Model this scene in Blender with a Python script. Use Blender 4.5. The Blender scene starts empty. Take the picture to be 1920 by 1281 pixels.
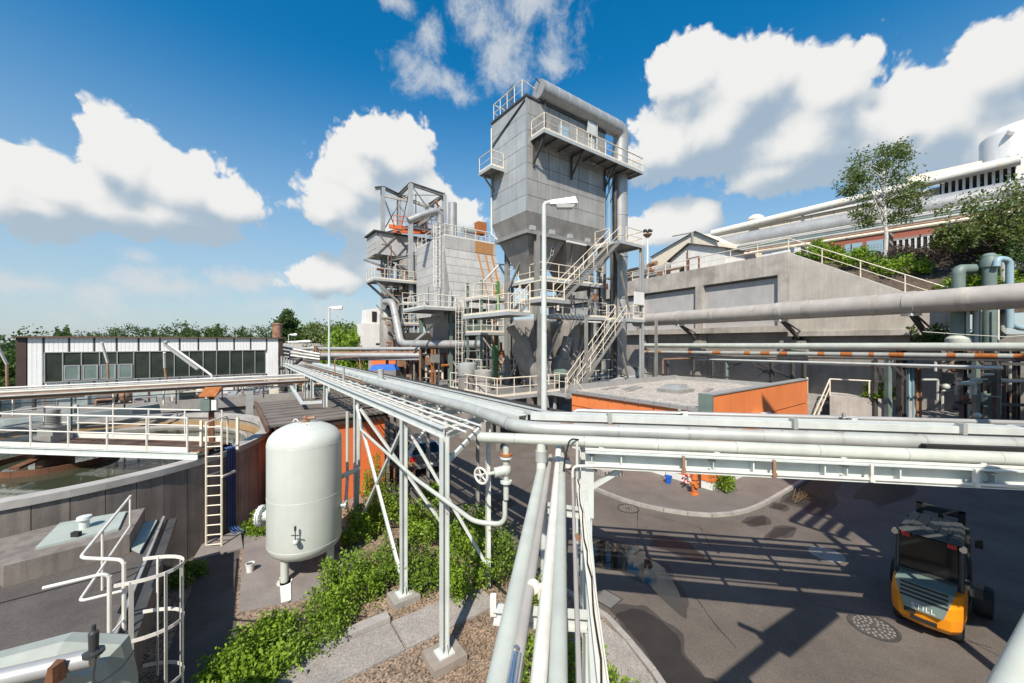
import bpy, math, random
import numpy as np
from mathutils import Vector, Matrix
random.seed(7); np.random.seed(7)
R = math.radians
sc = bpy.context.scene
COL = sc.collection
# ------------------------------------------------------------------ camera
F, H, CX, CY = 725.0, 6.5, 960.0, 640.5
cam = bpy.data.cameras.new('camera'); cam.sensor_width = 36; cam.lens = 36*F/1920
cam.clip_start = .05; cam.clip_end = 6000
cam.dof.use_dof = True; cam.dof.focus_distance = 14; cam.dof.aperture_fstop = 3.5
camo = bpy.data.objects.new('camera', cam); COL.objects.link(camo)
camo.location = (0, 0, H); camo.rotation_euler = (R(90), 0, 0)
sc.camera = camo
# ------------------------------------------------------------------ sun, sky
SUN_EL, SUN_AZ = 47.0, 11.0          # light travels towards azimuth 14 deg right of +Y
sun = bpy.data.lights.new('sun', 'SUN'); sun.energy = 5.0; sun.angle = R(.5); sun.color = (1, .925, .81)
suno = bpy.data.objects.new('sun', sun); COL.objects.link(suno)
Ld = Vector((math.sin(R(SUN_AZ))*math.cos(R(SUN_EL)), math.cos(R(SUN_AZ))*math.cos(R(SUN_EL)), -math.sin(R(SUN_EL))))
suno.rotation_euler = Ld.to_track_quat('-Z', 'Y').to_euler(); suno.location = (-8, -30, 40)
sc.view_settings.view_transform = 'Standard'; sc.view_settings.look = 'None'
sc.view_settings.exposure = 0.38; sc.view_settings.gamma = 1
sc.view_settings.use_curve_mapping = False
world = bpy.data.worlds.new('World'); sc.world = world; world.use_nodes = True
def build_world():
    nt = world.node_tree; nt.nodes.clear()
    def N(t, tree=None, **k):
        n = (tree or nt).nodes.new(t)
        for a, b in k.items(): setattr(n, a, b)
        return n
    # clouds: blobs given as azimuth/elevation ellipses (x, y, rx, ry, weight)
    big = [(120,345,190,85,1),(235,300,110,100,1),(195,258,60,55,1),(330,345,130,85,1),(425,378,85,58,1),(30,310,90,55,1),(250,400,270,52,.9),(60,390,170,60,.9),
           (700,268,80,68,1),(680,335,100,80,1),(748,300,70,85,1),(640,375,90,60,1),(770,368,80,70,1),(610,398,50,36,.9),(720,425,130,50,.9),(860,410,60,40,.6),
           (1290,140,95,75,1),(1400,155,130,90,1),(1560,165,120,105,1),(1615,112,55,50,1),(1330,235,170,110,1),(1500,265,240,110,1),(1700,240,220,120,1),
           (1640,225,120,100,1),(1690,180,70,60,1),(1860,125,140,100,1),(1905,80,80,60,1),(1750,190,140,80,1),(1250,270,110,90,1),(1450,325,150,55,.9),(1910,260,180,120,1),(2150,200,250,160,1),
           (1262,425,95,55,1),(1312,408,50,40,1),(1205,430,60,40,.9),
           (620,520,95,40,.85),(700,498,70,40,.85),(-160,420,200,110,.9),(-420,250,220,120,.9)]
    wisp = [(60,535,120,30,.64),(180,545,100,30,.62),(275,522,100,36,.66),(262,482,50,20,0.54),(462,527,85,26,.85),(340,540,110,28,.6),(560,575,180,22,.3),(100,575,180,22,.25),(905,30,70,85,.66),(945,110,66,72,.66),(1050,50,48,88,.55),(1045,120,48,52,.62),(810,70,30,52,.6),(772,128,45,45,.52),(832,155,58,34,.55),(868,178,30,22,.5),(740,2,60,26,.55),(1000,5,110,50,.6),(960,-120,260,130,.7),(1560,-260,300,120,.6),(300,-330,320,120,.6)]
    def field(name, blobs, sc_, rough, amp, puff):
        g = bpy.data.node_groups.new(name, 'ShaderNodeTree')
        g.interface.new_socket('P', in_out='INPUT', socket_type='NodeSocketVector')
        g.interface.new_socket('D', in_out='OUTPUT', socket_type='NodeSocketFloat')
        gi = N('NodeGroupInput', g); go = N('NodeGroupOutput', g); L = g.links.new
        nz = N('ShaderNodeTexNoise', g); nz.inputs['Scale'].default_value = sc_; nz.inputs['Detail'].default_value = 12
        nz.inputs['Roughness'].default_value = rough; nz.inputs['Lacunarity'].default_value = 2.1; nz.inputs['Distortion'].default_value = .25
        L(gi.outputs[0], nz.inputs['Vector'])
        acc = None
        for x, y, rx, ry, w in blobs:
            dx = x-CX; dy = CY-y; rho = math.hypot(F, dx)
            az, el = math.atan2(dx, F), math.atan2(dy, rho)
            ra, re = rx*F/(F*F+dx*dx), ry*rho/(rho*rho+dy*dy)
            s = N('ShaderNodeVectorMath', g, operation='SUBTRACT'); L(gi.outputs[0], s.inputs[0]); s.inputs[1].default_value = (az, el, 0)
            m = N('ShaderNodeVectorMath', g, operation='MULTIPLY'); L(s.outputs[0], m.inputs[0]); m.inputs[1].default_value = (1/ra, 1/re, 0)
            ln = N('ShaderNodeVectorMath', g, operation='LENGTH'); L(m.outputs[0], ln.inputs[0])
            b = N('ShaderNodeMath', g, operation='MULTIPLY_ADD'); L(ln.outputs['Value'], b.inputs[0]); b.inputs[1].default_value = -w; b.inputs[2].default_value = w
            if acc is None: acc = b
            else:
                mx = N('ShaderNodeMath', g, operation='SMOOTH_MAX'); L(acc.outputs[0], mx.inputs[0]); L(b.outputs[0], mx.inputs[1]); mx.inputs[2].default_value = .12
                acc = mx
        cur = N('ShaderNodeMath', g, operation='MULTIPLY_ADD'); L(nz.outputs['Fac'], cur.inputs[0]); cur.inputs[1].default_value = amp; cur.inputs[2].default_value = -amp/2
        ad = N('ShaderNodeMath', g, operation='ADD'); L(acc.outputs[0], ad.inputs[0]); L(cur.outputs[0], ad.inputs[1])
        for vs, k in puff:
            vo = N('ShaderNodeTexVoronoi', g, voronoi_dimensions='2D'); vo.feature = 'F1'; vo.inputs['Scale'].default_value = vs
            wob = N('ShaderNodeVectorMath', g, operation='MULTIPLY_ADD'); L(nz.outputs['Color'], wob.inputs[0]); wob.inputs[1].default_value = (.10,.10,0); L(gi.outputs[0], wob.inputs[2])
            L(wob.outputs[0], vo.inputs['Vector'])
            m2 = N('ShaderNodeMath', g, operation='MULTIPLY_ADD'); L(vo.outputs['Distance'], m2.inputs[0]); m2.inputs[1].default_value = -k; m2.inputs[2].default_value = k*.45
            a2 = N('ShaderNodeMath', g, operation='ADD'); L(ad.outputs[0], a2.inputs[0]); L(m2.outputs[0], a2.inputs[1]); ad = a2
        L(ad.outputs[0], go.inputs[0]); return g
    g = field('cloud_field', big, 7.5, .58, 1.35, ((16,.34),(38,.2),(85,.1)))
    gb = field('cloud_body', big, 6.5, .5, 1.0, ())
    gw = field('wisp_field', wisp, 11, .68, 2.3, ())
    L = nt.links.new
    tc = N('ShaderNodeTexCoord'); sep = N('ShaderNodeSeparateXYZ'); L(tc.outputs['Generated'], sep.inputs[0])
    az = N('ShaderNodeMath', operation='ARCTAN2'); L(sep.outputs[0], az.inputs[0]); L(sep.outputs[1], az.inputs[1])
    el = N('ShaderNodeMath', operation='ARCSINE'); L(sep.outputs[2], el.inputs[0])
    cb = N('ShaderNodeCombineXYZ'); L(az.outputs[0], cb.inputs[0]); L(el.outputs[0], cb.inputs[1])
    f1 = N('ShaderNodeGroup'); f1.node_tree = g; L(cb.outputs[0], f1.inputs[0])
    of = N('ShaderNodeVectorMath', operation='ADD'); L(cb.outputs[0], of.inputs[0]); of.inputs[1].default_value = (-.006, .02, 0)
    f2 = N('ShaderNodeGroup'); f2.node_tree = g; L(of.outputs[0], f2.inputs[0])
    al = N('ShaderNodeMapRange', interpolation_type='SMOOTHSTEP'); al.inputs['From Min'].default_value = .0; al.inputs['From Max'].default_value = .23
    L(f1.outputs[0], al.inputs['Value'])
    d0 = N('ShaderNodeMath', operation='SUBTRACT'); L(f1.outputs[0], d0.inputs[0]); L(f2.outputs[0], d0.inputs[1])
    b1 = N('ShaderNodeGroup'); b1.node_tree = gb; L(cb.outputs[0], b1.inputs[0])
    o2 = N('ShaderNodeVectorMath', operation='ADD'); L(cb.outputs[0], o2.inputs[0]); o2.inputs[1].default_value = (-.015, .075, 0)
    b2 = N('ShaderNodeGroup'); b2.node_tree = gb; L(o2.outputs[0], b2.inputs[0])
    d1 = N('ShaderNodeMath', operation='SUBTRACT'); L(b1.outputs[0], d1.inputs[0]); L(b2.outputs[0], d1.inputs[1])
    df = N('ShaderNodeMath', operation='MULTIPLY_ADD'); L(d0.outputs[0], df.inputs[0]); df.inputs[1].default_value = .28; L(d1.outputs[0], df.inputs[2])
    lit = N('ShaderNodeMapRange', interpolation_type='SMOOTHSTEP'); lit.inputs['From Min'].default_value = -.36; lit.inputs['From Max'].default_value = .5
    L(df.outputs[0], lit.inputs['Value'])
    cm = N('ShaderNodeMix', data_type='RGBA'); L(lit.outputs[0], cm.inputs['Factor'])
    cm.inputs['A'].default_value = (4.0, 4.7, 5.3, 1); cm.inputs['B'].default_value = (7.9, 7.9, 7.75, 1)
    sky = N('ShaderNodeTexSky', sky_type='NISHITA'); sky.sun_disc = False; sky.sun_elevation = R(SUN_EL)
    sky.sun_rotation = R(180+SUN_AZ); sky.air_density = 1.0; sky.dust_density = .6; sky.ozone_density = 3.0
    hs = N('ShaderNodeHueSaturation'); hs.inputs['Hue'].default_value = .490; hs.inputs['Saturation'].default_value = 1.42; hs.inputs['Value'].default_value = 1.52
    L(sky.outputs[0], hs.inputs['Color'])
    # milky band low over the horizon
    hz = N('ShaderNodeMapRange', interpolation_type='SMOOTHSTEP'); hz.inputs['From Min'].default_value = .62; hz.inputs['From Max'].default_value = -.02
    L(el.outputs[0], hz.inputs['Value'])
    hm = N('ShaderNodeMath', operation='MULTIPLY'); L(hz.outputs[0], hm.inputs[0]); hm.inputs[1].default_value = .8
    hx = N('ShaderNodeMix', data_type='RGBA'); L(hm.outputs[0], hx.inputs['Factor']); L(hs.outputs[0], hx.inputs['A']); hx.inputs['B'].default_value = (4.3, 5.2, 5.8, 1)
    fw = N('ShaderNodeGroup'); fw.node_tree = gw; L(cb.outputs[0], fw.inputs[0])
    aw = N('ShaderNodeMapRange', interpolation_type='SMOOTHSTEP'); aw.inputs['From Min'].default_value = -.12; aw.inputs['From Max'].default_value = .75; aw.inputs['To Max'].default_value = .82
    L(fw.outputs[0], aw.inputs['Value'])
    wx_ = N('ShaderNodeMix', data_type='RGBA'); L(aw.outputs[0], wx_.inputs['Factor']); L(hx.outputs['Result'], wx_.inputs['A']); wx_.inputs['B'].default_value = (6.1, 6.4, 6.6, 1)
    mx = N('ShaderNodeMix', data_type='RGBA'); lm = N('ShaderNodeMath', operation='MULTIPLY_ADD'); L(lit.outputs[0], lm.inputs[0]); lm.inputs[1].default_value = .3; lm.inputs[2].default_value = .8
    la = N('ShaderNodeMath', operation='MULTIPLY', use_clamp=True); L(lm.outputs[0], la.inputs[0]); L(al.outputs[0], la.inputs[1]); L(la.outputs[0], mx.inputs['Factor']); L(wx_.outputs['Result'], mx.inputs['A']); L(cm.outputs['Result'], mx.inputs['B'])
    bg = N('ShaderNodeBackground'); bg.inputs['Strength'].default_value = .085; L(mx.outputs['Result'], bg.inputs['Color'])
    out = N('ShaderNodeOutputWorld'); L(bg.outputs[0], out.inputs[0])
build_world()
# ------------------------------------------------------------------ geometry helpers
def P(px, py, Y): return Vector(((px-CX)/F*Y, Y, H-(py-CY)/F*Y))         # point seen at a pixel, at depth Y
def G(px, py, z=0.):                                                     # point seen at a pixel, at height z
    return P(px, py, (H-z)*F/(py-CY))
def V(*a): return Vector(a)
class MB:
    def __init__(s): s.v = []; s.f = []
    def add(s, vs, fs):
        o = len(s.v); s.v += [Vector(v) for v in vs]; s.f += [tuple(i+o for i in f) for f in fs]; return s
    def hull(s, b, t):                      # two matching loops, bottom and top
        n = len(b)
        return s.add(list(b)+list(t), [tuple(range(n-1, -1, -1)), tuple(range(n, 2*n))]+[(i, (i+1) % n, n+(i+1) % n, n+i) for i in range(n)])
    def box(s, x0, x1, y0, y1, z0, z1):
        return s.hull([(x0,y0,z0),(x1,y0,z0),(x1,y1,z0),(x0,y1,z0)], [(x0,y0,z1),(x1,y0,z1),(x1,y1,z1),(x0,y1,z1)])
    def prism(s, poly, z0, z1): return s.hull([(p[0],p[1],z0) for p in poly], [(p[0],p[1],z1) for p in poly])
    def sheet(s, poly, z): return s.add([(p[0],p[1],z) for p in poly], [tuple(range(len(poly)))])
    def frame(s, p, q, up=(0,0,1)):
        d = (Vector(q)-Vector(p)).normalized(); u = Vector(up)
        if abs(d.dot(u)) > .97: u = Vector((0,1,0)) if abs(d.y) < .9 else Vector((1,0,0))
        sd = d.cross(u).normalized(); return d, sd, sd.cross(d)
    def bar(s, p, q, w, h, up=(0,0,1), off=(0,0)):
        p, q = Vector(p), Vector(q); d, a, u = s.frame(p, q, up); o = a*off[0]+u*off[1]
        c = [-a*w/2-u*h/2+o, a*w/2-u*h/2+o, a*w/2+u*h/2+o, -a*w/2+u*h/2+o]
        return s.hull([p+k for k in c], [q+k for k in c])
    def ibeam(s, p, q, w, h, t=.014, up=(0,0,1)):
        s.bar(p, q, w, t, up, (0, h/2-t/2)); s.bar(p, q, w, t, up, (0, -h/2+t/2)); return s.bar(p, q, t, h-2*t, up)
    def tube(s, pts, r, n=8, cap=True):
        pts = [Vector(p) for p in pts]; m = len(pts)
        rs = r if isinstance(r, (list, tuple)) else [r]*m
        d0, a, u = s.frame(pts[0], pts[1]); vs = []
        for i, p in enumerate(pts):
            d = (pts[min(i+1,m-1)]-pts[max(i-1,0)]).normalized()
            a = (a-d*a.dot(d)).normalized(); u = a.cross(d)
            k = 1.0
            if 0 < i < m-1: k = 1/max(.6, (pts[i+1]-p).normalized().dot(d))
            for j in range(n):
                t = 2*math.pi*j/n; vs.append(p+(a*math.cos(t)+u*math.sin(t))*rs[i]*k)
        fs = [(i*n+j, i*n+(j+1) % n, (i+1)*n+(j+1) % n, (i+1)*n+j) for i in range(m-1) for j in range(n)]
        if cap: fs += [tuple(range(n-1,-1,-1)), tuple(range((m-1)*n, m*n))]
        return s.add(vs, fs)
    def disc(s, r, z, n=48): return s.sheet([(r*math.cos(2*math.pi*i/n), r*math.sin(2*math.pi*i/n)) for i in range(n)], z)
    def lathe(s, prof, c=(0,0,0), n=24):
        vs = []; m = len(prof)
        for r, z in prof:
            for j in range(n):
                t = 2*math.pi*j/n; vs.append((c[0]+r*math.cos(t), c[1]+r*math.sin(t), c[2]+z))
        fs = [(i*n+j, i*n+(j+1) % n, (i+1)*n+(j+1) % n, (i+1)*n+j) for i in range(m-1) for j in range(n)]
        if prof[0][0] > 1e-4: fs.append(tuple(range(n-1,-1,-1)))
        if prof[-1][0] > 1e-4: fs.append(tuple(range((m-1)*n, m*n)))
        return s.add(vs, fs)
    def arc(s, c, r0, r1, z0, z1, a0, a1, n=8):   # annular sector, solid; angles in radians
        full = abs(a1-a0) > 6.28
        for i in range(n):
            t0, t1 = a0+(a1-a0)*i/n, a0+(a1-a0)*(i+1)/n
            q = [(c[0]+r*math.cos(t), c[1]+r*math.sin(t)) for r, t in ((r0,t0),(r1,t0),(r1,t1),(r0,t1))]
            o = len(s.v); s.v += [Vector((*p, z0)) for p in q]+[Vector((*p, z1)) for p in q]
            fs = [(3,2,1,0),(4,5,6,7),(1,2,6,5),(3,0,4,7)]
            if not full and i == 0: fs.append((0,1,5,4))
            if not full and i == n-1: fs.append((2,3,7,6))
            s.f += [tuple(k+o for k in f) for f in fs]
        return s
    def sphere(s, c, rx, ry=None, rz=None, n=10, m=6):
        ry = ry or rx; rz = rz or rx
        b = MB().lathe([(math.sin(math.pi*i/m), -math.cos(math.pi*i/m)) for i in range(m+1)], n=n)
        return s.add([(c[0]+v.x*rx, c[1]+v.y*ry, c[2]+v.z*rz) for v in b.v], b.f)
def bend(pts, rad, k=5):                   # round the corners of a polyline
    pts = [Vector(p) for p in pts]; out = [pts[0]]
    for i in range(1, len(pts)-1):
        a, b, c = pts[i-1], pts[i], pts[i+1]
        r = min(rad, (a-b).length*.49, (c-b).length*.49)
        p, q = b+(a-b).normalized()*r, b+(c-b).normalized()*r
        for j in range(k+1):
            t = j/k; out.append(p*(1-t)**2+b*2*t*(1-t)+q*t*t)
    return out+[pts[-1]]
def mesh(name, mb, mat, smooth=True, ang=38):
    me = bpy.data.meshes.new(name); me.from_pydata([tuple(v) for v in mb.v], [], mb.f)
    if mat: me.materials.append(mat)
    if smooth:
        me.polygons.foreach_set('use_smooth', [True]*len(me.polygons)); me.set_sharp_from_angle(angle=R(ang))
    me.update(); return me
INV = {}
def tag(o, label=None, cat=None, group=None, kind=None):
    if label: o['label'] = label
    if cat: o['category'] = cat
    if group: o['group'] = group
    if kind: o['kind'] = kind
    return o
def thing(name, label, cat, loc=(0,0,0), rot=0, group=None):
    o = bpy.data.objects.new(name, None); COL.objects.link(o); o.location = loc; o.rotation_euler = (0, 0, rot)
    o.empty_display_size = .3
    INV[o.name] = (Matrix.Translation(Vector(loc)) @ Matrix.Rotation(rot, 4, 'Z')).inverted()
    return tag(o, label, cat, group)
def sub(par, name, label=None):            # an Empty part that parents sub-parts, at its thing's origin
    o = bpy.data.objects.new(name, None); COL.objects.link(o); o.parent = par; o.empty_display_size = .2
    INV[o.name] = INV[par.name]; return tag(o, label)
def part(par, name, mb, mat, W=True, smooth=True, label=None, kind=None):
    if W:
        i = INV[par.name]; mb.v = [i @ v for v in mb.v]
    o = bpy.data.objects.new(name, mesh(name, mb, mat, smooth)); COL.objects.link(o); o.parent = par
    INV[o.name] = INV[par.name]
    return tag(o, label, kind=kind)
def solo(name, label, cat, mb, mat, group=None, kind=None, smooth=True):
    a = np.array([tuple(v) for v in mb.v]); c = Vector((*((a.min(0)+a.max(0))/2)[:2], a[:,2].min()))
    mb.v = [v-c for v in mb.v]
    o = bpy.data.objects.new(name, mesh(name, mb, mat, smooth)); COL.objects.link(o); o.location = c
    return tag(o, label, cat, group, kind)
def ground(name, mb, mat): return tag_struct(name, mb, mat)
def tag_struct(name, mb, mat):
    o = bpy.data.objects.new(name, mesh(name, mb, mat, False)); COL.objects.link(o); o['kind'] = 'structure'; return o
def pc(par, name, me, loc, rz=0, q=None, W=False):   # one piece: a new object on shared mesh data
    o = bpy.data.objects.new(name, me); COL.objects.link(o); o.parent = par
    loc = Vector(loc)
    if W: loc = INV[par.name] @ loc
    o.location = loc
    if q is not None:
        o.rotation_mode = 'QUATERNION'; o.rotation_quaternion = (INV[par.name].to_quaternion() @ q) if W else q
    else: o.rotation_euler = (0, 0, rz)
    return o
def copy_thing(r, loc, rz=None, label=None):
    n = r.copy(); COL.objects.link(n); n.location = loc
    if rz is not None: n.rotation_euler = (0, 0, rz)
    if label: n['label'] = label
    for c in r.children:
        d = c.copy(); COL.objects.link(d); d.parent = n
        for e in c.children:
            g = e.copy(); COL.objects.link(g); g.parent = d
    return n
# ------------------------------------------------------------------ materials
RUST = (.20, .065, .018)
def M(name, c, c2=None, sc_=3., ro=.55, me=0., bump=0., bs=40., streak=0., rust=0., rs=2.5, rnd=0., speck=0., spk=60., rustc=RUST, rw=.06):
    m = bpy.data.materials.new(name); m.use_nodes = True; nt = m.node_tree; b = nt.nodes['Principled BSDF']; L = nt.links.new
    N = nt.nodes.new
    b.inputs['Roughness'].default_value = ro; b.inputs['Metallic'].default_value = me
    geo = N('ShaderNodeNewGeometry'); pos = geo.outputs['Position']
    def noise(scale, det=5, vec=pos, rough=.6):
        n = N('ShaderNodeTexNoise'); n.inputs['Scale'].default_value = scale; n.inputs['Detail'].default_value = det
        n.inputs['Roughness'].default_value = rough; L(vec, n.inputs['Vector']); return n.outputs['Fac']
    def rng(v, a, b_, lo=0., hi=1.):
        n = N('ShaderNodeMapRange'); L(v, n.inputs['Value'])
        for k, x in (('From Min',a),('From Max',b_),('To Min',lo),('To Max',hi)): n.inputs[k].default_value = x
        return n.outputs[0]
    def mix(f, a, b_, blend='MIX'):
        n = N('ShaderNodeMix'); n.data_type = 'RGBA'; n.blend_type = blend
        if isinstance(f, float): n.inputs['Factor'].default_value = f
        else: L(f, n.inputs['Factor'])
        for k, x in (('A',a),('B',b_)):
            if isinstance(x, tuple): n.inputs[k].default_value = (*x[:3], 1)
            else: L(x, n.inputs[k])
        return n.outputs['Result']
    c2 = c2 or tuple(x*.78 for x in c)
    col = mix(rng(noise(sc_), .32, .68), c, c2)
    if speck:
        vo = N('ShaderNodeTexVoronoi'); vo.inputs['Scale'].default_value = spk; L(pos, vo.inputs['Vector'])
        bw = N('ShaderNodeRGBToBW'); L(vo.outputs['Color'], bw.inputs[0])
        v = N('ShaderNodeHueSaturation'); L(col, v.inputs['Color']); L(rng(bw.outputs[0], .1, .9, 1-speck, 1+speck), v.inputs['Value']); col = v.outputs[0]
    if streak:
        mp = N('ShaderNodeMapping'); mp.inputs['Scale'].default_value = (1, 1, .07); L(pos, mp.inputs['Vector'])
        col = mix(rng(noise(5., 5, mp.outputs[0]), .42, .8, 0., streak), col, tuple(x*.35 for x in c))
    if rnd:
        oi = N('ShaderNodeObjectInfo'); v = N('ShaderNodeHueSaturation'); L(col, v.inputs['Color'])
        L(rng(oi.outputs['Random'], 0., 1., 1-rnd, 1+rnd), v.inputs['Value']); col = v.outputs[0]
    if rust:
        t = .72-rust*.3
        col = mix(rng(noise(rs, 8, rough=.7), t, t+rw), col, rustc)
    L(col, b.inputs['Base Color'])
    if bump:
        bp = N('ShaderNodeBump'); bp.inputs['Strength'].default_value = bump; bp.inputs['Distance'].default_value = .02
        L(noise(bs, 6), bp.inputs['Height']); L(bp.outputs[0], b.inputs['Normal'])
    return m
m_asph = M('asphalt', (.155,.131,.111), (.10,.084,.071), .55, .82, bump=.7, bs=90, rust=.6, rs=.5, rustc=(.078,.066,.056), rw=.3, speck=.34, spk=90)
m_walk = M('asphalt_pavement', (.165,.148,.133), (.12,.107,.096), .9, .85, bump=.4, bs=60, speck=.2, spk=80)
m_dkasph = M('roof_felt', (.105,.090,.080), (.068,.058,.052), 1.3, .85, bump=.4, bs=60, speck=.25, spk=80)
m_earth = M('far_ground', (.10,.11,.05), (.16,.14,.09), .05, .95)
m_gravel = M('bed_gravel', (.27,.20,.145), (.17,.12,.085), 1.5, .9, bump=.6, bs=45, speck=.8, spk=30)
m_kerb = M('kerb_concrete', (.36,.34,.31), (.27,.25,.23), 3, .85, bump=.4, bs=50, speck=.18, spk=70, rnd=.08)
m_pav = M('path_concrete', (.33,.30,.275), (.25,.228,.21), 2, .85, bump=.5, bs=50, speck=.35, spk=60, rnd=.06)
m_pad = M('pad_concrete', (.24,.215,.20), (.17,.15,.14), 1.2, .85, bump=.3, bs=40, speck=.12)
m_plinth = M('plinth_concrete', (.30,.26,.22), (.22,.19,.16), 4, .85, rust=.45, rs=2, rustc=(.30,.16,.09))
m_twall = M('tank_wall_concrete', (.27,.232,.20), (.17,.147,.13), 1.2, .85, bump=.4, bs=30, streak=.85, rust=.16, rs=1.1, rnd=.12, rustc=(.15,.085,.05), rw=.16)
m_trim = M('tank_rim_concrete', (.42,.40,.37), (.30,.28,.26), 2, .8, bump=.3)
m_tin = M('tank_inner_concrete', (.32,.29,.25), (.24,.19,.13), 2, .85, streak=.35, rust=.3, rs=.8, rustc=(.32,.19,.09))
m_tan = M('tank_scum_line', (.42,.29,.15), (.32,.19,.08), 2, .8, streak=.3)
m_wing = M('wing_concrete', (.56,.52,.465), (.43,.39,.34), .6, .88, bump=.3, bs=20, streak=.35, rust=.7, rs=.7, rustc=(.30,.275,.25), rw=.4)
m_rwall = M('retaining_concrete', (.50,.465,.42), (.33,.30,.27), .6, .88, bump=.35, bs=20, streak=.45, rust=.75, rs=.6, rustc=(.22,.20,.18), rw=.4, rnd=.04)
m_rpan = M('panel_concrete', (.46,.45,.445), (.38,.37,.365), .9, .85, bump=.2, bs=20, streak=.15, rnd=.05)
m_rlow = M('lower_wall_concrete', (.36,.33,.30), (.25,.225,.205), .8, .9, bump=.4, bs=18, streak=.3)
m_white = M('pale_steel_paint', (.60,.63,.60), (.50,.525,.50), 2, .45, streak=.2, rust=.24, rs=4.5, rnd=.05)
m_pipe = M('pale_pipe_paint', (.50,.525,.465), (.41,.43,.385), 1.5, .42, streak=.2, rust=.2, rs=6, rnd=.05)
m_ins = M('pipe_jacket', (.45,.465,.435), (.35,.36,.34), 2, .45, me=.15, streak=.2, rust=.2, rs=6)
m_tank = M('pale_tank_paint', (.55,.575,.525), (.49,.515,.47), .9, .42, streak=.1)
m_cream = M('cream_rail_paint', (.74,.67,.545), (.66,.58,.46), 3, .5, rust=.12, rs=8)
m_rail = M('white_rail_paint', (.72,.695,.63), (.60,.575,.51), 4, .45, rust=.22, rs=9)
m_clad = M('grey_cladding', (.45,.465,.465), (.37,.38,.375), .8, .5, me=.2, streak=.25, rnd=.09)
m_cladr = M('weathered_cladding', (.41,.395,.365), (.31,.295,.27), .6, .5, me=.2, streak=.5, rnd=.08)
m_clad2 = M('pale_cladding', (.50,.49,.475), (.42,.41,.395), .8, .55, me=.1, streak=.2, rnd=.05)
m_hop = M('hopper_steel', (.34,.315,.29), (.23,.21,.195), 1., .5, me=.1, streak=.4, rnd=.04)
m_steel = M('grey_steel', (.34,.33,.305), (.24,.232,.215), 2, .5, me=.2, streak=.3, rust=.25, rs=2)
m_dsteel = M('dark_steel', (.085,.082,.078), (.055,.05,.048), 2, .6, me=.2, rust=.3, rs=2)
m_grate = M('grey_grating', (.26,.25,.235), (.19,.18,.17), 3, .6, me=.3)
m_galv = M('galvanised_duct', (.44,.435,.42), (.36,.355,.345), 1.5, .42, me=.35, streak=.15)
m_wpipe = M('weathered_pipe', (.46,.43,.395), (.36,.33,.30), 1.0, .6, me=.15, rust=.12, rs=1, rustc=(.30,.20,.12))
m_rust = M('rusty_steel', (.17,.07,.03), (.10,.04,.018), 4, .75, bump=.3)
m_rustp = M('rust_patch', (.42,.15,.035), (.28,.085,.02), 6, .75)
m_rustw = M('rusty_pipe', (.33,.20,.13), (.22,.12,.07), 3, .6, rust=.5, rs=3)
m_orange = M('orange_wall', (.80,.235,.07), (.70,.20,.062), .8, .6, streak=.18, rnd=.03)
m_orange2 = M('orange_shed_wall', (.72,.17,.05), (.66,.15,.045), .8, .6)
m_hall = M('hall_white_cladding', (.80,.79,.765), (.74,.73,.705), .6, .5, streak=.08)
m_brown = M('brown_trim', (.06,.035,.025), (.045,.028,.02), 2, .6)
m_froof = M('rusty_roof_edge', (.16,.095,.06), (.10,.06,.04), 1, .8)
m_corr = M('shed_roof_sheet', (.20,.175,.155), (.135,.118,.105), 1.2, .75, bump=.2, streak=.1, rnd=.1)
m_groof = M('roof_gravel', (.46,.415,.365), (.34,.305,.265), 1.5, .9, bump=.8, bs=25, speck=.4, spk=14)
m_wht = M('white_sheet', (.76,.745,.715), (.66,.645,.615), 1, .5, streak=.15)
m_black = M('black_rubber', (.018,.018,.018), (.012,.012,.012), 5, .7)
m_dark = M('dark_interior', (.02,.019,.018), (.012,.012,.012), 3, .8)
m_blue = M('blue_pipe_paint', (.012,.045,.15), (.01,.035,.12), 2, .4)
m_duct = M('elbow_duct_paint', (.33,.36,.32), (.26,.285,.255), 2, .45, streak=.2, rust=.15)
m_lid = M('hatch_paint', (.40,.44,.39), (.33,.37,.33), 2, .5, rust=.1)
m_teal = M('pale_teal_paint', (.34,.39,.375), (.26,.30,.29), 2, .5, rust=.15)
m_lblue = M('pale_blue_paint', (.30,.42,.48), (.25,.36,.42), 2, .45)
m_green = M('grey_green_paint', (.17,.225,.20), (.12,.165,.148), 1.5, .5)
m_lime = M('green_machine_paint', (.10,.24,.08), (.08,.19,.06), 2, .5)
m_bluepl = M('blue_plastic', (.01,.13,.55), (.01,.1,.45), 2, .4)
m_yel = M('yellow_paint', (.85,.30,.01), (.80,.27,.01), 1, .35)
m_grey = M('charcoal_paint', (.05,.053,.053), (.036,.038,.038), 2, .4)
m_bark = M('bark', (.10,.08,.06), (.05,.04,.03), 6, .9, bump=.6, bs=20)
m_birch = M('birch_bark', (.62,.60,.56), (.40,.38,.35), 6, .8)
m_wood = M('pallet_wood', (.32,.21,.12), (.22,.14,.08), 4, .8, rnd=.15)
m_car = M('silver_car_paint', (.45,.46,.47), (.43,.44,.45), 1, .25, me=.6)
m_red = M('red_plastic', (.45,.02,.015), (.4,.02,.015), 2, .35)
m_hyd = M('hydrant_paint', (.55,.16,.04), (.45,.12,.03), 4, .5)
m_soil = M('bank_soil', (.10,.075,.055), (.055,.042,.032), 1.2, .95, bump=1, bs=6, speck=.3, spk=8)
m_tgreen = M('green_print', (.03,.35,.18), (.03,.33,.17), 2, .5)
m_lens = M('lamp_lens', (.55,.56,.55), (.5,.5,.5), 2, .2)
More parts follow.
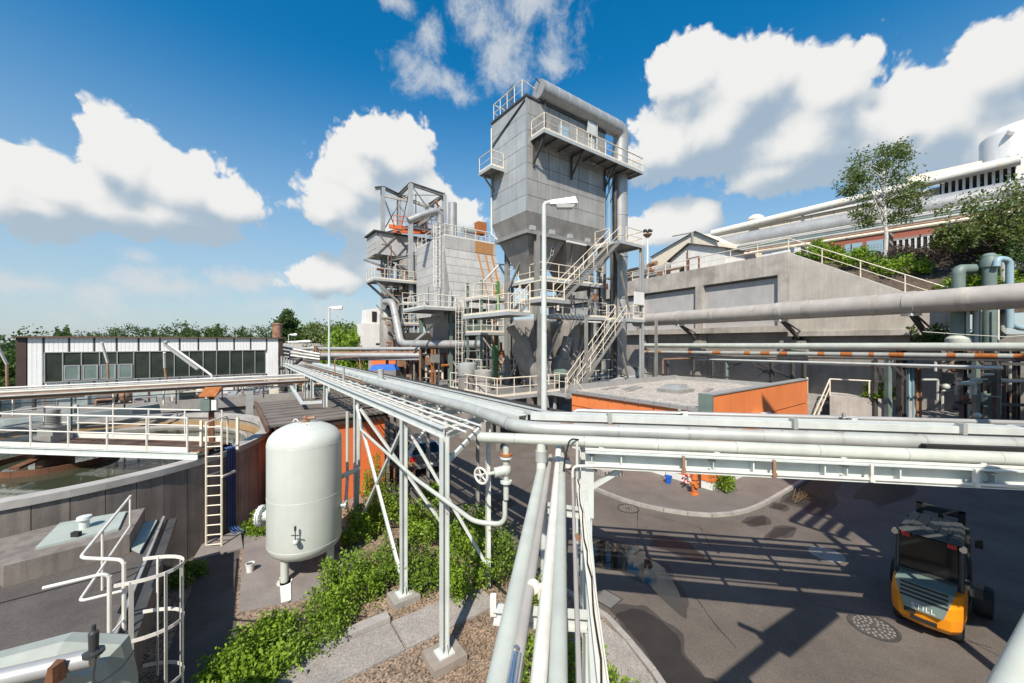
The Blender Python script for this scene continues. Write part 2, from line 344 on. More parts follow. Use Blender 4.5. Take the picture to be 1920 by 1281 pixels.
def glossy(name, c, ro, spec=.5, coat=0):
    m = bpy.data.materials.new(name); m.use_nodes = True; b = m.node_tree.nodes['Principled BSDF']
    b.inputs['Base Color'].default_value = (*c, 1); b.inputs['Roughness'].default_value = ro
    b.inputs['Specular IOR Level'].default_value = spec; b.inputs['Coat Weight'].default_value = coat; return m
m_glass = M('dark_window_glass', (.045,.055,.045), (.02,.026,.022), 1.1, .12, streak=.3, rnd=.25)
m_cglass = glossy('vehicle_glass', (.008,.010,.009), .05, .35)
m_chrome = glossy('bright_metal', (.7,.7,.7), .2); m_chrome.node_tree.nodes['Principled BSDF'].inputs['Metallic'].default_value = 1
def water(name, c, ro, sc_, st):
    m = glossy(name, c, ro, .6); nt = m.node_tree; b = nt.nodes['Principled BSDF']
    n = nt.nodes.new('ShaderNodeTexNoise'); n.inputs['Scale'].default_value = sc_; g = nt.nodes.new('ShaderNodeNewGeometry'); nt.links.new(g.outputs['Position'], n.inputs['Vector'])
    bp = nt.nodes.new('ShaderNodeBump'); bp.inputs['Strength'].default_value = st; bp.inputs['Distance'].default_value = .02
    nt.links.new(n.outputs['Fac'], bp.inputs['Height']); nt.links.new(bp.outputs[0], b.inputs['Normal']); return m
m_water = water('tank_water', (.045,.052,.032), .04, 6, .10)
m_pud = water('puddle_water', (.020,.017,.014), .03, 2, .02)
m_wet = M('wet_asphalt', (.034,.029,.025), (.022,.019,.017), 2, .6)
m_damp = M('damp_asphalt', (.062,.054,.048), (.048,.042,.037), 2, .7)
m_iron = M('cast_iron', (.10,.088,.078), (.06,.052,.046), 8, .6)
def leafmat(name, a, b_, c_):
    m = bpy.data.materials.new(name); m.use_nodes = True; nt = m.node_tree; b = nt.nodes['Principled BSDF']; L = nt.links.new
    g = nt.nodes.new('ShaderNodeNewGeometry')
    r = nt.nodes.new('ShaderNodeValToRGB'); e = r.color_ramp.elements; e[0].color = (*a,1); e[1].color = (*c_,1); k = e.new(.5); k.color = (*b_,1)
    L(g.outputs['Random Per Island'], r.inputs['Fac']); L(r.outputs[0], b.inputs['Base Color'])
    b.inputs['Roughness'].default_value = .5; b.inputs['Specular IOR Level'].default_value = .3
    t = nt.nodes.new('ShaderNodeBsdfTranslucent'); L(r.outputs[0], t.inputs['Color'])
    mx = nt.nodes.new('ShaderNodeMixShader'); mx.inputs[0].default_value = .35
    L(b.outputs[0], mx.inputs[1]); L(t.outputs[0], mx.inputs[2]); L(mx.outputs[0], nt.nodes['Material Output'].inputs['Surface']); return m
m_leaf = leafmat('shrub_leaf', (.10,.18,.015), (.19,.31,.026), (.30,.42,.05))
m_leafd = leafmat('woodland_leaf', (.032,.07,.018), (.06,.11,.026), (.095,.15,.04))
m_leafb = leafmat('birch_leaf', (.085,.125,.03), (.13,.18,.045), (.20,.24,.08))
m_leaf2 = leafmat('shrub_leaf_dark', (.08,.15,.016), (.15,.25,.028), (.25,.35,.05))
m_dead = leafmat('dry_brush', (.09,.065,.05), (.14,.10,.075), (.06,.045,.035))
# ------------------------------------------------------------------ builders
def pipe(name, label, pts, r, mat, cat='pipe', group=None, rad=None, n=12, step=0, band=None, bw=.03, bo=1.03):
    pts = [Vector(p) for p in pts]
    o = thing(name, label, cat, tuple(pts[0]), 0, group)
    part(o, 'pipe_body', MB().tube(bend(pts, rad or r*2.2) if len(pts) > 2 else pts, r, n), mat)
    if step:
        me = mesh('joint_band', MB().tube([(0,0,-bw/2),(0,0,bw/2)], r*bo, n), band or mat)
        for a, b in zip(pts, pts[1:]):
            d = b-a; ln = d.length; q = Vector((0,0,1)).rotation_difference(d.normalized()); s = step*.5
            while s < ln-.2: pc(o, 'joint_band', me, a+d*(s/ln), q=q, W=True); s += step
    return o
def rail(par, pts, h=1.05, sp=1.2, mat=None, r=.022, mids=(.5,), toe=True, W=False, square=False, endpost=True):
    """railing along a polyline: each post its own piece, then the rails"""
    mat = mat or m_cream; pts = [Vector(p) for p in pts]
    if W: pts = [INV[par.name] @ p for p in pts]
    pm = mesh('rail_post', MB().tube([(0,0,0),(0,0,h)], r, 6), mat)
    done = []
    for a, b in zip(pts, pts[1:]):
        k = max(1, round((b-a).length/sp))
        for i in range(k+1):
            p = a.lerp(b, i/k)
            if all((p-q).length > .1 for q in done): done.append(p); pc(par, 'rail_post', pm, p)
    up = Vector((0,0,1))
    part(par, 'top_rail', MB().tube([p+up*h for p in pts], r*1.1, 6), mat, W=False)
    for m in mids: part(par, 'mid_rail', MB().tube([p+up*h*m for p in pts], r*.8, 6), mat, W=False)
    if toe:
        t = MB()
        for a, b in zip(pts, pts[1:]): t.bar(a+up*.08, b+up*.08, .012, .15)
        part(par, 'toe_board', t, mat, W=False)
def stairs(par, a, b, side, n, mat=None, rmat=None, w=.8, rails=(0,1), W=False):
    """flight from a (bottom) to b (top); side = vector across the flight"""
    a, b, side = Vector(a), Vector(b), Vector(side).normalized()
    mat = mat or m_grate
    for k in (0, 1): part(par, 'stringer', MB().bar(a+side*w*k, b+side*w*k, .03, .22), m_steel, W=W)
    d = (b-a); h = Vector((d.x, d.y, 0)).normalized()
    me = mesh('tread', MB().hull([-h*.13-Vector((0,0,.02)), -h*.13+side*(w-.05)-Vector((0,0,.02)), h*.13+side*(w-.05)-Vector((0,0,.02)), h*.13-Vector((0,0,.02))],
         [-h*.13+Vector((0,0,.02)), -h*.13+side*(w-.05)+Vector((0,0,.02)), h*.13+side*(w-.05)+Vector((0,0,.02)), h*.13+Vector((0,0,.02))]), mat)
    for i in range(1, n): pc(par, 'tread', me, a+d*(i/n)+side*.025, W=W)
    up = Vector((0,0,1)); pm = mesh('rail_post', MB().tube([(0,0,0),(0,0,1.05)], .022, 6), rmat or m_cream)
    for k in rails:
        o = side*w*k
        for i in range(5): pc(par, 'rail_post', pm, a+d*(i/4)+o, W=W)
        part(par, 'hand_rail', MB().tube([a+o+up*1.05, b+o+up*1.05], .024, 6), rmat or m_cream, W=W)
        part(par, 'mid_rail', MB().tube([a+o+up*.55, b+o+up*.55], .018, 6), rmat or m_cream, W=W)
def ladder(par, a, b, side, w=.45, mat=None, cage=None, W=False, r=.025, step=.3):
    a, b, side = Vector(a), Vector(b), Vector(side).normalized(); mat = mat or m_cream
    for k in (-.5, .5): part(par, 'stile', MB().tube([a+side*w*k, b+side*w*k], r, 6), mat, W=W)
    me = mesh('rung', MB().tube([-side*w/2, side*w/2], r*.65, 6), mat); n = int((b-a).length/step)
    for i in range(n): pc(par, 'rung', me, a+(b-a)*((i+.5)/n), W=W)
    if cage:
        out = Vector(cage).normalized(); z = 2.2; ln = (b-a).length
        m = mesh('cage_hoop', MB().tube([side*w/2]+[out*(.1+.6*math.sin(t))+side*(.36*math.cos(t)) for t in np.linspace(.1, math.pi-.1, 8)]+[-side*w/2], .022, 5), mat)
        while z < ln: pc(par, 'cage_hoop', m, a+(b-a)*(z/ln), W=W); z += .9
        for t in (.6, 1.57, 2.5):
            o = out*(.1+.6*math.sin(t))+side*(.36*math.cos(t))
            part(par, 'cage_strip', MB().bar(a+(b-a)*min(1, 2.2/ln)+o, b+o, .05, .012, up=tuple(out)), mat, W=W)
def leafmesh(name, pts, size, mat, squash=.6, tip=None):
    """one pointed leaf (two triangles) per point, random pose"""
    pts = np.asarray(pts, float); n = len(pts)
    d = np.random.normal(size=(n,3)); d /= np.linalg.norm(d, axis=1)[:,None]
    u = np.random.normal(size=(n,3)); u[:,2] += .8; u -= d*(u*d).sum(1)[:,None]; u /= np.linalg.norm(u, axis=1)[:,None]
    s = (size*np.random.uniform(.6, 1.35, n))[:,None]
    nrm = np.cross(d, u)
    v = np.stack([pts-d*s*.5, pts+u*s*squash*.5-nrm*s*.08, pts+d*s*.6, pts-u*s*squash*.5+nrm*s*.08], 1).reshape(-1,3)
    me = bpy.data.meshes.new(name); me.vertices.add(n*4); me.vertices.foreach_set('co', v.ravel())
    me.loops.add(n*4); me.loops.foreach_set('vertex_index', np.arange(n*4, dtype=np.int32))
    me.polygons.add(n); me.polygons.foreach_set('loop_start', np.arange(0, n*4, 4, dtype=np.int32))
    me.materials.append(mat); me.update(calc_edges=True); return me
def lpart(par, name, pts, size, mat, squash=.6):
    o = bpy.data.objects.new(name, leafmesh(name, pts, size, mat, squash)); COL.objects.link(o); o.parent = par; return o
def shrub(label, loc, r, h, n, leaf=.07, mat=None, group='shrubs in the gravel bed', stems=26, lean=.35, name='shrub', cat='shrub'):
    """upright leafy shoots from a spread foot"""
    o = thing(name, label, cat, loc, 0, group); sm = MB(); pts = []
    per = max(4, n//stems)
    for i in range(stems):
        a = random.uniform(0, 6.28); q = r*math.sqrt(random.random())
        b = Vector((q*math.cos(a)*.8, q*math.sin(a)*.8, 0)); hh = h*random.uniform(.45, 1.12)*(1-.45*(q/r)**2)
        t = b+Vector((math.cos(a)*q*lean+random.uniform(-.12,.12), math.sin(a)*q*lean+random.uniform(-.12,.12), hh))
        m = b.lerp(t, .5)+Vector((random.uniform(-.06,.06), random.uniform(-.06,.06), 0))
        sm.tube([b, m, t], [.010,.007,.003], 4)
        for k in range(per):
            f = random.uniform(.12, 1)**.8; p = (b.lerp(m, f*2) if f < .5 else m.lerp(t, f*2-1))
            g = r*.17*(1.15-f*.75)+.02
            pts.append((p.x+random.gauss(0,g), p.y+random.gauss(0,g), max(.02, p.z+random.gauss(0,g*.7))))
    part(o, 'stem', sm, m_bark, W=False); lpart(o, 'foliage', pts, leaf, mat or m_leaf); return o
def tree(label, loc, crown, n, leaf, mat, th, tr, bark=None, clumps=40, group=None, name='tree', spread=.16, limbs=7, lean=(0,0)):
    """tapered trunk, limbs, and a crown of leaf clumps spread through ellipsoids (dx,dy,z,rx,ry,rz)"""
    o = thing(name, label, 'tree', loc, 0, group); bark = bark or m_bark
    t = MB(); top = Vector((lean[0], lean[1], th))
    t.tube([(0,0,-.2), top*.35+Vector((.04,-.03,0))*th*.3, top*.7, top], [tr, tr*.8, tr*.5, tr*.16], 7)
    cl = []
    for i in range(clumps):
        e = random.choice(crown); d = Vector(np.random.normal(size=3)); d.normalize(); f = random.uniform(.25, 1)**.6
        cl.append((Vector((e[0]+d.x*e[3]*f, e[1]+d.y*e[4]*f, e[2]+d.z*e[5]*f)), min(e[3],e[5])))
    for c, _ in random.sample(cl, min(limbs, len(cl))):
        s = top*random.uniform(.35, .9); t.tube([s, s.lerp(c, .5)+Vector((0,0,.05*th)), c], [tr*.34, tr*.2, tr*.05], 5)
    part(o, 'trunk', t, bark, W=False); pts = []
    w = np.random.uniform(.4, 1.6, len(cl)); w = (w/w.sum()*n).astype(int)
    for (c, s), k in zip(cl, w): pts.append(np.array(tuple(c))+np.random.normal(size=(k,3))*np.array([s*spread*1.25, s*spread*1.25, s*spread]))
    lpart(o, 'crown', np.concatenate(pts), leaf, mat); return o
TH = R(36.5); U = Vector((-math.sin(TH), math.cos(TH), 0)); VV = Vector((math.cos(TH), math.sin(TH), 0))
Z = Vector((0,0,1))
ORD = ['first','second','third','fourth','fifth','sixth','seventh','eighth','ninth','tenth','eleventh','twelfth','thirteenth','fourteenth']
# ------------------------------------------------------------------ ground
tag_struct('ground', MB().sheet([(-3000,-500),(3000,-500),(3000,4000),(-3000,4000)], -.06), m_earth)
tag_struct('road', MB().sheet([(-45,-12),(40,-12),(60,60),(-30,75),(-60,40)], 0), m_asph)
bed = [(2.06,9.2),(-.9,12.4),(-3.85,15.5),(-6.4,16.2),(-9.2,13.4),(-9.6,10.3),(-6.6,5.6),(-6,1),(2.6,1),(2.95,3.5),(3.0,5.8),(2.8,7.3),(2.5,8.3)]
tag_struct('gravel_bed', MB().prism(bed, -.02, .05), m_gravel)
# concrete apron along the kerb corner
ap = [(2.0,9.0),(2.42,8.3),(2.7,7.3),(2.88,5.8),(2.83,3.5),(1.9,3.5),(1.95,5.8),(1.75,7.0),(1.5,7.8),(1.35,8.6)]
tag_struct('concrete_apron', MB().prism(ap, .03, .085), m_pav)
def kerb(label, pts, n, w=.14, z=.12, group='kerbs'):
    o = thing('kerb', label, 'kerb', (*pts[0][:2], 0)); p = [Vector((a[0],a[1],0)) for a in pts]
    ln = [(b-a).length for a, b in zip(p, p[1:])]; T = sum(ln)
    def at(s):
        for a, b, l in zip(p, p[1:], ln):
            if s <= l or b is p[-1]: return a.lerp(b, min(1, s/l))
            s -= l
    for i in range(n):
        a, b = at(T*i/n), at(T*(i+1)/n); d = (b-a).normalized()*.006
        part(o, 'kerbstone', MB().bar(a+d+Z*(z/2-.02), b-d+Z*(z/2-.02), w, z+.04), m_kerb, smooth=False)
def cr(pts, k=6):                          # Catmull-Rom
    p = [Vector((*a[:2],0)) for a in pts]; p = [p[0]*2-p[1]]+p+[p[-1]*2-p[-2]]; out = []
    for i in range(1, len(p)-2):
        for j in range(k):
            t = j/k; out.append(.5*((2*p[i])+(p[i+1]-p[i-1])*t+(2*p[i-1]-5*p[i]+4*p[i+1]-p[i+2])*t*t+(3*p[i]-p[i-1]-3*p[i+1]+p[i+2])*t**3))
    return out+[p[-2]]
kerb('weathered kerb curving round the gravel bed beside the dark puddle', cr([(-3.85,15.5),(-.9,12.4),(2.06,9.2),(2.5,8.3),(2.8,7.3),(3.0,5.8),(2.95,3.5)]), 18)
kc = [G(1085,905),G(1160,937),G(1225,955),G(1290,966),G(1340,969),G(1390,963),G(1430,948),G(1475,922),G(1530,888),G(1600,845)]
kcr = cr([(p.x,p.y) for p in kc])
kerb('pale kerb curving round the pavement in front of the orange building', kcr, 26)
OC = Vector((8.6,16.6,0))                  # near corner of the orange building
pav = [(p.x,p.y) for p in kcr]+[tuple((OC+VV*14+U*2).xy), tuple((OC+U*1.).xy), tuple((OC+U*9).xy), (2.2, 21.5)]
tag_struct('pavement', MB().prism(pav, -.02, .10), m_walk)
# path slabs through the bed, and the raised kerb blocks along it
ps = Vector((-4.36,7.64,0)); pn = -U*.95
for i, (a, b) in enumerate([(-3.2,-.9),(-.9,1.97),(1.99,4.3)]):
    q = [ps+VV*(a+.012), ps+VV*(b-.012), ps+VV*(b-.012)+pn, ps+VV*(a+.012)+pn]
    tag_struct('path_slab', MB().prism(q, .02, .09+.006*i), m_pav)
for i in range(5):
    a = -2.6+i*.92; q = [ps+VV*a+U*.02, ps+VV*(a+.9)+U*.02, ps+VV*(a+.9)+U*.28, ps+VV*a+U*.28]
    solo('kerb_block', 'rough concrete kerb block along the bed path, '+ORD[i]+' from the left', 'kerb block', MB().prism(q, .0, .2+random.uniform(-.02,.02)), m_kerb, group='kerb blocks along the bed path')
pp = [(-9.0,13.0),(-7.3,14.7),(-5.2,13.4),(-4.2,10.9),(-4.4,9.9),(-6.5,9.2)]
tag_struct('tank_pad', MB().prism(pp, .0, .07), m_pad)
tag_struct('side_path', MB().prism([(-6.56,9.15),(-9.05,12.9),(-9.3,11.9),(-8.3,10.0),(-6.7,7.3),(-5.6,6.2),(-4.6,6.4),(-4.9,7.2)], .0, .06), m_dkasph)
tag_struct('concrete_ramp', MB().hull([(-9.1,12.95,0),(-9.6,12.0,0),(-9.35,11.3,0),(-8.35,12.0,0)], [(-9.1,12.95,.22),(-9.6,12.0,.25),(-9.35,11.3,.1),(-8.35,12.0,.1)]), m_pad)
# puddles and wet patches (thin films on the road)
def blob(name, pix, mat, z=.006, k=5):
    pts = [G(*p) for p in pix]; c = cr([(p.x,p.y) for p in pts+[pts[0]]], k)[:-1]; m_ = sum(c, Vector())/len(c); global dz
    dz = globals().get('dz', 0)+.0004; dd = [m_+(p-m_)*1.08+(p-m_).normalized()*(.08+.07*math.sin(i*.9)+random.uniform(0,.04)) for i, p in enumerate(c)]
    tag_struct('damp_patch', MB().sheet([(p.x,p.y) for p in dd], .002+dz*.3), m_damp)
    c = [(p.x+random.uniform(-.03,.03), p.y+random.uniform(-.03,.03)) for p in c]
    tag_struct(name, MB().sheet(c, z), mat)
blob('puddle_water', [(1112,1010),(1200,1030),(1212,1046),(1240,1062),(1262,1090),(1278,1130),(1270,1145),(1240,1120),(1215,1096),(1180,1075),(1130,1066),(1108,1050)], m_pud)
blob('puddle_water', [(1155,1152),(1195,1142),(1225,1155),(1268,1190),(1280,1228),(1310,1262),(1345,1281),(1370,1330),(1260,1330),(1225,1240),(1190,1195)], m_wet)
blob('wet_patch', [(1228,1012),(1262,1010),(1290,1024),(1320,1045),(1300,1050),(1262,1035),(1232,1026)], m_wet)
blob('wet_patch', [(1395,980),(1430,968),(1436,982),(1415,985)], m_wet)
blob('wet_patch', [(1455,990),(1490,990),(1470,1005),(1440,1008)], m_wet)
blob('puddle_water', [(1470,940),(1500,905),(1530,890),(1575,900),(1560,925),(1560,950),(1530,962),(1500,948)], m_wet)
blob('wet_patch', [(1450,945),(1475,948),(1465,956),(1450,952)], m_wet)
blob('wet_patch', [(1605,932),(1640,905),(1690,900),(1710,920),(1660,945),(1635,938)], m_wet)
blob('wet_patch', [(900,935),(940,930),(960,945),(930,958),(905,950)], m_wet)
def manhole(label, c, r):
    o = thing('manhole_cover', label, 'manhole cover', (c.x, c.y, .004))
    part(o, 'ring', MB().arc((0,0), r*.86, r, 0, .012, 0, 2*math.pi, 28), m_dsteel, W=False, smooth=False)
    part(o, 'lid', MB().lathe([(0,.004),(r*.84,.004),(r*.84,.0)], n=28), m_iron, W=False, smooth=False)
    me = mesh('stud', MB().box(-.02,.02,-.02,.02,0,.010), m_hop, False)
    for q in (.22,.4,.58,.74):
        k = int(q*26)
        for i in range(k):
            t = 6.283*i/k+q; pc(o, 'stud', me, (r*q*math.cos(t), r*q*math.sin(t), .004), t)
    part(o, 'hub', MB().arc((0,0), r*.1, r*.16, .004, .014, 0, 6.2832, 12), m_dsteel, W=False, smooth=False)
manhole('round iron manhole cover on the pavement edge near the striped stop block', G(1178,954,0), .42)
manhole('large round manhole cover on sunlit asphalt beside the forklift', G(1638,1176), .46)
o = thing('drain_patch', 'pale worn round patch on the asphalt between the bridge shadows', 'repair patch', tuple(G(1550,1039)))
part(o, 'patch', MB().lathe([(0,.006),(.42,.006),(.45,.0)], n=22), m_kerb, W=False)
for i, run in enumerate((((1140,950),(1300,985),(1480,1070),(1700,1140),(1930,1260)),((1195,960),(1196,1040)),((1310,985),(1330,1020),(1370,1045)),((1290,1100),(1340,1170),(1380,1215)),((1510,1130),(1680,1165),(1860,1215)),((1120,1210),(1160,1150)),((1000,900),(940,960),(860,985)))):
    pp_ = [G(*p) for p in run]; m = MB()
    for p, q in zip(pp_, pp_[1:]):
        n_ = 5
        for k in range(n_):
            u, v = p.lerp(q, k/n_), p.lerp(q, (k+1)/n_); w = Vector((-(v-u).y, (v-u).x, 0)).normalized()*random.uniform(.006,.014); j = Vector((random.uniform(-.012,.012), random.uniform(-.012,.012), 0))
            m.add([u-w+j, u+w+j, v+w, v-w], [(0,1,2,3)])
    for v in m.v: v.z = .0012
    tag_struct('road_seam', m, m_wet)
gp = G(1128,1132); o = thing('drain_grate', 'iron drain grate at the kerb corner beside the pipes', 'drain grate', (gp.x, gp.y, .004), R(-47))
part(o, 'frame', MB().box(-.25,.25,-.03,0,0,.012).box(-.25,.25,.5,.53,0,.012).box(-.28,-.25,-.03,.53,0,.012).box(.25,.28,-.03,.53,0,.012), m_dsteel, W=False)
part(o, 'pit', MB().box(-.25,.25,0,.5,0,.003), m_dark, W=False)
me = mesh('grate_bar', MB().box(-.25,.25,0,.028,.003,.012), m_steel)
for i in range(8): pc(o, 'grate_bar', me, (0, .03+i*.06, 0))
# ------------------------------------------------------------------ clarifier basin
TC, TR = Vector((-15.7,13.3,0)), 6.3
o = clar = thing('settling_tank', 'big round concrete settling tank with stained inner wall and dark water', 'settling tank', tuple(TC))
n = 66; da = 2*math.pi/n
me = mesh('wall_panel', MB().arc((0,0), TR-.22, TR-.02, 0, 2.72, .0012, da-.0012, 1), m_twall, False)
for i in range(n): pc(o, 'wall_panel', me, (0,0,0), i*da)
part(o, 'wall_core', MB().arc((0,0), TR-.30, TR-.23, 0, 2.75, 0, 6.28319, 66), m_tin, W=False, smooth=False)
part(o, 'rim', MB().arc((0,0), TR-.36, TR+.04, 2.72, 2.9, 0, 6.28319, 66), m_trim, W=False, smooth=False)
part(o, 'scum_band', MB().arc((0,0), TR-.34, TR-.302, 2.25, 2.52, 0, 6.28319, 66), m_tan, W=False, smooth=False)
part(o, 'launder', MB().arc((0,0), TR-.85, TR-.80, 1.9, 2.42, 0, 6.28319, 66).arc((0,0), TR-.80, TR-.34, 1.9, 1.96, 0, 6.28319, 66), m_tin, W=False, smooth=False)
part(o, 'tooth_edge', MB().arc((0,0), TR-.875, TR-.852, 2.1, 2.46, 0, 6.28319, 66), m_trim, W=False, smooth=False)
part(o, 'water', MB().disc(TR-.86, 2.34, 66), m_water, W=False)
me = mesh('feed_panel', MB().arc((0,0), 1.5, 1.56, 2.1, 2.52, .002, .26, 4), m_rust)
for i in range(24): pc(o, 'feed_panel', me, (0,0,0), i*2*math.pi/24)
for a in (2.2, 5.0): part(o, 'skimmer_arm', MB().bar((1.5*math.cos(a),1.5*math.sin(a),2.6),(.3*math.cos(a),.3*math.sin(a),2.7), .25, .08), m_rust, W=False)
part(o, 'centre_column', MB().lathe([(.45,1.5),(.45,2.95)], n=16), m_rust, W=False)
# half bridge
A0, A1 = Vector((-9.55,11.75,2.9)), Vector((-16.75,12.5,2.9))
dx = (A1-A0).normalized(); dy = Vector((-dx.y, dx.x, 0)); dy = dy if dy.y > 0 else -dy
ba = math.atan2(dx.y, dx.x)
o = brg = thing('tank_bridge', 'white walkway bridge with railings reaching to the middle of the settling tank', 'walkway bridge', tuple(A0), ba)
Lb = (A1-A0).length; sy = 1 if (Matrix.Rotation(ba, 3, 'Z') @ Vector((0,1,0))).dot(dy) > 0 else -1
Wb = 1.25*sy
for y in (0, Wb): part(o, 'girder', MB().ibeam((0,y,.11),(Lb,y,.11), .09, .2), m_lblue if 0 else m_white, W=False)
me = mesh('grating', MB().box(0,.94,min(.06*sy,Wb-.06*sy),max(.06*sy,Wb-.06*sy),.2,.235), m_rustw)
for i in range(int(Lb/.96)): pc(o, 'grating', me, (i*.96,0,0))
sl = mesh('grate_slot', MB().box(0,.018,min(.1*sy,Wb-.1*sy),max(.1*sy,Wb-.1*sy),.2355,.239), m_dark)
sm = MB()
for i in range(int(Lb/.06)): sm.box(i*.06,i*.06+.022,min(.1*sy,Wb-.1*sy),max(.1*sy,Wb-.1*sy),.236,.239)
part(o, 'grating_bars', sm, m_dark, W=False, kind='stuff')
rail(o, [(.35,0,.22),(Lb,0,.22)], 1.05, 1.35, m_rail, .028)
rail(o, [(.35,Wb,.22),(Lb,Wb,.22)], 1.05, 1.5, m_rail, .025)
rail(o, [(Lb,0,.22),(Lb,Wb,.22)], 1.05, 1.3, m_rail, .025)
# drive motor on the bridge
o = thing('bridge_drive', 'grey gear motor standing upright at the end of the tank bridge', 'gear motor', tuple(A1-dx*1.1+dy*.75+Z*.24))
part(o, 'gearbox', MB().box(-.32,.32,-.3,.3,0,.22).box(-.26,.26,-.24,.24,.22,.48), m_steel, W=False)
part(o, 'motor', MB().lathe([(.2,.48),(.2,.55),(.15,.56),(.15,.95),(.17,.96),(.17,1.05),(.0,1.1)], n=14), m_steel, W=False)
me = mesh('cooling_fin', MB().lathe([(.19,0),(.19,.02)], n=14), m_steel)
for i in range(6): pc(o, 'cooling_fin', me, (0,0,.6+i*.055))
# ladder up the tank wall
o = thing('tank_ladder', 'cream ladder climbing the outside of the settling tank wall', 'ladder', (-9.25,12.0,0), R(-2))
ladder(o, (0,0,.05), (0,0,4.0), (1,.25,0), .42, m_cream, r=.03)
for x in (-.25,.25): part(o, 'bracket', MB().bar((x,0,2.3),(x,.55,2.3),.06,.06), m_cream, W=False)
part(o, 'grab_loop', MB().tube(bend([(-.2,-.05,4.0),(-.2,.8,4.05),(-.2,.8,3.1)],.15), .026, 6), m_cream, W=False)
part(o, 'gate_post', MB().bar((-.62,.25,2.95),(-.62,.25,4.0),.08,.05), m_cream, W=False); part(o, 'gate_post', MB().bar((.18,.75,2.95),(.18,.75,4.0),.08,.05), m_cream, W=False)
for i in range(4):
    a = math.atan2(12.85+.05*i-TC.y, -9.4-TC.x); b = Vector((TC.x+(TR+.11)*math.cos(a-.022*i+.02), TC.y+(TR+.11)*math.sin(a-.022*i+.02), 0)); rr = Vector((math.cos(a), math.sin(a), 0))
    pipe('blue_pipe', 'dark blue conduit running down the settling tank wall, '+('outermost right','second from right','third from right','innermost left')[3-i]+' of four', [b-rr*.5+Z*3.0, b+Z*3.0, b+Z*.35, b+rr*.35+Z*.12], .032, m_blue, group='blue conduits on the tank wall', rad=.14)
# rusty hooded control box on the rim
q = P(398,852,13.0); o = thing('control_box', 'control box under a rusty orange hood on a rusty post at the tank rim', 'control box', (q.x, q.y, 2.9), R(20))
part(o, 'post', MB().bar((0,0,-.5),(0,0,1.75),.1,.08,up=(0,1,0)).bar((-.1,.1,-.5),(-.1,.1,1.75),.06,.06,up=(0,1,0)), m_rust, W=False)
part(o, 'hood', MB().hull([(-.27,-.3,1.78),(.2,-.3,1.78),(.2,.22,1.92),(-.27,.22,1.92)],[(-.27,-.3,1.82),(.2,-.3,1.82),(.2,.22,2.05),(-.27,.22,2.05)]), m_rustp, W=False)
part(o, 'cabinet', MB().box(-.25,.0,-.24,-.05,1.3,1.68), m_green, W=False); part(o, 'cabinet', MB().box(.04,.18,-.22,-.05,1.32,1.66), m_wht, W=False)
# ------------------------------------------------------------------ pit roof in the lower left corner
S0 = [(-9.05,10.05),(-5.95,5.7),(-4.9,3.2),(-15,2),(-16,6.5),(-10.8,8.9)]
o = pit = thing('pit_chamber', 'low concrete chamber with a dark felt roof beside the settling tank', 'chamber', (-9,6.5,0))
part(o, 'wall', MB().prism([(p[0]*.998-.03,p[1]) for p in S0], 0, 1.78), m_twall, smooth=False)
part(o, 'roof', MB().prism(S0, 1.785, 1.9), m_dkasph, smooth=False)
e = Vector((-9.05,10.05,1.93)); f = Vector((-5.95,5.7,1.93)); part(o, 'edge_strip', MB().bar(e, f, .05, .07), m_galv)
sd = (f-e).normalized(); nr = Vector((-sd.y, sd.x, 0)); nr = nr if nr.x > 0 else -nr
part(o, 'gutter', MB().bar(e+nr*.16-Z*.12, f+nr*.16-Z*.12, .2, .1), m_dsteel)
for k in (2.6, 5.1):
    a = e-nr*k*.0+sd*k; part(o, 'roof_seam', MB().bar(a-nr*.1-Z*.026, a-nr*6-Z*.026+sd*.3, .03, .012), m_black)
HB = [G(272,952,2.3), G(243,1002,2.3), G(6,1062,2.3), G(-40,1020,2.3), G(100,985,2.3)]
o = thing('hatch', 'pale green roof hatch on a thick concrete kerb above the chamber', 'hatch', (*HB[1].xy, 1.9))
part(o, 'kerb', MB().prism(HB, 1.9, 2.3), m_twall, smooth=False)
hp = [G(237,960,2.33), G(222,993,2.33), G(66,1029,2.33), G(112,982,2.33)]
part(o, 'lid', MB().prism(hp, 2.3, 2.35), m_lid, smooth=False)
q = G(158,990,2.35); part(o, 'vent', MB().lathe([(.085,0),(.085,.2),(.13,.2),(.12,.26),(0,.28)], q, 14), m_white)
q = G(143,1006,2.35); part(o, 'handle', MB().box(q.x-.08,q.x+.08,q.y-.04,q.y+.04,2.35,2.45), m_black)
pl = [G(295,975,1.97), G(262,1035,1.97), G(245,1028,1.97), G(270,980,1.97)]
solo('cover_plate', 'weathered pale green metal cover plate leaning at the chamber roof edge', 'metal plate', MB().prism(pl, 1.93, 1.975), m_lid)
st = [G(40,1078,1.93), G(235,1022,1.93), G(237,1030,1.93), G(44,1088,1.93)]
solo('flashing_strip', 'narrow pale green flashing strip in front of the hatch kerb', 'flashing', MB().prism(st, 1.9, 1.93), m_lid)
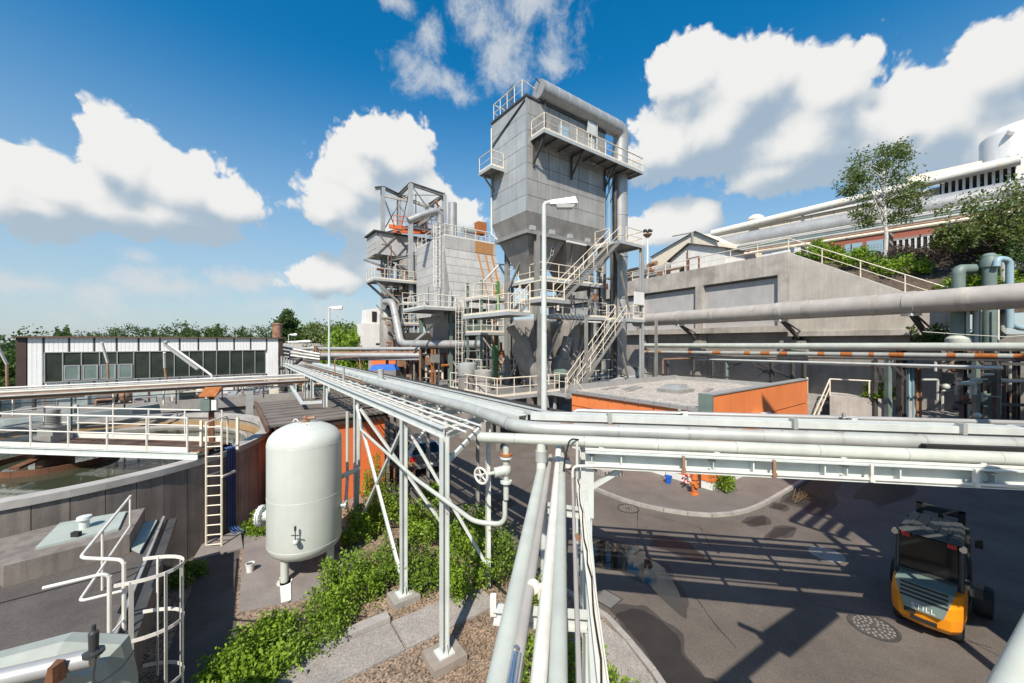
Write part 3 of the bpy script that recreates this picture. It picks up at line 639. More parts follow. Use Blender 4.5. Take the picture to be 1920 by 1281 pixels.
# white guard rail and caged ladder at the roof edge
o = thing('guard_rail', 'white tube guard rail along the chamber roof edge ending at the caged ladder', 'guard rail', (-8.5,8.6,1.9))
b1, b2 = V(-6.22,6.2,0), V(-6.1,5.86,0)
t1 = [G(245,930,3.0), G(150,1046,3.0), b1+Z*3.0, b1+Z*1.4]
t2 = [G(243,988,2.45), G(148,1128,2.45), V(-6.3,6.3,2.45)]
part(o, 'top_rail', MB().tube(bend(t1, .12), .026, 8), m_rail); part(o, 'mid_rail', MB().tube(bend(t2, .1), .022, 8), m_rail)
part(o, 'grab_rail', MB().tube(bend([G(80,1103,3.0), b2+Z*3.0, b2+Z*1.4], .12), .026, 8), m_rail)
for px, py in ((244,930),(192,995)):
    a = G(px, py, 3.0); part(o, 'rail_post', MB().tube([a, (a.x,a.y,1.9)], .02, 8), m_rail)
o = thing('caged_ladder', 'white ladder with a hooped safety cage over the chamber edge', 'ladder', (*b1.xy, 0))
for b in (b1, b2): part(o, 'stile', MB().tube([b+Z*.05, b+Z*2.95], .028, 8), m_rail)
me = mesh('rung', MB().tube([b1-b1, b2-b1], .016, 6), m_rail)
for i in range(7): pc(o, 'rung', me, b1+Z*(.25+.3*i), W=True)
cn = (b1+b2)/2; ox = V(.94,.33,0); oy = V(-.33,.94,0)
hp = [cn+ox*(.12+.72*math.sin(t)**.8)+oy*.38*math.cos(t) for t in np.linspace(.02, math.pi-.02, 15)]
for z in (2.88, 2.0, 1.1):
    m = MB()
    for a, b in zip(hp, hp[1:]): m.bar(a+Z*z, b+Z*z, .01, .055)
    part(o, 'cage_hoop', m, m_rail)
for i in (1, 4, 7, 10, 13): part(o, 'cage_strip', MB().bar(hp[i]*1.0+Z*.9, hp[i]+Z*2.9, .055, .01, up=tuple(hp[i]-cn)), m_rail)
# big elbow duct in the corner
o = thing('elbow_duct', 'pale sheet metal elbow duct turning down in the lower left corner', 'duct', (-4.8,4.55,0))
q = P(196,1215,4.55)
part(o, 'duct_body', MB().tube([q+V(-2.6,-.95,-.22), q+V(-.3,-.1,-.02), q+V(0,0,-.12), q+V(.06,.02,-.45), q+V(.06,.02,-3.0)], .23, 10), m_duct, smooth=False)
me = mesh('seam_band', MB().tube([(0,0,-.015),(0,0,.015)], .236, 16), m_pipe)
pc(o, 'seam_band', me, q+V(.06,.02,-.62), W=True); pc(o, 'seam_band', me, q+V(-1.2,-.35,-.03), q=Z.rotation_difference(V(.96,.28,.02).normalized()), W=True)
q2 = P(120,1242,4.1); o = thing('valve_actuator', 'small pipe with a rusty orange valve box and black actuator beside the elbow duct', 'valve', tuple(q2))
part(o, 'pipe_body', MB().tube([q2+V(-1.6,-.5,-.1), q2+V(.25,.07,0)], .09, 12), m_galv)
part(o, 'valve_box', MB().hull([(q2.x-.0,q2.y-.18,q2.z-.09),(q2.x+.09,q2.y-.18,q2.z-.09),(q2.x+.12,q2.y-.08,q2.z-.09),(q2.x-.0,q2.y-.08,q2.z-.09)],[(q2.x+.03,q2.y-.17,q2.z+.08),(q2.x+.08,q2.y-.17,q2.z+.08),(q2.x+.11,q2.y-.08,q2.z+.1),(q2.x+.02,q2.y-.08,q2.z+.1)]), m_rust)
part(o, 'actuator', MB().lathe([(.09,.05),(.09,.08),(.04,.09),(.045,.28),(.02,.3),(.02,.36),(0,.37)], q2+V(.26,.05,0), 10), m_grey)
part(o, 'cable', MB().tube(bend([q2+V(.3,.05,.1), q2+V(.4,-.1,-.2), q2+V(.62,.0,-.05), q2+V(.7,.05,.1)], .15), .009, 5), m_black)
part(o, 'bracket', MB().bar(q2+V(-1.6,-.75,-.25), q2+V(.3,-.2,-.3), .06, .1).bar(q2+V(-.7,-.45,-.6), q2+V(-.7,-.45,.1), .06, .05), m_rust)
# ------------------------------------------------------------------ pressure vessel
tx, ty = -5.85, 10.95
o = thing('pressure_vessel', 'tall pale green pressure vessel on legs in front of the brown roofed shed', 'pressure vessel', (tx,ty,.07))
prof = [(0,.42)]+[(.94*math.sin(t), .88-.44*math.cos(t)) for t in np.linspace(.2, 1.5, 8)]+[(.945,.9),(.945,3.62)]+[(.94*math.cos(t), 3.64+.52*math.sin(t)) for t in np.linspace(.06, 1.45, 10)]+[(0,4.17)]
part(o, 'shell', MB().lathe(prof, n=56), m_tank, W=False)
me = mesh('weld_seam', MB().lathe([(.946,0),(.95,.006),(.946,.012)], n=56), m_white)
for z in (.9, 2.18, 3.6): pc(o, 'weld_seam', me, (0,0,z))
for a in (250, 10, 130):
    c = V(.66*math.cos(R(a)), .66*math.sin(R(a)), 0)
    part(o, 'leg', MB().tube([c, c+Z*.75], .10, 14), m_tank, W=False)
    part(o, 'foot_plate', MB().lathe([(.19,0),(.19,.025)], c, 16), m_white, W=False)
part(o, 'nozzle', MB().tube([(-.85,.0,1.5),(-1.17,.0,1.5)], .15, 14), m_tank, W=False)
part(o, 'blind_flange', MB().tube([(-1.17,0,1.5),(-1.22,0,1.5)], .29, 18).tube([(-1.235,0,1.5),(-1.28,0,1.5)], .29, 18), m_white, W=False)
me = mesh('bolt', MB().tube([(-.16,0,0),(.03,0,0)], .02, 6), m_galv)
for i in range(12): t = i*math.pi/6; pc(o, 'bolt', me, (-1.17, .25*math.cos(t), 1.5+.25*math.sin(t)))
part(o, 'side_nozzle', MB().tube([(.9,.1,1.75),(1.12,.1,1.75)], .06, 10).tube([(1.08,.1,1.75),(1.13,.1,1.75)], .1, 12), m_galv, W=False)
sv = sub(o, 'gauge_valve')
part(sv, 'valve_body', MB().tube([(.28,-.86,1.28),(.30,-1.06,1.28)], .055, 10).sphere((.30,-1.04,1.28), .07), m_white, W=False)
part(sv, 'hand_wheel', MB().tube([(.30,-1.05,1.3),(.30,-1.05,1.66)], .014, 6).bar((.2,-1.05,1.46),(.4,-1.05,1.46),.02,.02).bar((.3,-1.05,1.58),(.3,-1.05,1.7),.04,.04), m_grey, W=False)
lg = sub(o, 'lifting_lug')
part(lg, 'eye', MB().tube([(.22+.06*math.cos(t), -.3, 4.1+.07*math.sin(t)) for t in np.linspace(0, math.pi, 8)], .016, 6), m_rail, W=False)
part(lg, 'eye', MB().tube([(-.22+.07*math.cos(t), -.1, 4.17+.08*math.sin(t)) for t in np.linspace(0, math.pi, 8)], .016, 6), m_rail, W=False)
part(o, 'safety_valve', MB().lathe([(.12,4.14),(.12,4.19),(.05,4.2),(.05,4.26)], (0,0,0), 12).tube([(0,0,4.25),(.25,.05,4.27)], .045, 8).sphere((.0,0,4.27), .06), m_rustw, W=False)
o = thing('bucket', 'small white bucket standing on the concrete beside the pressure vessel', 'bucket', tuple(G(469,1072,.06)))
part(o, 'shell', MB().lathe([(.085,0),(.105,.22),(.115,.22),(.115,.24),(.1,.24),(.08,.03),(0,.03)], n=18), m_wht, W=False)
part(o, 'debris', MB().sphere((.0,0,.2), .085, .07, .05), m_dsteel, W=False)
solo('timber_board', 'white painted board lying on the concrete at the foot of the vessel', 'board', MB().prism([G(524,1083,.08),G(545,1082,.08),G(546,1125,.08),G(527,1130,.08)], .071, .095), m_wht)
# ------------------------------------------------------------------ shrubs
SH = [(480,1245,.95,.85,5200,'broad bright green shrub spilling over the path in the lower left'), (590,1195,.85,.75,3800,'low green shrub along the kerb blocks in front of the vessel'),
      (445,1290,.8,.7,2600,'green shrub at the lower edge beside the dark side path'), (655,1130,.8,1.0,3600,'leafy green shrub on the gravel right of the vessel legs'),
      (715,1085,.75,1.15,3600,'tall green shrub just left of the second rack post'), (672,1010,.7,1.0,2600,'shaded green shrub close to the right side of the vessel'),
      (735,985,.9,1.3,3200,'green shrub with upright shoots under the rack braces'), (792,1095,.7,1.0,3000,'green shrub between the two nearest rack posts'),
      (800,1010,.9,1.1,2800,'green shrub behind the nearest rack post'), (872,1105,.75,1.2,3600,'bushy green shrub in front of the valve post'),
      (935,1085,.75,1.35,3600,'tall green shrub beside the left pale pipe'), (880,1030,.8,1.2,2600,'green shrub at the foot of the valve post'),
      (484,1000,.45,.9,1800,'small bright shrub between the settling tank and the vessel'), (352,1085,.5,.5,1500,'low straggly weeds growing behind the ladder cage'),
      (815,930,.6,.8,1200,'small shrub near the rear rack post beside the road'), (700,935,.6,1.5,1500,'thin leafy shoots against the orange shed wall')]
for i_, (px, py, r, h, n, lb) in enumerate(SH): shrub(lb, tuple(G(px,py,.05)), r*.88, h*(.8 if h < .95 else 1.25), int(n*1.0), (.078,.066,.088)[i_ % 3], (m_leaf, m_leaf2, m_leaf)[i_ % 3], stems=(26,34,20)[i_ % 3])
for x, y, r, h, n, lb in [(.55,7.5,.55,.9,1900,'green shrub under the parallel pipes at the lower edge'),(1.35,7.2,.5,1.0,1600,'leafy shrub growing by the kerb right of the pipes'),(.0,7.0,.4,.6,900,'small green shrub in the shade below the grey pipe'),
    (1.7,6.6,.45,.8,1100,'green weeds at the lower edge between pipes and apron'),(.7,9.6,.35,.7,700,'small green plant behind the cross beam under the pipes')]:
    shrub(lb, (x,y,.05), r, h, n, .07)
q = OC-U*.35+VV*.35; shrub('round green bush at the corner of the orange building', (q.x,q.y,.1), .5, 1.15, 1500, .09, group=None, stems=18)
# dry grass tufts on the bed
pts = []
gm = MB()
for i in range(1500):
    c = random.choice([(-1.6,8.6),(-.7,7.2),(-2.3,9.0),(-.4,8.3)]); x, y = c[0]+random.gauss(0,.45), c[1]+random.gauss(0,.4); h = random.uniform(.05,.2); a = random.uniform(0,6.28); k = random.uniform(.03,.12)
    if 0 < (Vector((x,y,0))-ps).dot(VV) < 4.3 and -1 < (Vector((x,y,0))-ps).dot(U) < .05: continue
    gm.add([(x,y,.04),(x+.012*math.cos(a),y+.012*math.sin(a),.04),(x+k*math.cos(a+1),y+k*math.sin(a+1),.05+h)], [(0,1,2)])
o = solo('dry_grass', None, None, gm, M('dry_grass', (.34,.23,.12), (.25,.16,.08), 5, .9), kind='stuff', smooth=False)
# ------------------------------------------------------------------ left pipe rack (runs away along U)
RU = Vector((-.590,.807,0)); RV = Vector((.807,.590,0)); RA = math.atan2(RV.y, RV.x)
A = V(-1.37,7.83,0)
def L(s, e, z): return A+RU*s+RV*e+Z*z       # along, across, height
o = lrk = thing('pipe_rack', 'long pale steel pipe rack on slender posts running back past the vessel', 'pipe rack', tuple(A), RA)
END = 29.
part(o, 'beam', MB().ibeam(L(0,0,4.65), L(END,0,4.65), .14, .2), m_white)
part(o, 'beam', MB().ibeam(L(1.2,2.25,4.62), L(END,2.25,4.62), .14, .2), m_white)
me = mesh('cross_beam', MB().ibeam((0,0,0),(2.25,0,0), .09, .12), m_white)
s = .9
while s < END: pc(o, 'cross_beam', me, (0,s,4.6)); s += 1.35
pm = mesh('rack_post', MB().ibeam((0,0,0),(0,0,4.55), .15, .15, .016, up=(1,0,0)), m_white)
bp = mesh('base_plate', MB().box(-.17,.17,-.15,.15,0,.03), m_white)
gp = mesh('gusset', MB().hull([(-.015,.07,.03),(.015,.07,.03),(.015,.15,.03),(-.015,.15,.03)],[(-.015,.07,.22),(.015,.07,.22),(.015,.08,.22),(-.015,.08,.22)]), m_white)
for s, e, z in ((0,0,.2),(2.27,0,.2),(6.75,0,0),(4.3,2.05,0),(17.5,0,0),(17.5,2.05,0),(22,0,0),(22,2.05,0),(27,0,0),(27,2.05,0)):
    pc(o, 'rack_post', pm, (e,s,0))
    pc(o, 'base_plate', bp, (e,s,z)); 
    if s < 3:
        for r in (0, math.pi): pc(o, 'gusset', gp, (e,s,z), r)
pm2 = mesh('short_post', MB().ibeam((0,0,3.52),(0,0,4.55), .15, .15, .016, up=(1,0,0)), m_white)
for s in (12.0, 15.5): pc(o, 'short_post', pm2, (0,s,0))
part(o, 'rack_post', MB().ibeam(V(-.62,10.15,0), V(-.62,10.15,4.5), .13, .13, .014, up=(1,0,0)), m_white)
part(o, 'cross_beam', MB().ibeam(L(0.05,0.08,4.58), V(-.62,10.1,4.55), .09, .12), m_white)
for a, b in ((L(2.27,0,4.4),L(6.3,0,.5)),(L(6.75,0,4.3),L(2.5,0,.6)),(L(.1,.1,4.0),V(-.75,8.9,4.5)),(L(2.3,.1,3.6),L(4.2,1.95,4.4)),(L(4.3,2.05,.6),L(6.6,.1,4.2)),(V(-.7,10.15,.7),L(2.4,.15,4.3))):
    part(o, 'brace', MB().bar(a, b, .075, .075), m_white)
part(o, 'edge_strip', MB().bar(L(.1,.13,4.77), L(END,.13,4.77), .05, .04), m_rail)
# plinths
for s, lb, w in ((0,'rust stained square concrete plinth under the nearest rack post',.36),(2.27,'grey concrete plinth under the second rack post',.33)):
    c = L(s,0,0); q = [c+RV*(w*i)+RU*(w*.85*j) for i,j in ((-1,-1),(1,-1),(1,1),(-1,1))]
    solo('plinth', lb, 'plinth', MB().prism(q, .02, .2), m_plinth if s == 0 else m_kerb, smooth=False)
# lines lying on the rack
def rk(lb, e, z, r, mat, s0=.0, s1=END, step=0, band=None, grp=None): return pipe('pipe', lb, [L(s0,e,z), L(s1,e,z)], r, mat, step=step, band=band, n=8, group=grp)
rk('thin white conduit nearest the outer edge of the long rack', .24, 4.72, .022, m_rail, -.45)
rk('thin white conduit second from the outer edge of the long rack', .36, 4.72, .016, m_rail, 2.2)
rk('thin white pipe in the middle of the rack left of the jacketed pipe', .72, 4.74, .025, m_white, -.25, 20)
rk('thin dark pipe lying beside the jacketed pipe on the rack', 1.27, 4.73, .03, m_dsteel, 4, 24)
rk('rusty thin pipe on the far half of the long rack', 1.05, 4.75, .04, m_rustw, 9.5, 26)
rk('white conduit third from the outer edge of the long rack', .5, 4.72, .03, m_rail, -.3, 26)
rk('pale pipe close behind the jacketed pipe on the rack', 1.3, 4.78, .05, m_pipe, .4, 26)
rk('thin grey pipe between the pale pipe and the white channel on the rack', 1.47, 4.74, .03, m_galv, 0, 26)
rk('pale pipe between the white channel and the cable tray on the rack', 2.07, 4.8, .06, m_pipe, 0, 26)
o = pipe('insulated_pipe', 'thick grey jacketed pipe on the rack that bends onto the road bridge', [L(9.0,.93,4.94), L(.55,1.0,4.94), V(.15,7.03,4.93), V(10.0,5.46,4.93)], .122, m_ins, step=1.15, band=m_galv, rad=.5, n=18)
part(o, 'end_cap', MB().tube([L(9.0,.93,4.94), L(9.12,.93,4.94), L(9.3,.95,4.94)], [.122,.1,.03], 14), m_galv)
for i in range(26):
    k_ = random.uniform(.02,.72); p_ = V(.15,7.03,4.93).lerp(V(10.0,5.46,4.93), k_); d_ = V(.9875,-.1575,0); a_ = random.uniform(-.35,.55); n_ = V(.1575,.9875,0)*math.sin(a_)+Z*math.cos(a_); l_ = random.uniform(.03,.22)
    part(o, 'rust_scab', MB().bar(p_+n_*.1225-d_*l_, p_+n_*.1225+d_*l_, random.uniform(.008,.02), .004, up=tuple(n_)), random.choice((m_rustp,m_rustw,m_rust)))
def tray(lb, pts, w, h, mat=None, fill=None, name='cable_tray'):
    o = thing(name, lb, 'cable tray', tuple(pts[0]))
    for a, b in zip(pts, pts[1:]):
        d, sdv, u = MB().frame(a, b)
        part(o, 'tray_floor', MB().bar(a, b, w, .012), mat or m_white)
        for k in (-1, 1): part(o, 'tray_side', MB().bar(Vector(a)+sdv*k*w/2, Vector(b)+sdv*k*w/2, .012, h, off=(0,h/2)), mat or m_white)
        if fill:
            for i in range(fill): part(o, 'cable', MB().tube([Vector(a)+sdv*(w*(-.35+.7*i/max(1,fill-1)))+Z*.035, Vector(b)+sdv*(w*(-.35+.7*i/max(1,fill-1)))+Z*.035], .02, 6), m_dsteel)
    return o
o = thing('channel_beam', 'broad white channel lying along the rack behind the jacketed pipe', 'channel', tuple(L(-.3,1.55,4.78)))
part(o, 'web', MB().bar(L(-.35,1.75,4.86), L(26,1.75,4.86), .24, .012), m_white)
part(o, 'flange', MB().bar(L(-.35,1.63,4.8), L(26,1.63,4.8), .012, .11), m_white); part(o, 'flange', MB().bar(L(-.35,1.87,4.8), L(26,1.87,4.8), .012, .11), m_white)
tray('open white cable tray with dark cables along the rear side of the rack', [L(-.5,2.4,4.78), L(24,2.4,4.78)], .3, .09, None, 3)
o = thing('walkway', 'dark grating walkway with pale edge beam along the back of the rack', 'walkway', tuple(L(0,2.6,4.7)))
part(o, 'deck', MB().bar(L(-1.9,3.35,4.6), L(22,3.35,4.6), .62, .03), m_dsteel)
part(o, 'edge_beam', MB().bar(L(-1.9,3.0,4.62), L(22,3.0,4.62), .06, .16), m_pipe); part(o, 'edge_beam', MB().bar(L(-1.9,3.68,4.6), L(22,3.68,4.6), .06, .1), m_dsteel)
for s in (0,4,8,12,16): part(o, 'bracket', MB().bar(L(s,2.05,4.5), L(s,3.65,4.5), .07, .07), m_white); part(o, 'support_post', MB().ibeam(L(s,3.2,0), L(s,3.2,4.5), .12, .12, up=(1,0,0)), m_steel)
for i, (s, e) in enumerate(((11,.55),(14,.8),(9.8,1.8))):
    q = L(s,e,4.75); o = thing('vent_stack', ('white stub pipe rising from the far rack','rusty bent pipe arching over the far rack','short grey vent pot standing on the rack')[i], 'vent', tuple(q))
    if i == 1: part(o, 'pipe_body', MB().tube(bend([q, q+Z*.9, q+RV*1.2+Z*.95, q+RV*1.25+Z*.3],.2), .03, 8), m_rustw)
    else: part(o, 'pipe_body', MB().tube([q, q+Z*(.6 if i == 0 else .55)], .05 if i == 0 else .13, 12), m_ins)
pipe('pipe', 'slim white pipe sloping from the rack to the road valve in front of the posts', [L(6.4,-.02,1.35), L(6.4,-.02,4.0)+V(.1,-.1,-.05), L(5.6,-.16,3.72), L(1.0,-.2,3.72)+V(.0,0,-.25), V(-.65,6.75,3.35), V(-.12,6.65,3.35), V(-.12,6.65,3.75)], .042, m_pipe, rad=.18)
pipe('pipe', 'white bent pipe joining the vessel nozzle to the rack post', [V(-4.75,11.05,1.83), L(6.9,-.25,1.83), L(6.9,-.25,4.1)], .05, m_pipe, rad=.2)
pipe('pipe', 'pale drain pipe running from the vessel to the shed wall', [V(-5.0,11.3,2.55), V(-4.75,12.0,2.55)], .07, m_pipe)
# loop of white channel on the shed roof
o = thing('channel_bracket', 'white channel bracket bent across the brown shed roof below the rack', 'bracket', tuple(L(12,0,3.6)))
part(o, 'arm', MB().bar(L(12.2,-.1,3.75), L(12.4,-.95,3.75), .12, .12), m_white); part(o, 'arm', MB().bar(L(12.4,-.9,3.75), L(17.5,-.75,4.0), .12, .12), m_white)
# ------------------------------------------------------------------ valve under the front pipe
o = thing('gate_valve', 'pale gate valve with a spoked handwheel hanging below the front bridge pipe', 'valve', (-.12,6.62,3.7))
c = V(-.1,6.62,4.3)
part(o, 'valve_body', MB().sphere(c, .095,.09,.11).tube([c+Z*.1, c+Z*.42], .055, 12).tube([c-Z*.1, c-Z*.5], .048, 12), m_pipe)
part(o, 'flange', MB().tube([c+Z*.2, c+Z*.235], .105, 14), m_white); part(o, 'flange', MB().tube([c+Z*.25, c+Z*.28], .105, 14), m_rustp); part(o, 'flange', MB().tube([c-Z*.22, c-Z*.18], .10, 14), m_white)
part(o, 'bonnet', MB().tube([c, c+V(-.2,-.05,-.03)], .085, 12).tube([c+V(-.2,-.05,-.03), c+V(-.45,-.12,-.06)], .03, 8), m_pipe)
hw = sub(o, 'hand_wheel'); h0 = c+V(-.42,-.11,-.06); ax = V(-.55,-.8,-.1).normalized(); s1 = ax.cross(Z).normalized(); s2 = s1.cross(ax)
part(hw, 'wheel_rim', MB().tube([h0+(s1*math.cos(t)+s2*math.sin(t))*.135 for t in np.linspace(0, 2*math.pi, 21)], .02, 7, cap=False), m_rail)
for k in range(5): part(hw, 'spoke', MB().tube([h0, h0+(s1*math.cos(k*1.2566)+s2*math.sin(k*1.2566))*.135], .014, 6), m_rail)
part(hw, 'hub', MB().sphere(h0, .04), m_pipe)
# ------------------------------------------------------------------ road bridge (runs right along B)
BA = R(-9); B = V(math.cos(BA), math.sin(BA), 0); Bn = V(-B.y, B.x, 0)
B0 = V(2.02,6.1,0)
def BR(t, n, z): return B0+B*t+Bn*n+Z*z       # along, depth behind the front beam, height
o = thing('pipe_bridge', 'pale steel beam bridge carrying pipes across the road', 'pipe bridge', tuple(B0), BA)
part(o, 'front_beam', MB().ibeam(BR(-.85,0,4.635), BR(8.2,0,4.635), .34, .25), m_white)
part(o, 'rear_beam', MB().ibeam(BR(-1.9,2.35,4.68), BR(8.2,2.35,4.68), .2, .26), m_white)
part(o, 'middle_beam', MB().ibeam(BR(-2.0,1.25,4.6), BR(8.2,1.25,4.6), .14, .2), m_white)
me = mesh('cross_beam', MB().ibeam((0,-.1,0),(0,3.1,0), .1, .14), m_white)
for t in np.arange(-.75, 8.2, 1.8): pc(o, 'cross_beam', me, (t,0,4.62))
st = mesh('stiffener', MB().box(-.01,.01,-.125,-.008,4.5,4.745), m_white)
for t in np.arange(-.3, 8, .95): pc(o, 'stiffener', st, (t,0,0))
pm = mesh('bridge_post', MB().ibeam((0,0,0),(0,0,4.48), .15, .15, .016, up=(1,0,0)), m_white)
for t, n in ((-.82,0),(-.82,2.35)): pc(o, 'bridge_post', pm, (t,n,0))
part(o, 'knee_brace', MB().bar(BR(-.76,0,4.15), BR(-.3,0,4.46), .07, .07), m_white)
part(o, 'tie_plate', MB().box(-.92,-.72,-.1,-.085,3.7,4.5), m_white, W=False)
part(o, 'capping_strip', MB().bar(BR(-.85,-.02,4.775), BR(8.2,-.02,4.775), .1, .014), m_rail)
# pipes on the bridge
o = pipe('pipe', 'smooth pale pipe with capped end at the front of the road bridge', [V(-.52,6.62,4.86), BR(8.2,.12,4.86)], .088, m_pipe, step=1.15, band=m_steel, n=20, bw=.010, bo=1.012)
part(o, 'end_cap', MB().sphere((-.52,6.62,4.86), .088,.088,.088, 14, 8), m_pipe)
me = mesh('saddle', MB().box(-.04,.04,-.06,.06,-.1,-.02), m_white)
for t in np.arange(-.6,8,1.75): pc(o, 'saddle', me, BR(t,.12,4.87), W=True)
pipe('pipe', 'thin pale pipe on brackets along the outer face of the bridge beam', [BR(-1.05,-.18,4.2), BR(-1.05,-.17,4.54), BR(-.6,-.17,4.56), BR(8.2,-.17,4.56)], .02, m_rail, rad=.1, n=8)
o = thing('pipe_hanger', 'row of small clamps holding the thin pipe on the bridge beam', 'pipe clamps', tuple(BR(0,-.1,4.6)), BA)
for t in np.arange(.6,8,1.25): part(o, 'clamp', MB().box(t-.018,t+.018,-.1,-.05,-.06,.17).box(t-.03,t+.03,-.11,-.06,-.07,-.01), m_rustw if int(t*10) % 3 == 0 else m_rail, W=False)
pipe('pipe', 'polished grey pipe with a bent end along the back edge of the bridge', [BR(-1.05,3.0,4.45), BR(-1.05,3.0,4.85), BR(8.2,3.0,4.85)], .055, m_galv, rad=.15, n=12)
pipe('pipe', 'slim white pipe just in front of the polished pipe on the bridge', [BR(-.9,2.72,4.82), BR(8.2,2.72,4.82)], .028, m_rail, n=8)
pipe('pipe', 'pale pipe in the shade between the jacketed pipe and the box channel', [BR(-1.2,1.4,4.8), BR(8.2,1.4,4.8)], .07, m_pipe, n=10)
pipe('pipe', 'thin grey pipe just in front of the box channel on the bridge', [BR(-1.4,1.72,4.78), BR(8.2,1.72,4.78)], .04, m_galv, n=8)
pipe('pipe', 'slim pale pipe between the front pipe and the jacketed bridge pipe', [BR(-.9,.62,4.8), BR(8.2,.62,4.8)], .035, m_white, n=8)
tray('pale perforated cable tray between slim pipes at the back of the bridge', [BR(-1.5,2.55,4.83), BR(8.2,2.55,4.83)], .16, .05)
o = thing('box_beam', 'broad pale box channel lying along the middle of the bridge', 'channel', tuple(BR(-1.9,2.1,4.83)))
part(o, 'web', MB().bar(BR(-1.95,2.12,4.93), BR(8.2,2.12,4.93), .3, .012), m_white); part(o, 'flange', MB().bar(BR(-1.95,1.97,4.87), BR(8.2,1.97,4.87), .012, .12), m_white)
for t in (-.3, 3.2, 6.0): part(o, 'bracket', MB().box(*(lambda q: (q.x-.04,q.x+.04,q.y-.1,q.y+.05,4.8,5.0))(BR(t,2.0,0))), m_ins)
pipe('pipe', 'weathered dark hose lying loose between the bridge pipes', [BR(1.0,.42,4.86), BR(3.5,.45,4.82), BR(8.2,.5,4.83)], .03, m_rustw, n=7)
o = solo('cable_duct', 'black plastic duct end lying between the thick pipes at the right of the bridge', 'duct', MB().bar(BR(4.2,.42,4.9), BR(8.2,.5,4.9), .1, .09), m_black)
for t in (1.4, 4.7):
    q = BR(t,2.85,4.85); o = thing('pipe_clamp', ('small pale clamp with lever on the bridge above the orange wall','small pale clamp with lever on the right half of the bridge')[t > 2], 'clamp', tuple(q), BA)
    part(o, 'bracket', MB().box(-.05,.05,-.2,.12,-.05,.06), m_white, W=False); part(o, 'bolt', MB().box(-.12,-.06,-.05,.0,.0,.14).tube([(-.16,-.1,.05),(.06,-.1,.08)], .015, 6), m_galv, W=False)
# parallel pipes coming towards the camera
def dn(px0, py0, px1, py1, z): a = G(px0,py0,z); b = G(px1,py1,z); return a, b+(b-a).normalized()*3.2
a, b = dn(1011,880,929,1281,4.35); a0 = V(a.x+.03, 6.46, 4.8)
o = pipe('pipe', 'thick pale pipe turning down from the bridge, leftmost of the parallel pipes', [a0, V(a0.x,a0.y-.02,4.36), b], .077, m_pipe, rad=.16, n=18)
part(o, 'collar', MB().tube([a0-Z*.12, a0-Z*.30], .098, 16), m_ins); part(o, 'drain_cock', MB().tube([P(953,1240,2.62), P(951,1262,2.6)], .022, 8).tube([P(952,1240,2.6), P(951,1205,2.72)], .004, 5), m_chrome)
a, b = dn(1030,874,982,1172,4.35)
o = pipe('pipe', 'slim grey pipe with a polished end joint, second of the parallel pipes', [a+V(.07,.5,.02), b], .043, m_wpipe, n=14)
q = G(968,1235,4.36); part(o, 'joint', MB().tube([q, q+(b-a).normalized()*.5], .056, 14).tube([q+Z*.02, q+Z*.08], .02, 8), m_chrome)
q = G(1000,1100,4.37); part(o, 'clamp', MB().tube([q-(b-a).normalized()*.02, q+(b-a).normalized()*.02], .058, 14).box(q.x+.04,q.x+.12,q.y-.02,q.y+.02,q.z-.1,q.z+.02), m_rail)
a, b = dn(1046,870,1010,1281,4.35); pipe('pipe', 'bright white pipe, third of the parallel pipes running towards the camera', [a+V(.08,.55,.2), a, b], .056, m_rail, n=16, rad=.15)
a, b = dn(1064.5,872,1059,1281,4.35); o = pipe('pipe', 'thick pale pipe with dark sleeve, fourth of the parallel pipes', [a+V(.02,.9,.02), b], .062, m_pipe, n=18)
part(o, 'sleeve', MB().tube([a+V(.01,.5,.01), a+V(0,.02,.01)], .065, 16), m_dsteel); part(o, 'sleeve_ring', MB().tube([a+V(0,.03,.01), a+V(0,.0,.01)], .07, 16), m_rail)
a, b = dn(1081,900,1095,1281,4.35); o = pipe('pipe', 'thin weathered conduit beside the tray, fifth of the parallel pipes', [a+V(-.02,.3,.0), b], .020, m_wpipe, n=8)
q = G(1084,1010,4.36); part(o, 'coupling', MB().tube([q, q+V(0,.06,0)], .03, 10), m_rustw)
a, b = dn(1084,903,1130,1281,4.38); o = thing('cable_tray', 'narrow white cable tray with a black cable, rightmost of the parallel lines', 'cable tray', tuple(a))
part(o, 'tray_floor', MB().bar(a, b, .06, .012), m_rail); part(o, 'tray_side', MB().bar(a, b, .01, .05, off=(.03,.02)), m_rail); part(o, 'tray_side', MB().bar(a, b, .01, .05, off=(-.03,.02)), m_rail)
k = [a.lerp(b, i/30)+V(random.uniform(-.016,.016),0,.03) for i in range(31)]; part(o, 'cable', MB().tube(k, .008, 5), m_black)
a, b = dn(1088,930,1104,1281,4.22); o = thing('support_rack', 'pale beam with cross beams carrying the parallel pipes towards the camera', 'pipe support', tuple(a))
part(o, 'beam', MB().ibeam(a+V(.1,.2,0), b+V(.04,0,0), .09, .16), m_white)
for z_, py in ((4.2,1152),(4.2,950)):
    q0, q1 = G(926 if py > 1000 else 1012, py, z_), G(1116 if py > 1000 else 1100, py+14, z_); part(o, 'cross_beam', MB().ibeam(q0, q1, .1, .12), m_white)
    if py > 1000: part(o, 'support_post', MB().ibeam(V(q1.x-.03,q1.y,0), V(q1.x-.03,q1.y,4.13), .12, .12, up=(1,0,0)), m_white); part(o, 'end_stop', MB().box(q0.x-.03,q0.x+.02,q0.y-.03,q0.y+.03,4.2,4.36), m_rail)
pipe('pipe', 'thin white pipe standing along the front bridge post', [BR(-.98,-.08,.1), BR(-.98,-.08,4.9)], .022, m_white, n=8)
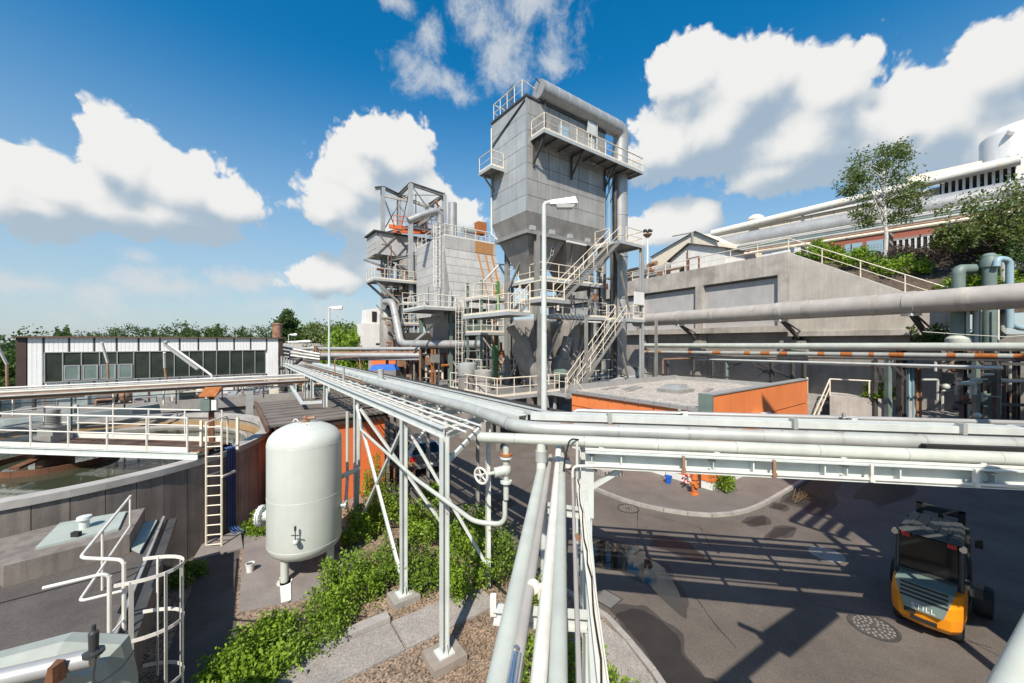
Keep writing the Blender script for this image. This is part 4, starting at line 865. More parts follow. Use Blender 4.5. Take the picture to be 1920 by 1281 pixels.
pipe('hose', 'black hose looping over the bridge end beside the post', [BR(-.95,.05,4.9), BR(-1.1,-.1,4.95), BR(-1.2,-.1,4.5), BR(-1.18,-.15,3.9)], .014, m_black, cat='hose', rad=.2, n=6)
# near hand rail at the camera's right
solo('hand_rail', 'pale tube of a close hand rail crossing the lower right corner', 'hand rail', MB().tube([V(1.2,1.04,5.28), V(1.667,1.3,5.326), V(2.207,1.6,5.376), V(3.6,2.37,5.5)], .045, 14), m_pipe)
# ------------------------------------------------------------------ unseen structures beyond the right edge, added to shade the yard
o = thing('overhead_pipe_bridge', 'unseen high pipe bridge beyond the right edge, added for its shadow', 'pipe bridge', (9,4.4,9.7))  # unseen; placed so its shadow lands on the yard
for n_ in (-.55,-.1,.35,.8): part(o, 'pipe_body', MB().tube([V(8.9,4.25,10)+U*n_, V(17.6,10.7,10)+U*n_], .13, 10), m_pipe)
for t in np.linspace(0,1,9): q = V(8.9,4.25,9.8).lerp(V(17.6,10.7,9.8), t); part(o, 'cross_beam', MB().bar(q-U*.7, q+U*1., .1, .12), m_white)
part(o, 'support_post', MB().ibeam(V(17.6,10.6,0), V(17.6,10.6,9.7), .2,.2, up=(1,0,0)), m_white); part(o, 'support_post', MB().ibeam(V(8.9,4.2,0), V(8.9,4.2,9.7), .2,.2, up=(1,0,0)), m_white)
o = thing('shade_building', 'unseen tall grey building beyond the right edge, added to shade the yard', 'building', (16,-1,0))  # unseen block added as a shadow caster, height set by the shade's reach
part(o, 'wall', MB().box(9.9,24,-9,4.3,0,20), m_rlow, smooth=False); part(o, 'roof', MB().box(9.7,24.2,-9.2,4.5,20,20.3), m_dkasph, smooth=False)
o = thing('shadow_board', 'unseen board on a pole beyond the right edge, added for its shadow on the road', 'shadow board', (4.4,2.6,0))  # unseen; board and arms added to cast the shadow on the road
q0, q1 = V(4.3,1.75,7.1), V(6.35,2.95,7.1); part(o, 'board', MB().bar(q0, q1, .6, .12), m_white); part(o, 'arm', MB().bar(V(2.25,.5,7.1), q0+V(-.02,0,0), .26, .1), m_steel); part(o, 'pole', MB().tube([V(2.25,.5,0), V(2.25,.5,7.2)], .1, 10), m_steel)
part(o, 'side_arm', MB().tube([q0+V(.02,.3,0), q0+V(-.35,.65,0)], .07, 8), m_steel)
# ------------------------------------------------------------------ street lamps
def lamp(label, loc, h, arm, r, yaw=0, name='street_lamp', group=None, blue=False):
    o = thing(name, label, 'street lamp', loc, yaw, group)
    part(o, 'pole', MB().tube([(0,0,0),(0,0,h*.35),(0,0,h-.1)], [r,r*.92,r*.62], 12), m_white, W=False)
    part(o, 'arm', MB().tube(bend([(0,0,h-.2),(0,0,h),(arm*.35,0,h+.04)],.1), r*.55, 8), m_white, W=False)
    e = arm; k = arm/.85
    part(o, 'lamp_head', MB().hull([(.16*k,-.1*k,h-.05),(.9*k,-.15*k,h-.04),(.9*k,.15*k,h-.04),(.16*k,.1*k,h-.05)],[(.16*k,-.07*k,h+.06),(.84*k,-.09*k,h+.15),(.84*k,.09*k,h+.15),(.16*k,.07*k,h+.06)]), m_wht, W=False)
    part(o, 'lens', MB().hull([(.36*k,-.09*k,h-.14),(.78*k,-.1*k,h-.14),(.78*k,.1*k,h-.14),(.36*k,.09*k,h-.14)],[(.3*k,-.12*k,h-.042),(.86*k,-.13*k,h-.042),(.86*k,.13*k,h-.042),(.3*k,.12*k,h-.042)]), m_lens, W=False)
    if blue: part(o, 'band', MB().lathe([(r*1.02,2.5),(r*1.02,2.95)], n=14), m_lblue, W=False)
    return o
lamp('tall white street lamp standing in front of the big filter tower', (.845,10.2,0), 10.15, .82, .095, 0, blue=True)
lamp('white street lamp beyond the rack in front of the distant trees', (-12.2,25.8,0), 8.75, .8, .1, R(10))
lamp('small white street lamp far off near the poplar', (-26,45,0), 7.3, .9, .07, R(8))
lamp('small low lamp with long arm beyond the rack end', (-21.5,38,0), 6.5, 1.6, .06, R(6)); lamp('second small low lamp with long arm beyond the rack end', (-24.6,42,0), 6.45, 1.6, .06, R(6))
# ------------------------------------------------------------------ hall on the left
hr = V(-19.3,32,0); o = hall = thing('workshop_hall', 'long white clad hall with a dark ribbon of windows and brown corners', 'hall', tuple(hr), TH)
HL, HD, HT = 13.46, 9.0, 6.75           # local: x runs from -HL to 0 along the facade, y away
part(o, 'core', MB().box(-HL+.06,-.06,.06,HD,0,HT-.02), m_hall, W=False, smooth=False)
def corr(mb, x0, x1, z0, z1, y=0., p=.21):   # trapezoid-ribbed sheet facing -y
    n = max(1, round((x1-x0)/p)); xs = []
    for i in range(n):
        a = x0+(x1-x0)*i/n; w = (x1-x0)/n; xs += [(a, y-.03), (a+w*.84, y-.03), (a+w*.89, y-.014), (a+w*.95, y-.014)]
    xs.append((x1, y-.03)); o_ = len(mb.v)
    mb.v += [Vector((x, yy, z)) for z in (z0, z1) for x, yy in xs]; m = len(xs)
    mb.f += [(o_+i, o_+i+1, o_+m+i+1, o_+m+i) for i in range(m-1)]
    return mb
wx = lambda px: (lambda k: (k*hr.y-hr.x)/(VV.x-k*VV.y))((px-CX)/F)    # facade x at a pixel column
bx = [-HL]+[wx(p) for p in (82,130,177,219,260,300,337,372,407,439,470,500)]+[0]
W0, W1 = 3.95, 5.78
for a, b in zip(bx, bx[1:]):
    part(o, 'cladding_sheet', corr(MB(), a+.05, b-.05, W1+.06, HT), m_hall, W=False, smooth=False)
    if a > -.9 or a < -HL+.5: part(o, 'cladding_sheet', corr(MB(), a+.05, b-.05, 0, W1+.06), m_hall, W=False, smooth=False)
    else: part(o, 'cladding_sheet', corr(MB(), a+.05, b-.05, 0, W0-.06), m_hall, W=False, smooth=False)
jm = mesh('joint_strip', MB().box(-.045,.045,-.04,.02,W1+.06,HT), m_brown); jl = mesh('joint_strip', MB().box(-.035,.035,-.038,.02,0,W0-.06), m_brown)
for x in bx[1:-1]: pc(o, 'joint_strip', jm, (x,0,0)); pc(o, 'joint_strip', jl, (x,0,0))
pxs = [84,118,153,187,220,251,281,312,328,355,381,406,431,455,478,497]
pxs = [84,118,153,187,220,251,281,327,355,381,406,431,455,478,497]
for i, (a, b) in enumerate(zip(pxs, pxs[1:])):
    a, b = wx(a), wx(b); w = sub(o, 'window')
    part(w, 'pane', MB().box(a+.02,b-.02,-.0,.02,W0,W1), m_glass, W=False, smooth=False)
    part(w, 'frame', MB().box(a-.025,a+.025,-.06,.03,W0-.05,W1+.04), m_galv, W=False)
    if 1 <= i <= 4:
        part(w, 'sash', MB().box(a+.06,b-.06,-.12,-.07,4.9,4.97).box(a+.06,b-.06,-.12,-.07,3.98,4.05).box(a+.06,a+.13,-.12,-.07,4.05,4.9).box(b-.13,b-.06,-.12,-.07,4.05,4.9), m_galv, W=False)
        part(w, 'pane', MB().box(a+.13,b-.13,-.1,-.085,4.05,4.9), m_green, W=False)
part(o, 'window_sill', MB().box(wx(84),wx(498),-.14,.0,W0-.06,W0-.01), m_galv, W=False); part(o, 'window_head', MB().box(wx(84),wx(498),-.07,.0,W1+.0,W1+.06), m_galv, W=False)
part(o, 'corner_trim', MB().box(-.0,.30,-.06,.3,0,HT), m_brown, W=False); part(o, 'corner_trim', MB().box(-HL-.42,-HL,-.06,.3,0,HT), m_brown, W=False)
part(o, 'roof', MB().hull([(-HL-.5,-.26,HT),(.5,-.2,HT),(.5,HD+.4,HT),(-HL-.5,HD+.4,HT)],[(-HL-.5,-.26,HT+.09),(.5,-.2,HT+.07),(.5,HD+.4,HT+.07),(-HL-.5,HD+.4,HT+.09)]), m_froof, W=False, smooth=False)
part(o, 'roof_vent', MB().lathe([(.36,HT+.1),(.36,HT+1.2),(.40,HT+1.2),(.38,HT+1.3),(0,HT+1.34)], (.0,1.1,0), 16), m_rustw, W=False)
# ------------------------------------------------------------------ low tanks and plant in front of the hall
o = thing('second_basin', 'pale blue green rimmed basin behind the settling tank at the left edge', 'basin', (-23.5,21,0))
part(o, 'wall', MB().arc((-24.5,21.5), 5.0, 5.25, 0, 3.1, 0, 6.2832, 40), m_teal, smooth=False); part(o, 'water', MB().add([(v.x-24.5, v.y+21.5, v.z) for v in MB().disc(5.0,2.7,40).v], [tuple(range(40))]), m_water)
o = thing('plant_deck', 'low concrete plant deck with machinery along the foot of the hall', 'platform', (-17,24,0), TH)
part(o, 'deck', MB().box(-9.5,4.6,-.8,3.6,0,2.95), m_pad, W=False, smooth=False); part(o, 'curb', MB().box(-9.5,4.6,-.95,-.8,2.6,3.2), m_kerb, W=False)
for i, (x, y, lb) in enumerate(((-5.5,.6,'dark horizontal pump on the plant deck, leftmost of three'),(-2.3,.7,'pump with cream guard on the plant deck, middle of three'),(3.0,.6,'dark motor on the plant deck near the hall corner'))):
    q = V(-17,24,2.95)+VV*x+U*y; o = thing('pump', lb, 'pump', tuple(q), TH+.2*i)
    part(o, 'base', MB().box(-.7,.7,-.3,.3,0,.15), m_dsteel, W=False); part(o, 'motor', MB().tube([(-.65,0,.5),(.1,0,.5)], .3, 14), (m_dsteel, m_green, m_grey)[i], W=False)
    part(o, 'casing', MB().sphere((.4,0,.5), .3,.32,.34).tube([(.4,0,.5),(.4,0,1.1)], .1, 10), (m_rustw, m_cream, m_rust)[i], W=False)
    if i == 1: part(o, 'guard', MB().bar((-.9,-.4,0),(-.9,-.4,1.2),.08,.08).bar((.9,-.4,0),(.9,-.4,1.2),.08,.08).bar((-.9,-.4,1.2),(.9,-.4,1.2),.08,.08).bar((-.9,-.4,.6),(.9,-.4,.6),.08,.08), m_cream, W=False)
q = V(-17,24,2.95)+VV*.8+U*.2; o = thing('roller_frame', 'pale sloping chute frame with dark slats on the plant deck', 'chute', tuple(q), TH)
part(o, 'pan', MB().hull([(-1.3,0,.1),(1.2,0,.3),(1.2,1.2,.5),(-1.3,1.2,.3)],[(-1.3,0,.2),(1.2,0,.4),(1.2,1.2,.6),(-1.3,1.2,.4)]), m_galv, W=False)
me = mesh('slat', MB().bar((0,.1,.0),(.25,1.1,.2),.05,.03), m_dsteel)
for i in range(7): pc(o, 'slat', me, (-.9+i*.3,0,.27+i*.02))
q = V(-17,24,2.95)+VV*3.9+U*.2; o = thing('skip_container', 'low rusty edged container with a slanted bar on the plant deck near the hall corner', 'container', tuple(q), TH)
part(o, 'body', MB().box(-1.2,.9,-.4,.6,0,.55), m_green, W=False, smooth=False); part(o, 'rim', MB().box(-1.25,.95,-.45,.65,.55,.62), m_rustw, W=False); part(o, 'bar', MB().bar((-1,-.46,.6),(.2,-.46,-.05),.05,.05), m_dsteel, W=False)
o = thing('deck_pipework', 'tangle of small rusty and cream pipes on the plant deck under the hall windows', 'pipework', tuple(V(-17,24,2.95)), TH)
for i in range(42):
    x, y = random.uniform(-9,4.3), random.uniform(-.6,3.0); l = random.uniform(.4,1.8); z = random.uniform(.1,1.0); k = random.random(); m = random.choice((m_rustw,m_cream,m_dsteel,m_galv,m_rust,m_grey,m_teal))
    part(o, 'pipe_run' if k < .6 else ('post' if k < .85 else 'box'), MB().tube(bend([(x,y,.0),(x,y,z),(x+l,y,z)],.1), random.choice((.03,.05,.08)), 6) if k < .6 else (MB().box(x,x+.07,y,y+.07,0,1.3) if k < .85 else MB().box(x,x+.5,y,y+.4,0,z*.7+.1)), m, W=False)
# pipe trestle in front of the hall
ta, tb = V(-11.2,22.2,4.35), V(-11.2,22.2,4.35)-VV*15.5
o = thing('pipe_trestle', 'rusty low pipe trestle on pale columns in front of the hall windows', 'pipe trestle', tuple(ta))
for n_, z, r, m in ((0,0,.05,m_rustw),(.28,.1,.05,m_cream),(.5,.16,.04,m_galv),(-.25,-.02,.035,m_ins),(.7,.24,.04,m_rail)): part(o, 'pipe_run', MB().tube([ta+U*n_+Z*z, tb+U*n_+Z*z], r, 8), m)
part(o, 'beam', MB().ibeam(ta+U*.1-Z*.14, tb+U*.1-Z*.14, .1, .12), m_rustw)
for d, w in ((3.2,.32),(9.7,.34),(13.5,.2)): q = ta-VV*d+U*.1; part(o, 'column', MB().ibeam(V(q.x,q.y,0), V(q.x,q.y,4.1), w, w*.8, .03, up=tuple(U)), m_green if d > 12 else m_ins)
for d in (4.8,6.6,8.3,11.2): q = ta-VV*d+U*.35; part(o, 'hanger', MB().bar(q, q-Z*.9, .05, .05), m_cream)
rl = sub(o, 'railing'); rail(rl, [ta+U*1.2-VV*2.5-Z*1.0, tb+U*1.2-Z*1.0], .95, 1.9, m_dsteel, .03, (.55,), False, W=True)
o = thing('hall_guard_rail', 'pale double guard rail on low brackets below the hall window band', 'railing', tuple(tb)); rail(o, [hr+V(-.9,-.7,2.75), hr-VV*HL-U*1.0+Z*2.75-VV*4], 1.0, 1.5, m_rail, .025, (.5,.8), False, W=True)
# tilted service lamps in front of the hall
def tilt(label, pb, pk, pt, Y, w):
    b, k, t = P(*pb, Y), P(*pk, Y), P(*pt, Y-.3); o = thing('tilt_lamp', label, 'lamp', tuple(V(b.x,b.y,b.z)))
    part(o, 'pole', MB().tube([b, k], .05, 8), m_rustw if w < 2 else m_rail)
    part(o, 'arm', MB().tube([k, t], .055, 8), m_rail); 
    if w > 1:
        part(o, 'lamp_head', MB().bar(k.lerp(t,.25)+V(-.12,0,-.1), t+V(-.1,0,-.08), .2, .12), m_galv); part(o, 'hinge', MB().tube([t+V(-.12,0,0), t+V(.06,0,.05)], .1, 8), m_galv)
tilt('long white tilting lamp folded down across the hall windows', (400,722), (397,704), (313,643), 20.5, 2)
tilt('thin bent lamp pole with rusty foot before the open hall windows', (203,712), (202,680), (191,642), 19.5, 1)
tilt('thin pale lamp pole before the middle hall windows', (312,716), (309,690), (308,661), 19.5, 1)
tilt('bent pale lamp pole at the left edge in front of the trees', (14,750), (13,683), (-4,650), 17, 1)
# ------------------------------------------------------------------ brown roofed orange shed
s0 = V(-5.55,16.85,0); o = thing('shed', 'low orange shed with a brown panelled roof behind the pressure vessel', 'shed', tuple(s0), TH)
SW, SD = 3.95, 6.6           # local x from -SW to 0, y from 0 to SD
part(o, 'wall', MB().box(-SW,0,0,SD,0,3.2), m_orange2, W=False, smooth=False); part(o, 'fascia', MB().box(-SW-.12,.12,-.13,-.03,3.12,3.34), m_brown, W=False); part(o, 'fascia', MB().box(.02,.12,-.03,SD+.1,3.12,3.36), m_brown, W=False)
k = 9; rw = (SD+.5)/k
for i in range(k):
    m = MB(); y0 = -.2+i*rw
    m.hull([(-SW-.35,y0,3.34),(.2,y0,3.40),(.2,y0+rw-.03,3.40),(-SW-.35,y0+rw-.03,3.34)],[(-SW-.35,y0,3.38),(.2,y0,3.44),(.2,y0+rw-.03,3.44),(-SW-.35,y0+rw-.03,3.38)])
    m.bar((-SW-.35,y0+.03,3.40),(.2,y0+.03,3.46),.07,.07)
    part(o, 'roof_panel', m, m_corr, W=False, smooth=False)
part(o, 'verge', MB().box(-SW-.45,-SW-.35,-.25,SD+.35,3.2,3.45), m_froof, W=False)
part(o, 'downspout', MB().tube([(.12,-.1,3.2),(.12,-.1,1.6)], .075, 10), m_black, W=False); part(o, 'downspout', MB().tube([(.12,-.1,1.6),(.12,-.1,.1)], .07, 10), m_galv, W=False)
# ------------------------------------------------------------------ estate car behind the rack
def car(label, loc, rz):
    o = thing('parked_car', label, 'car', loc, rz)     # local +y forward
    sec = [(-2.15,.45,.75,.80),(-2.2,.62,.98,.84),(-1.9,.3,1.02,.88),(-.6,.28,1.0,.9),(.75,.28,.98,.89),(1.75,.3,.86,.86),(2.15,.35,.68,.72),(2.2,.45,.6,.66)]
    m = MB()
    for a, b in zip(sec, sec[1:]):
        m.hull([(-a[3],a[0],a[1]),(a[3],a[0],a[1]),(b[3],b[0],b[1]),(-b[3],b[0],b[1])],[(-a[3]*.96,a[0],a[2]),(a[3]*.96,a[0],a[2]),(b[3]*.96,b[0],b[2]),(-b[3]*.96,b[0],b[2])])
    part(o, 'body', m, m_car, W=False)
    c0 = [(-.8,-2.05,1.0),(.8,-2.05,1.0),(.8,1.15,.97),(-.8,1.15,.97)]; c1 = [(-.62,-1.65,1.47),(.62,-1.65,1.47),(.62,.25,1.5),(-.62,.25,1.5)]
    part(o, 'cabin', MB().hull(c0, c1), m_car, W=False)
    part(o, 'rear_window', MB().hull([(-.7,-2.06,1.04),(.7,-2.06,1.04),(.7,-2.02,1.04),(-.7,-2.02,1.04)],[(-.56,-1.69,1.44),(.56,-1.69,1.44),(.56,-1.66,1.44),(-.56,-1.66,1.44)]), m_cglass, W=False)
    for s in (-1,1):
        part(o, 'side_window', MB().hull([(s*.80,-1.85,1.03),(s*.80,.85,1.02),(s*.77,.85,1.02),(s*.77,-1.85,1.03)],[(s*.645,-1.5,1.43),(s*.645,.2,1.45),(s*.62,.2,1.45),(s*.62,-1.5,1.43)]), m_cglass, W=False)
        part(o, 'tail_light', MB().box(min(s*.6,s*.84),max(s*.6,s*.84),-2.22,-2.12,.72,.98), m_red, W=False)
        for y in (-1.35,1.4):
            w = sub(o, 'wheel'); part(w, 'tyre', MB().tube([(s*.88,y,.31),(s*.68,y,.31)], .31, 16), m_black, W=False); part(w, 'rim', MB().tube([(s*.89,y,.31),(s*.86,y,.31)], .19, 12), m_galv, W=False)
    part(o, 'bumper', MB().box(-.84,.84,-2.3,-2.18,.4,.62), m_car, W=False); part(o, 'number_plate', MB().box(-.26,.26,-2.33,-2.3,.5,.6), m_wht, W=False)
q = G(800,878); car('silver hatchback parked beyond the rack posts with a dark rear window', (q.x-.75,q.y+.9,0), R(28))
q = G(748,905); o = thing('pallet_stack', 'stack of wooden pallets on the asphalt behind the rack posts', 'pallets', (q.x,q.y+.4,0), TH)
bm = mesh('board', MB().box(-.5,.5,-.05,.05,0,.022), m_wood); bl = mesh('block', MB().box(-.05,.05,-.45,.45,0,.09), m_wood)
for l in range(6):
    for i in range(5): pc(o, 'board', bm, (random.uniform(-.03,.03), -.4+i*.2, l*.135+.09))
    for x in (-.45,0,.45): pc(o, 'block', bl, (x,0,l*.135))
# ------------------------------------------------------------------ orange building with gravel roof
o = ob = thing('pump_house', 'low orange panelled building with a gravel roof at the bend of the road', 'building', tuple(OC), TH)
OX, OY, OZ = 11.6, 8.35, 3.45    # x along VV (right wall), y along U (left wall)
part(o, 'core', MB().box(.04,OX,.04,OY,0,OZ-.02), m_brown, W=False, smooth=False)
part(o, 'plinth_band', MB().box(-.01,OX,-.01,.03,0,.42).box(-.01,.03,.03,OY,0,.42), m_wht, W=False, smooth=False)
for a, b in ((.0,5.28),(5.32,OX)):
    for z0, z1 in ((.44,2.76),(2.82,OZ+.72)): part(o, 'wall_panel', MB().box(a,b,-.035,.035,z0,z1), m_orange, W=False, smooth=False)
for a, b in ((.04,2.8),(2.83,5.6),(5.63,OY)):
    for z0, z1 in ((.44,2.63),(2.68,OZ-.05)): part(o, 'wall_panel', MB().box(-.035,.035,a,b,z0,z1), m_orange, W=False, smooth=False)
part(o, 'parapet', MB().box(.0,OX,.036,.3,OZ-.02,OZ+.6), m_galv, W=False, smooth=False); part(o, 'coping', MB().box(-.03,OX+.1,-.08,.36,OZ+.73,OZ+.79).box(-.03,OX+.1,.036,.34,OZ+.6,OZ+.73), m_galv, W=False, smooth=False)
part(o, 'corner_box', MB().box(-.12,.0,-.05,.55,OZ-.1,OZ+.78), m_green, W=False)
part(o, 'roof', MB().box(.05,OX,.3,OY,OZ-.02,OZ+.1), m_groof, W=False, smooth=False)
part(o, 'gutter', MB().box(-.16,.06,.55,OY+.1,OZ-.04,OZ+.13), m_galv, W=False, smooth=False); part(o, 'roof_edge', MB().box(.0,OX,OY,OY+.25,OZ,OZ+.42).box(OX,OX+.25,.3,OY+.25,OZ,OZ+.35), m_galv, W=False, smooth=False)
sk = sub(o, 'skylight'); part(sk, 'curb', MB().box(3.6,5.2,3.6,5.0,OZ+.1,OZ+.3), m_steel, W=False); part(sk, 'dome', MB().hull([(3.65,3.65,OZ+.3),(5.15,3.65,OZ+.3),(5.15,4.95,OZ+.3),(3.65,4.95,OZ+.3)],[(4.0,3.95,OZ+.52),(4.8,3.95,OZ+.52),(4.8,4.65,OZ+.52),(4.0,4.65,OZ+.52)]), m_galv, W=False)
me = mesh('bracket', MB().box(-.04,.04,.3,.42,OZ+.1,OZ+.66), m_steel)
for i in range(14): pc(o, 'bracket', me, (.9+i*.8,0,0))
me = mesh('gutter_clip', MB().box(-.19,-.15,-.02,.02,OZ-.06,OZ+.16), m_steel)
for i in range(9): pc(o, 'gutter_clip', me, (0,1+i*.85,0))
wl = sub(o, 'wall_lamp'); part(wl, 'housing', MB().box(3.9,5.5,-.28,-.06,2.8,2.92), m_wht, W=False)
part(o, 'downspout', MB().tube([(-.12,.5,OZ),(-.12,.5,.1)], .07, 8), m_brown, W=False)
for i, (x, y, l, rz) in enumerate(((2.2,5.9,2.6,.3),(6.2,5.2,2.2,.25),(5.6,3.0,2.0,.3),(1.6,7.2,1.8,.2))):
    q = OC+VV*x+U*y+Z*(OZ+.1); o = thing('roof_plank', ('grey plank pair lying on the gravel roof at its left','thin grey board lying behind the skylight','thin grey board right of the skylight','weathered board near the far left roof edge')[i], 'board', tuple(q), TH+rz)
    part(o, 'board', MB().box(0,l,0,.28,0,.06), m_pav, W=False)
    if i == 0: part(o, 'board', MB().box(.5,l+.3,.45,.7,0,.07), m_galv, W=False)
# things in front of it
q = G(1302,927,.1); o = thing('fire_hydrant', 'orange fire hydrant standing on the pavement at the orange building', 'hydrant', tuple(q))
part(o, 'barrel', MB().lathe([(.17,0),(.17,.05),(.115,.07),(.11,.62),(.15,.64),(.15,.7),(.13,.74),(.14,.8),(.10,.92),(.035,.96),(.035,1.02),(0,1.02)], n=20), m_hyd, W=False)
for a in (R(200), R(20)): d = V(math.cos(a), math.sin(a), 0); part(o, 'nozzle', MB().tube([d*.08+Z*.48, d*.2+Z*.48], .065, 12), m_hyd, W=False)
part(o, 'nozzle', MB().tube([(0,-.08,.42),(0,-.22,.42)], .085, 12), m_hyd, W=False)
q = G(1253,906,.1); o = thing('bucket', 'blue plastic bucket on the pavement against the orange building', 'bucket', tuple(q))
part(o, 'shell', MB().lathe([(.11,0),(.155,.3),(.17,.3),(.17,.32),(.15,.32),(.10,.02),(0,.02)], n=20), m_bluepl, W=False); part(o, 'handle', MB().tube([(.16*math.cos(t),-.05,.3-.12*math.sin(t)) for t in np.linspace(0,math.pi,9)], .01, 5), m_wht, W=False)
part(o, 'broom_stick', MB().tube([(-.05,.05,.1),(-.12,.16,.75)], .014, 6), m_dsteel, W=False)
q = G(1286,912,.1); o = thing('hose_reel', 'red and white barrier tape bundle leaning at the hydrant', 'tape bundle', tuple(q))
for i in range(10): a = i*.63; part(o, 'strip', MB().bar((.1*math.cos(a),.02*i,.32+.14*math.sin(a)),(.2*math.cos(a+1.2),.01*i-.1,.34+.2*math.sin(a+1.2)),.05,.05), m_red if i % 2 else m_wht, W=False)
part(o, 'stake', MB().tube([(0,.05,0),(0,.1,.35)], .02, 6).tube([(-.25,-.15,.02),(.05,0,.1)], .03, 6), m_black, W=False)
q = G(1143,893,.1); q.x += .12; q.y += .1; o = thing('stop_block', 'concrete stop block with black and yellow stripes beside the bridge post', 'stop block', tuple(q), R(18))
part(o, 'block', MB().hull([(-.55,-.2,0),(.55,-.2,0),(.55,.45,0),(-.55,.45,0)],[(-.5,-.12,.26),(.5,-.12,.26),(.5,.4,.3),(-.5,.4,.3)]), m_pav, W=False)
me = mesh('stripe', MB().hull([(-.05,-.215,.02),(.05,-.215,.02),(.05,-.19,.02),(-.05,-.19,.02)],[(-.02,-.14,.25),(.08,-.14,.25),(.08,-.11,.25),(-.02,-.11,.25)]), m_dsteel)
for i in range(6): pc(o, 'stripe', me, (-.45+i*.18,0,0))
part(o, 'upright', MB().bar((-.5,.4,.3),(-.55,.75,.55),.08,.12).bar((.5,.4,.3),(.42,.75,.55),.08,.12).bar((-.52,.75,.5),(.42,.75,.5),.1,.12), m_kerb, W=False)
m_straw = M('straw', (.24,.165,.07), (.16,.10,.035), 4, .8)
# dry reeds in the puddle
for i, (px, py) in enumerate(((1506,935),(1520,930),(1538,938),(1490,940))):
    q = G(px, py); o = thing('reed', 'dry stalk clump in the puddle by the kerb, '+('second','third','rightmost','leftmost')[i]+' of four', 'reeds', (q.x,q.y,0), 0, 'dry stalks in the puddle')
    m = MB()
    for k in range(6): a = random.uniform(0,6.28); m.tube([(random.gauss(0,.08),random.gauss(0,.1),0),(.35*math.cos(a),.35*math.sin(a)-.1,random.uniform(.15,.5))], .010, 4)
    part(o, 'stalk', m, m_straw, W=False)
# ------------------------------------------------------------------ forklift
o = fk = thing('forklift', 'orange and charcoal forklift truck seen from behind on the shaded yard', 'forklift', (9.45,8.78,0), R(-54))
ds = [(-.56,-.12),(-.54,-.38),(-.40,-.56),(0,-.62),(.40,-.56),(.54,-.38),(.56,-.12),(.56,.35),(-.56,.35)]
def lvl(k, dy, z, w=1.0): return [(x*w*k, y*k+dy if y < 0 else y, z) for x, y in ds]
cw = MB(); L0 = [lvl(.86,.10,.22), lvl(.97,.03,.36), lvl(1,0,.6), lvl(1,.0,.85), lvl(.97,.08,1.08)]
for a, b in zip(L0, L0[1:]): cw.hull(a, b)
part(o, 'counterweight', cw, m_yel, W=False, label='orange yellow counterweight curving round the rear')
part(o, 'grille', MB().hull([(-.30,-.665,.62),(.30,-.665,.62),(.30,-.3,.62),(-.30,-.3,.62)],[(-.45,-.56,1.15),(.45,-.56,1.15),(.45,.2,1.2),(-.45,.2,1.2)]), m_green, W=False)
me = mesh('grille_slat', MB().hull([(-.36,-.61,-.012),(.36,-.61,-.012),(.36,-.5,-.012),(-.36,-.5,-.012)],[(-.365,-.60,.03),(.365,-.60,.03),(.365,-.5,.03),(-.365,-.5,.03)]), m_black)
for i in range(4): pc(o, 'grille_slat', me, (0, -.022+i*.017, .85+i*.085))
part(o, 'tow_slot', MB().box(-.2,.2,-.63,-.56,.38,.45), m_black, W=False); part(o, 'name_plate', MB().box(-.3,-.12,-.626,-.55,.5,.6), m_black, W=False)
def text_mb(s, size, ex=.004, shear=0, space=1.1, center=True):
    fc = bpy.data.curves.new('tmp', 'FONT'); fc.body = s; fc.size = size; fc.extrude = ex; fc.shear = shear; fc.space_character = space; fc.align_x = 'CENTER' if center else 'LEFT'
    t = bpy.data.objects.new('tmp', fc); COL.objects.link(t); bpy.context.view_layer.update(); tm = t.to_mesh(); m = MB()
    m.v = [v.co.copy() for v in tm.vertices]; m.f = [tuple(p.vertices) for p in tm.polygons]; t.to_mesh_clear(); bpy.data.objects.remove(t); return m
t = part(o, 'lettering', text_mb('STILL', .14, space=1.15), m_wht, W=False, smooth=False); t.location = (0,-.668,.655); t.rotation_euler = (R(78),0,0)
part(o, 'chassis', MB().box(-.5,.5,.3,1.75,.28,.75).box(-.5,.5,1.2,1.75,.2,.45), m_grey, W=False)
part(o, 'hood', MB().hull([(-.46,-.1,1.06),(.46,-.1,1.06),(.46,.55,1.06),(-.46,.55,1.06)],[(-.43,-.02,1.2),(.43,-.02,1.2),(.43,.5,1.22),(-.43,.5,1.22)]), m_grey, W=False)
part(o, 'seat', MB().box(-.26,.26,.3,.8,1.0,1.12).hull([(-.25,.2,1.1),(.25,.2,1.1),(.25,.32,1.1),(-.25,.32,1.1)],[(-.22,.1,1.65),(.22,.1,1.65),(.22,.2,1.65),(-.22,.2,1.65)]), m_black, W=False)
for s in (-1,1):
    part(o, 'rear_pillar', MB().tube([(s*.50,-.06,1.08),(s*.50,.06,2.08)], .045, 8), m_grey, W=False)
    part(o, 'front_pillar', MB().tube([(s*.50,1.55,.75),(s*.48,1.2,2.1)], .04, 8), m_grey, W=False)
    part(o, 'side_sill', MB().box(min(s*.44,s*.54),max(s*.44,s*.54),.35,1.5,.6,.82), m_grey, W=False)
    part(o, 'side_window', MB().hull([(s*.5,.06,1.2),(s*.5,1.4,1.0),(s*.49,1.4,1.0),(s*.49,.06,1.2)],[(s*.49,.12,2.03),(s*.48,1.2,2.03),(s*.47,1.2,2.03),(s*.48,.12,2.03)]), m_cglass, W=False)
    part(o, 'tail_light', MB().box(s*.36-.07,s*.36+.07,-.03,.03,1.95,2.04), m_red, W=False)
    part(o, 'work_lamp', MB().tube([(s*.53,-.12,2.02),(s*.53,-.02,2.02)], .06, 12), m_chrome, W=False)
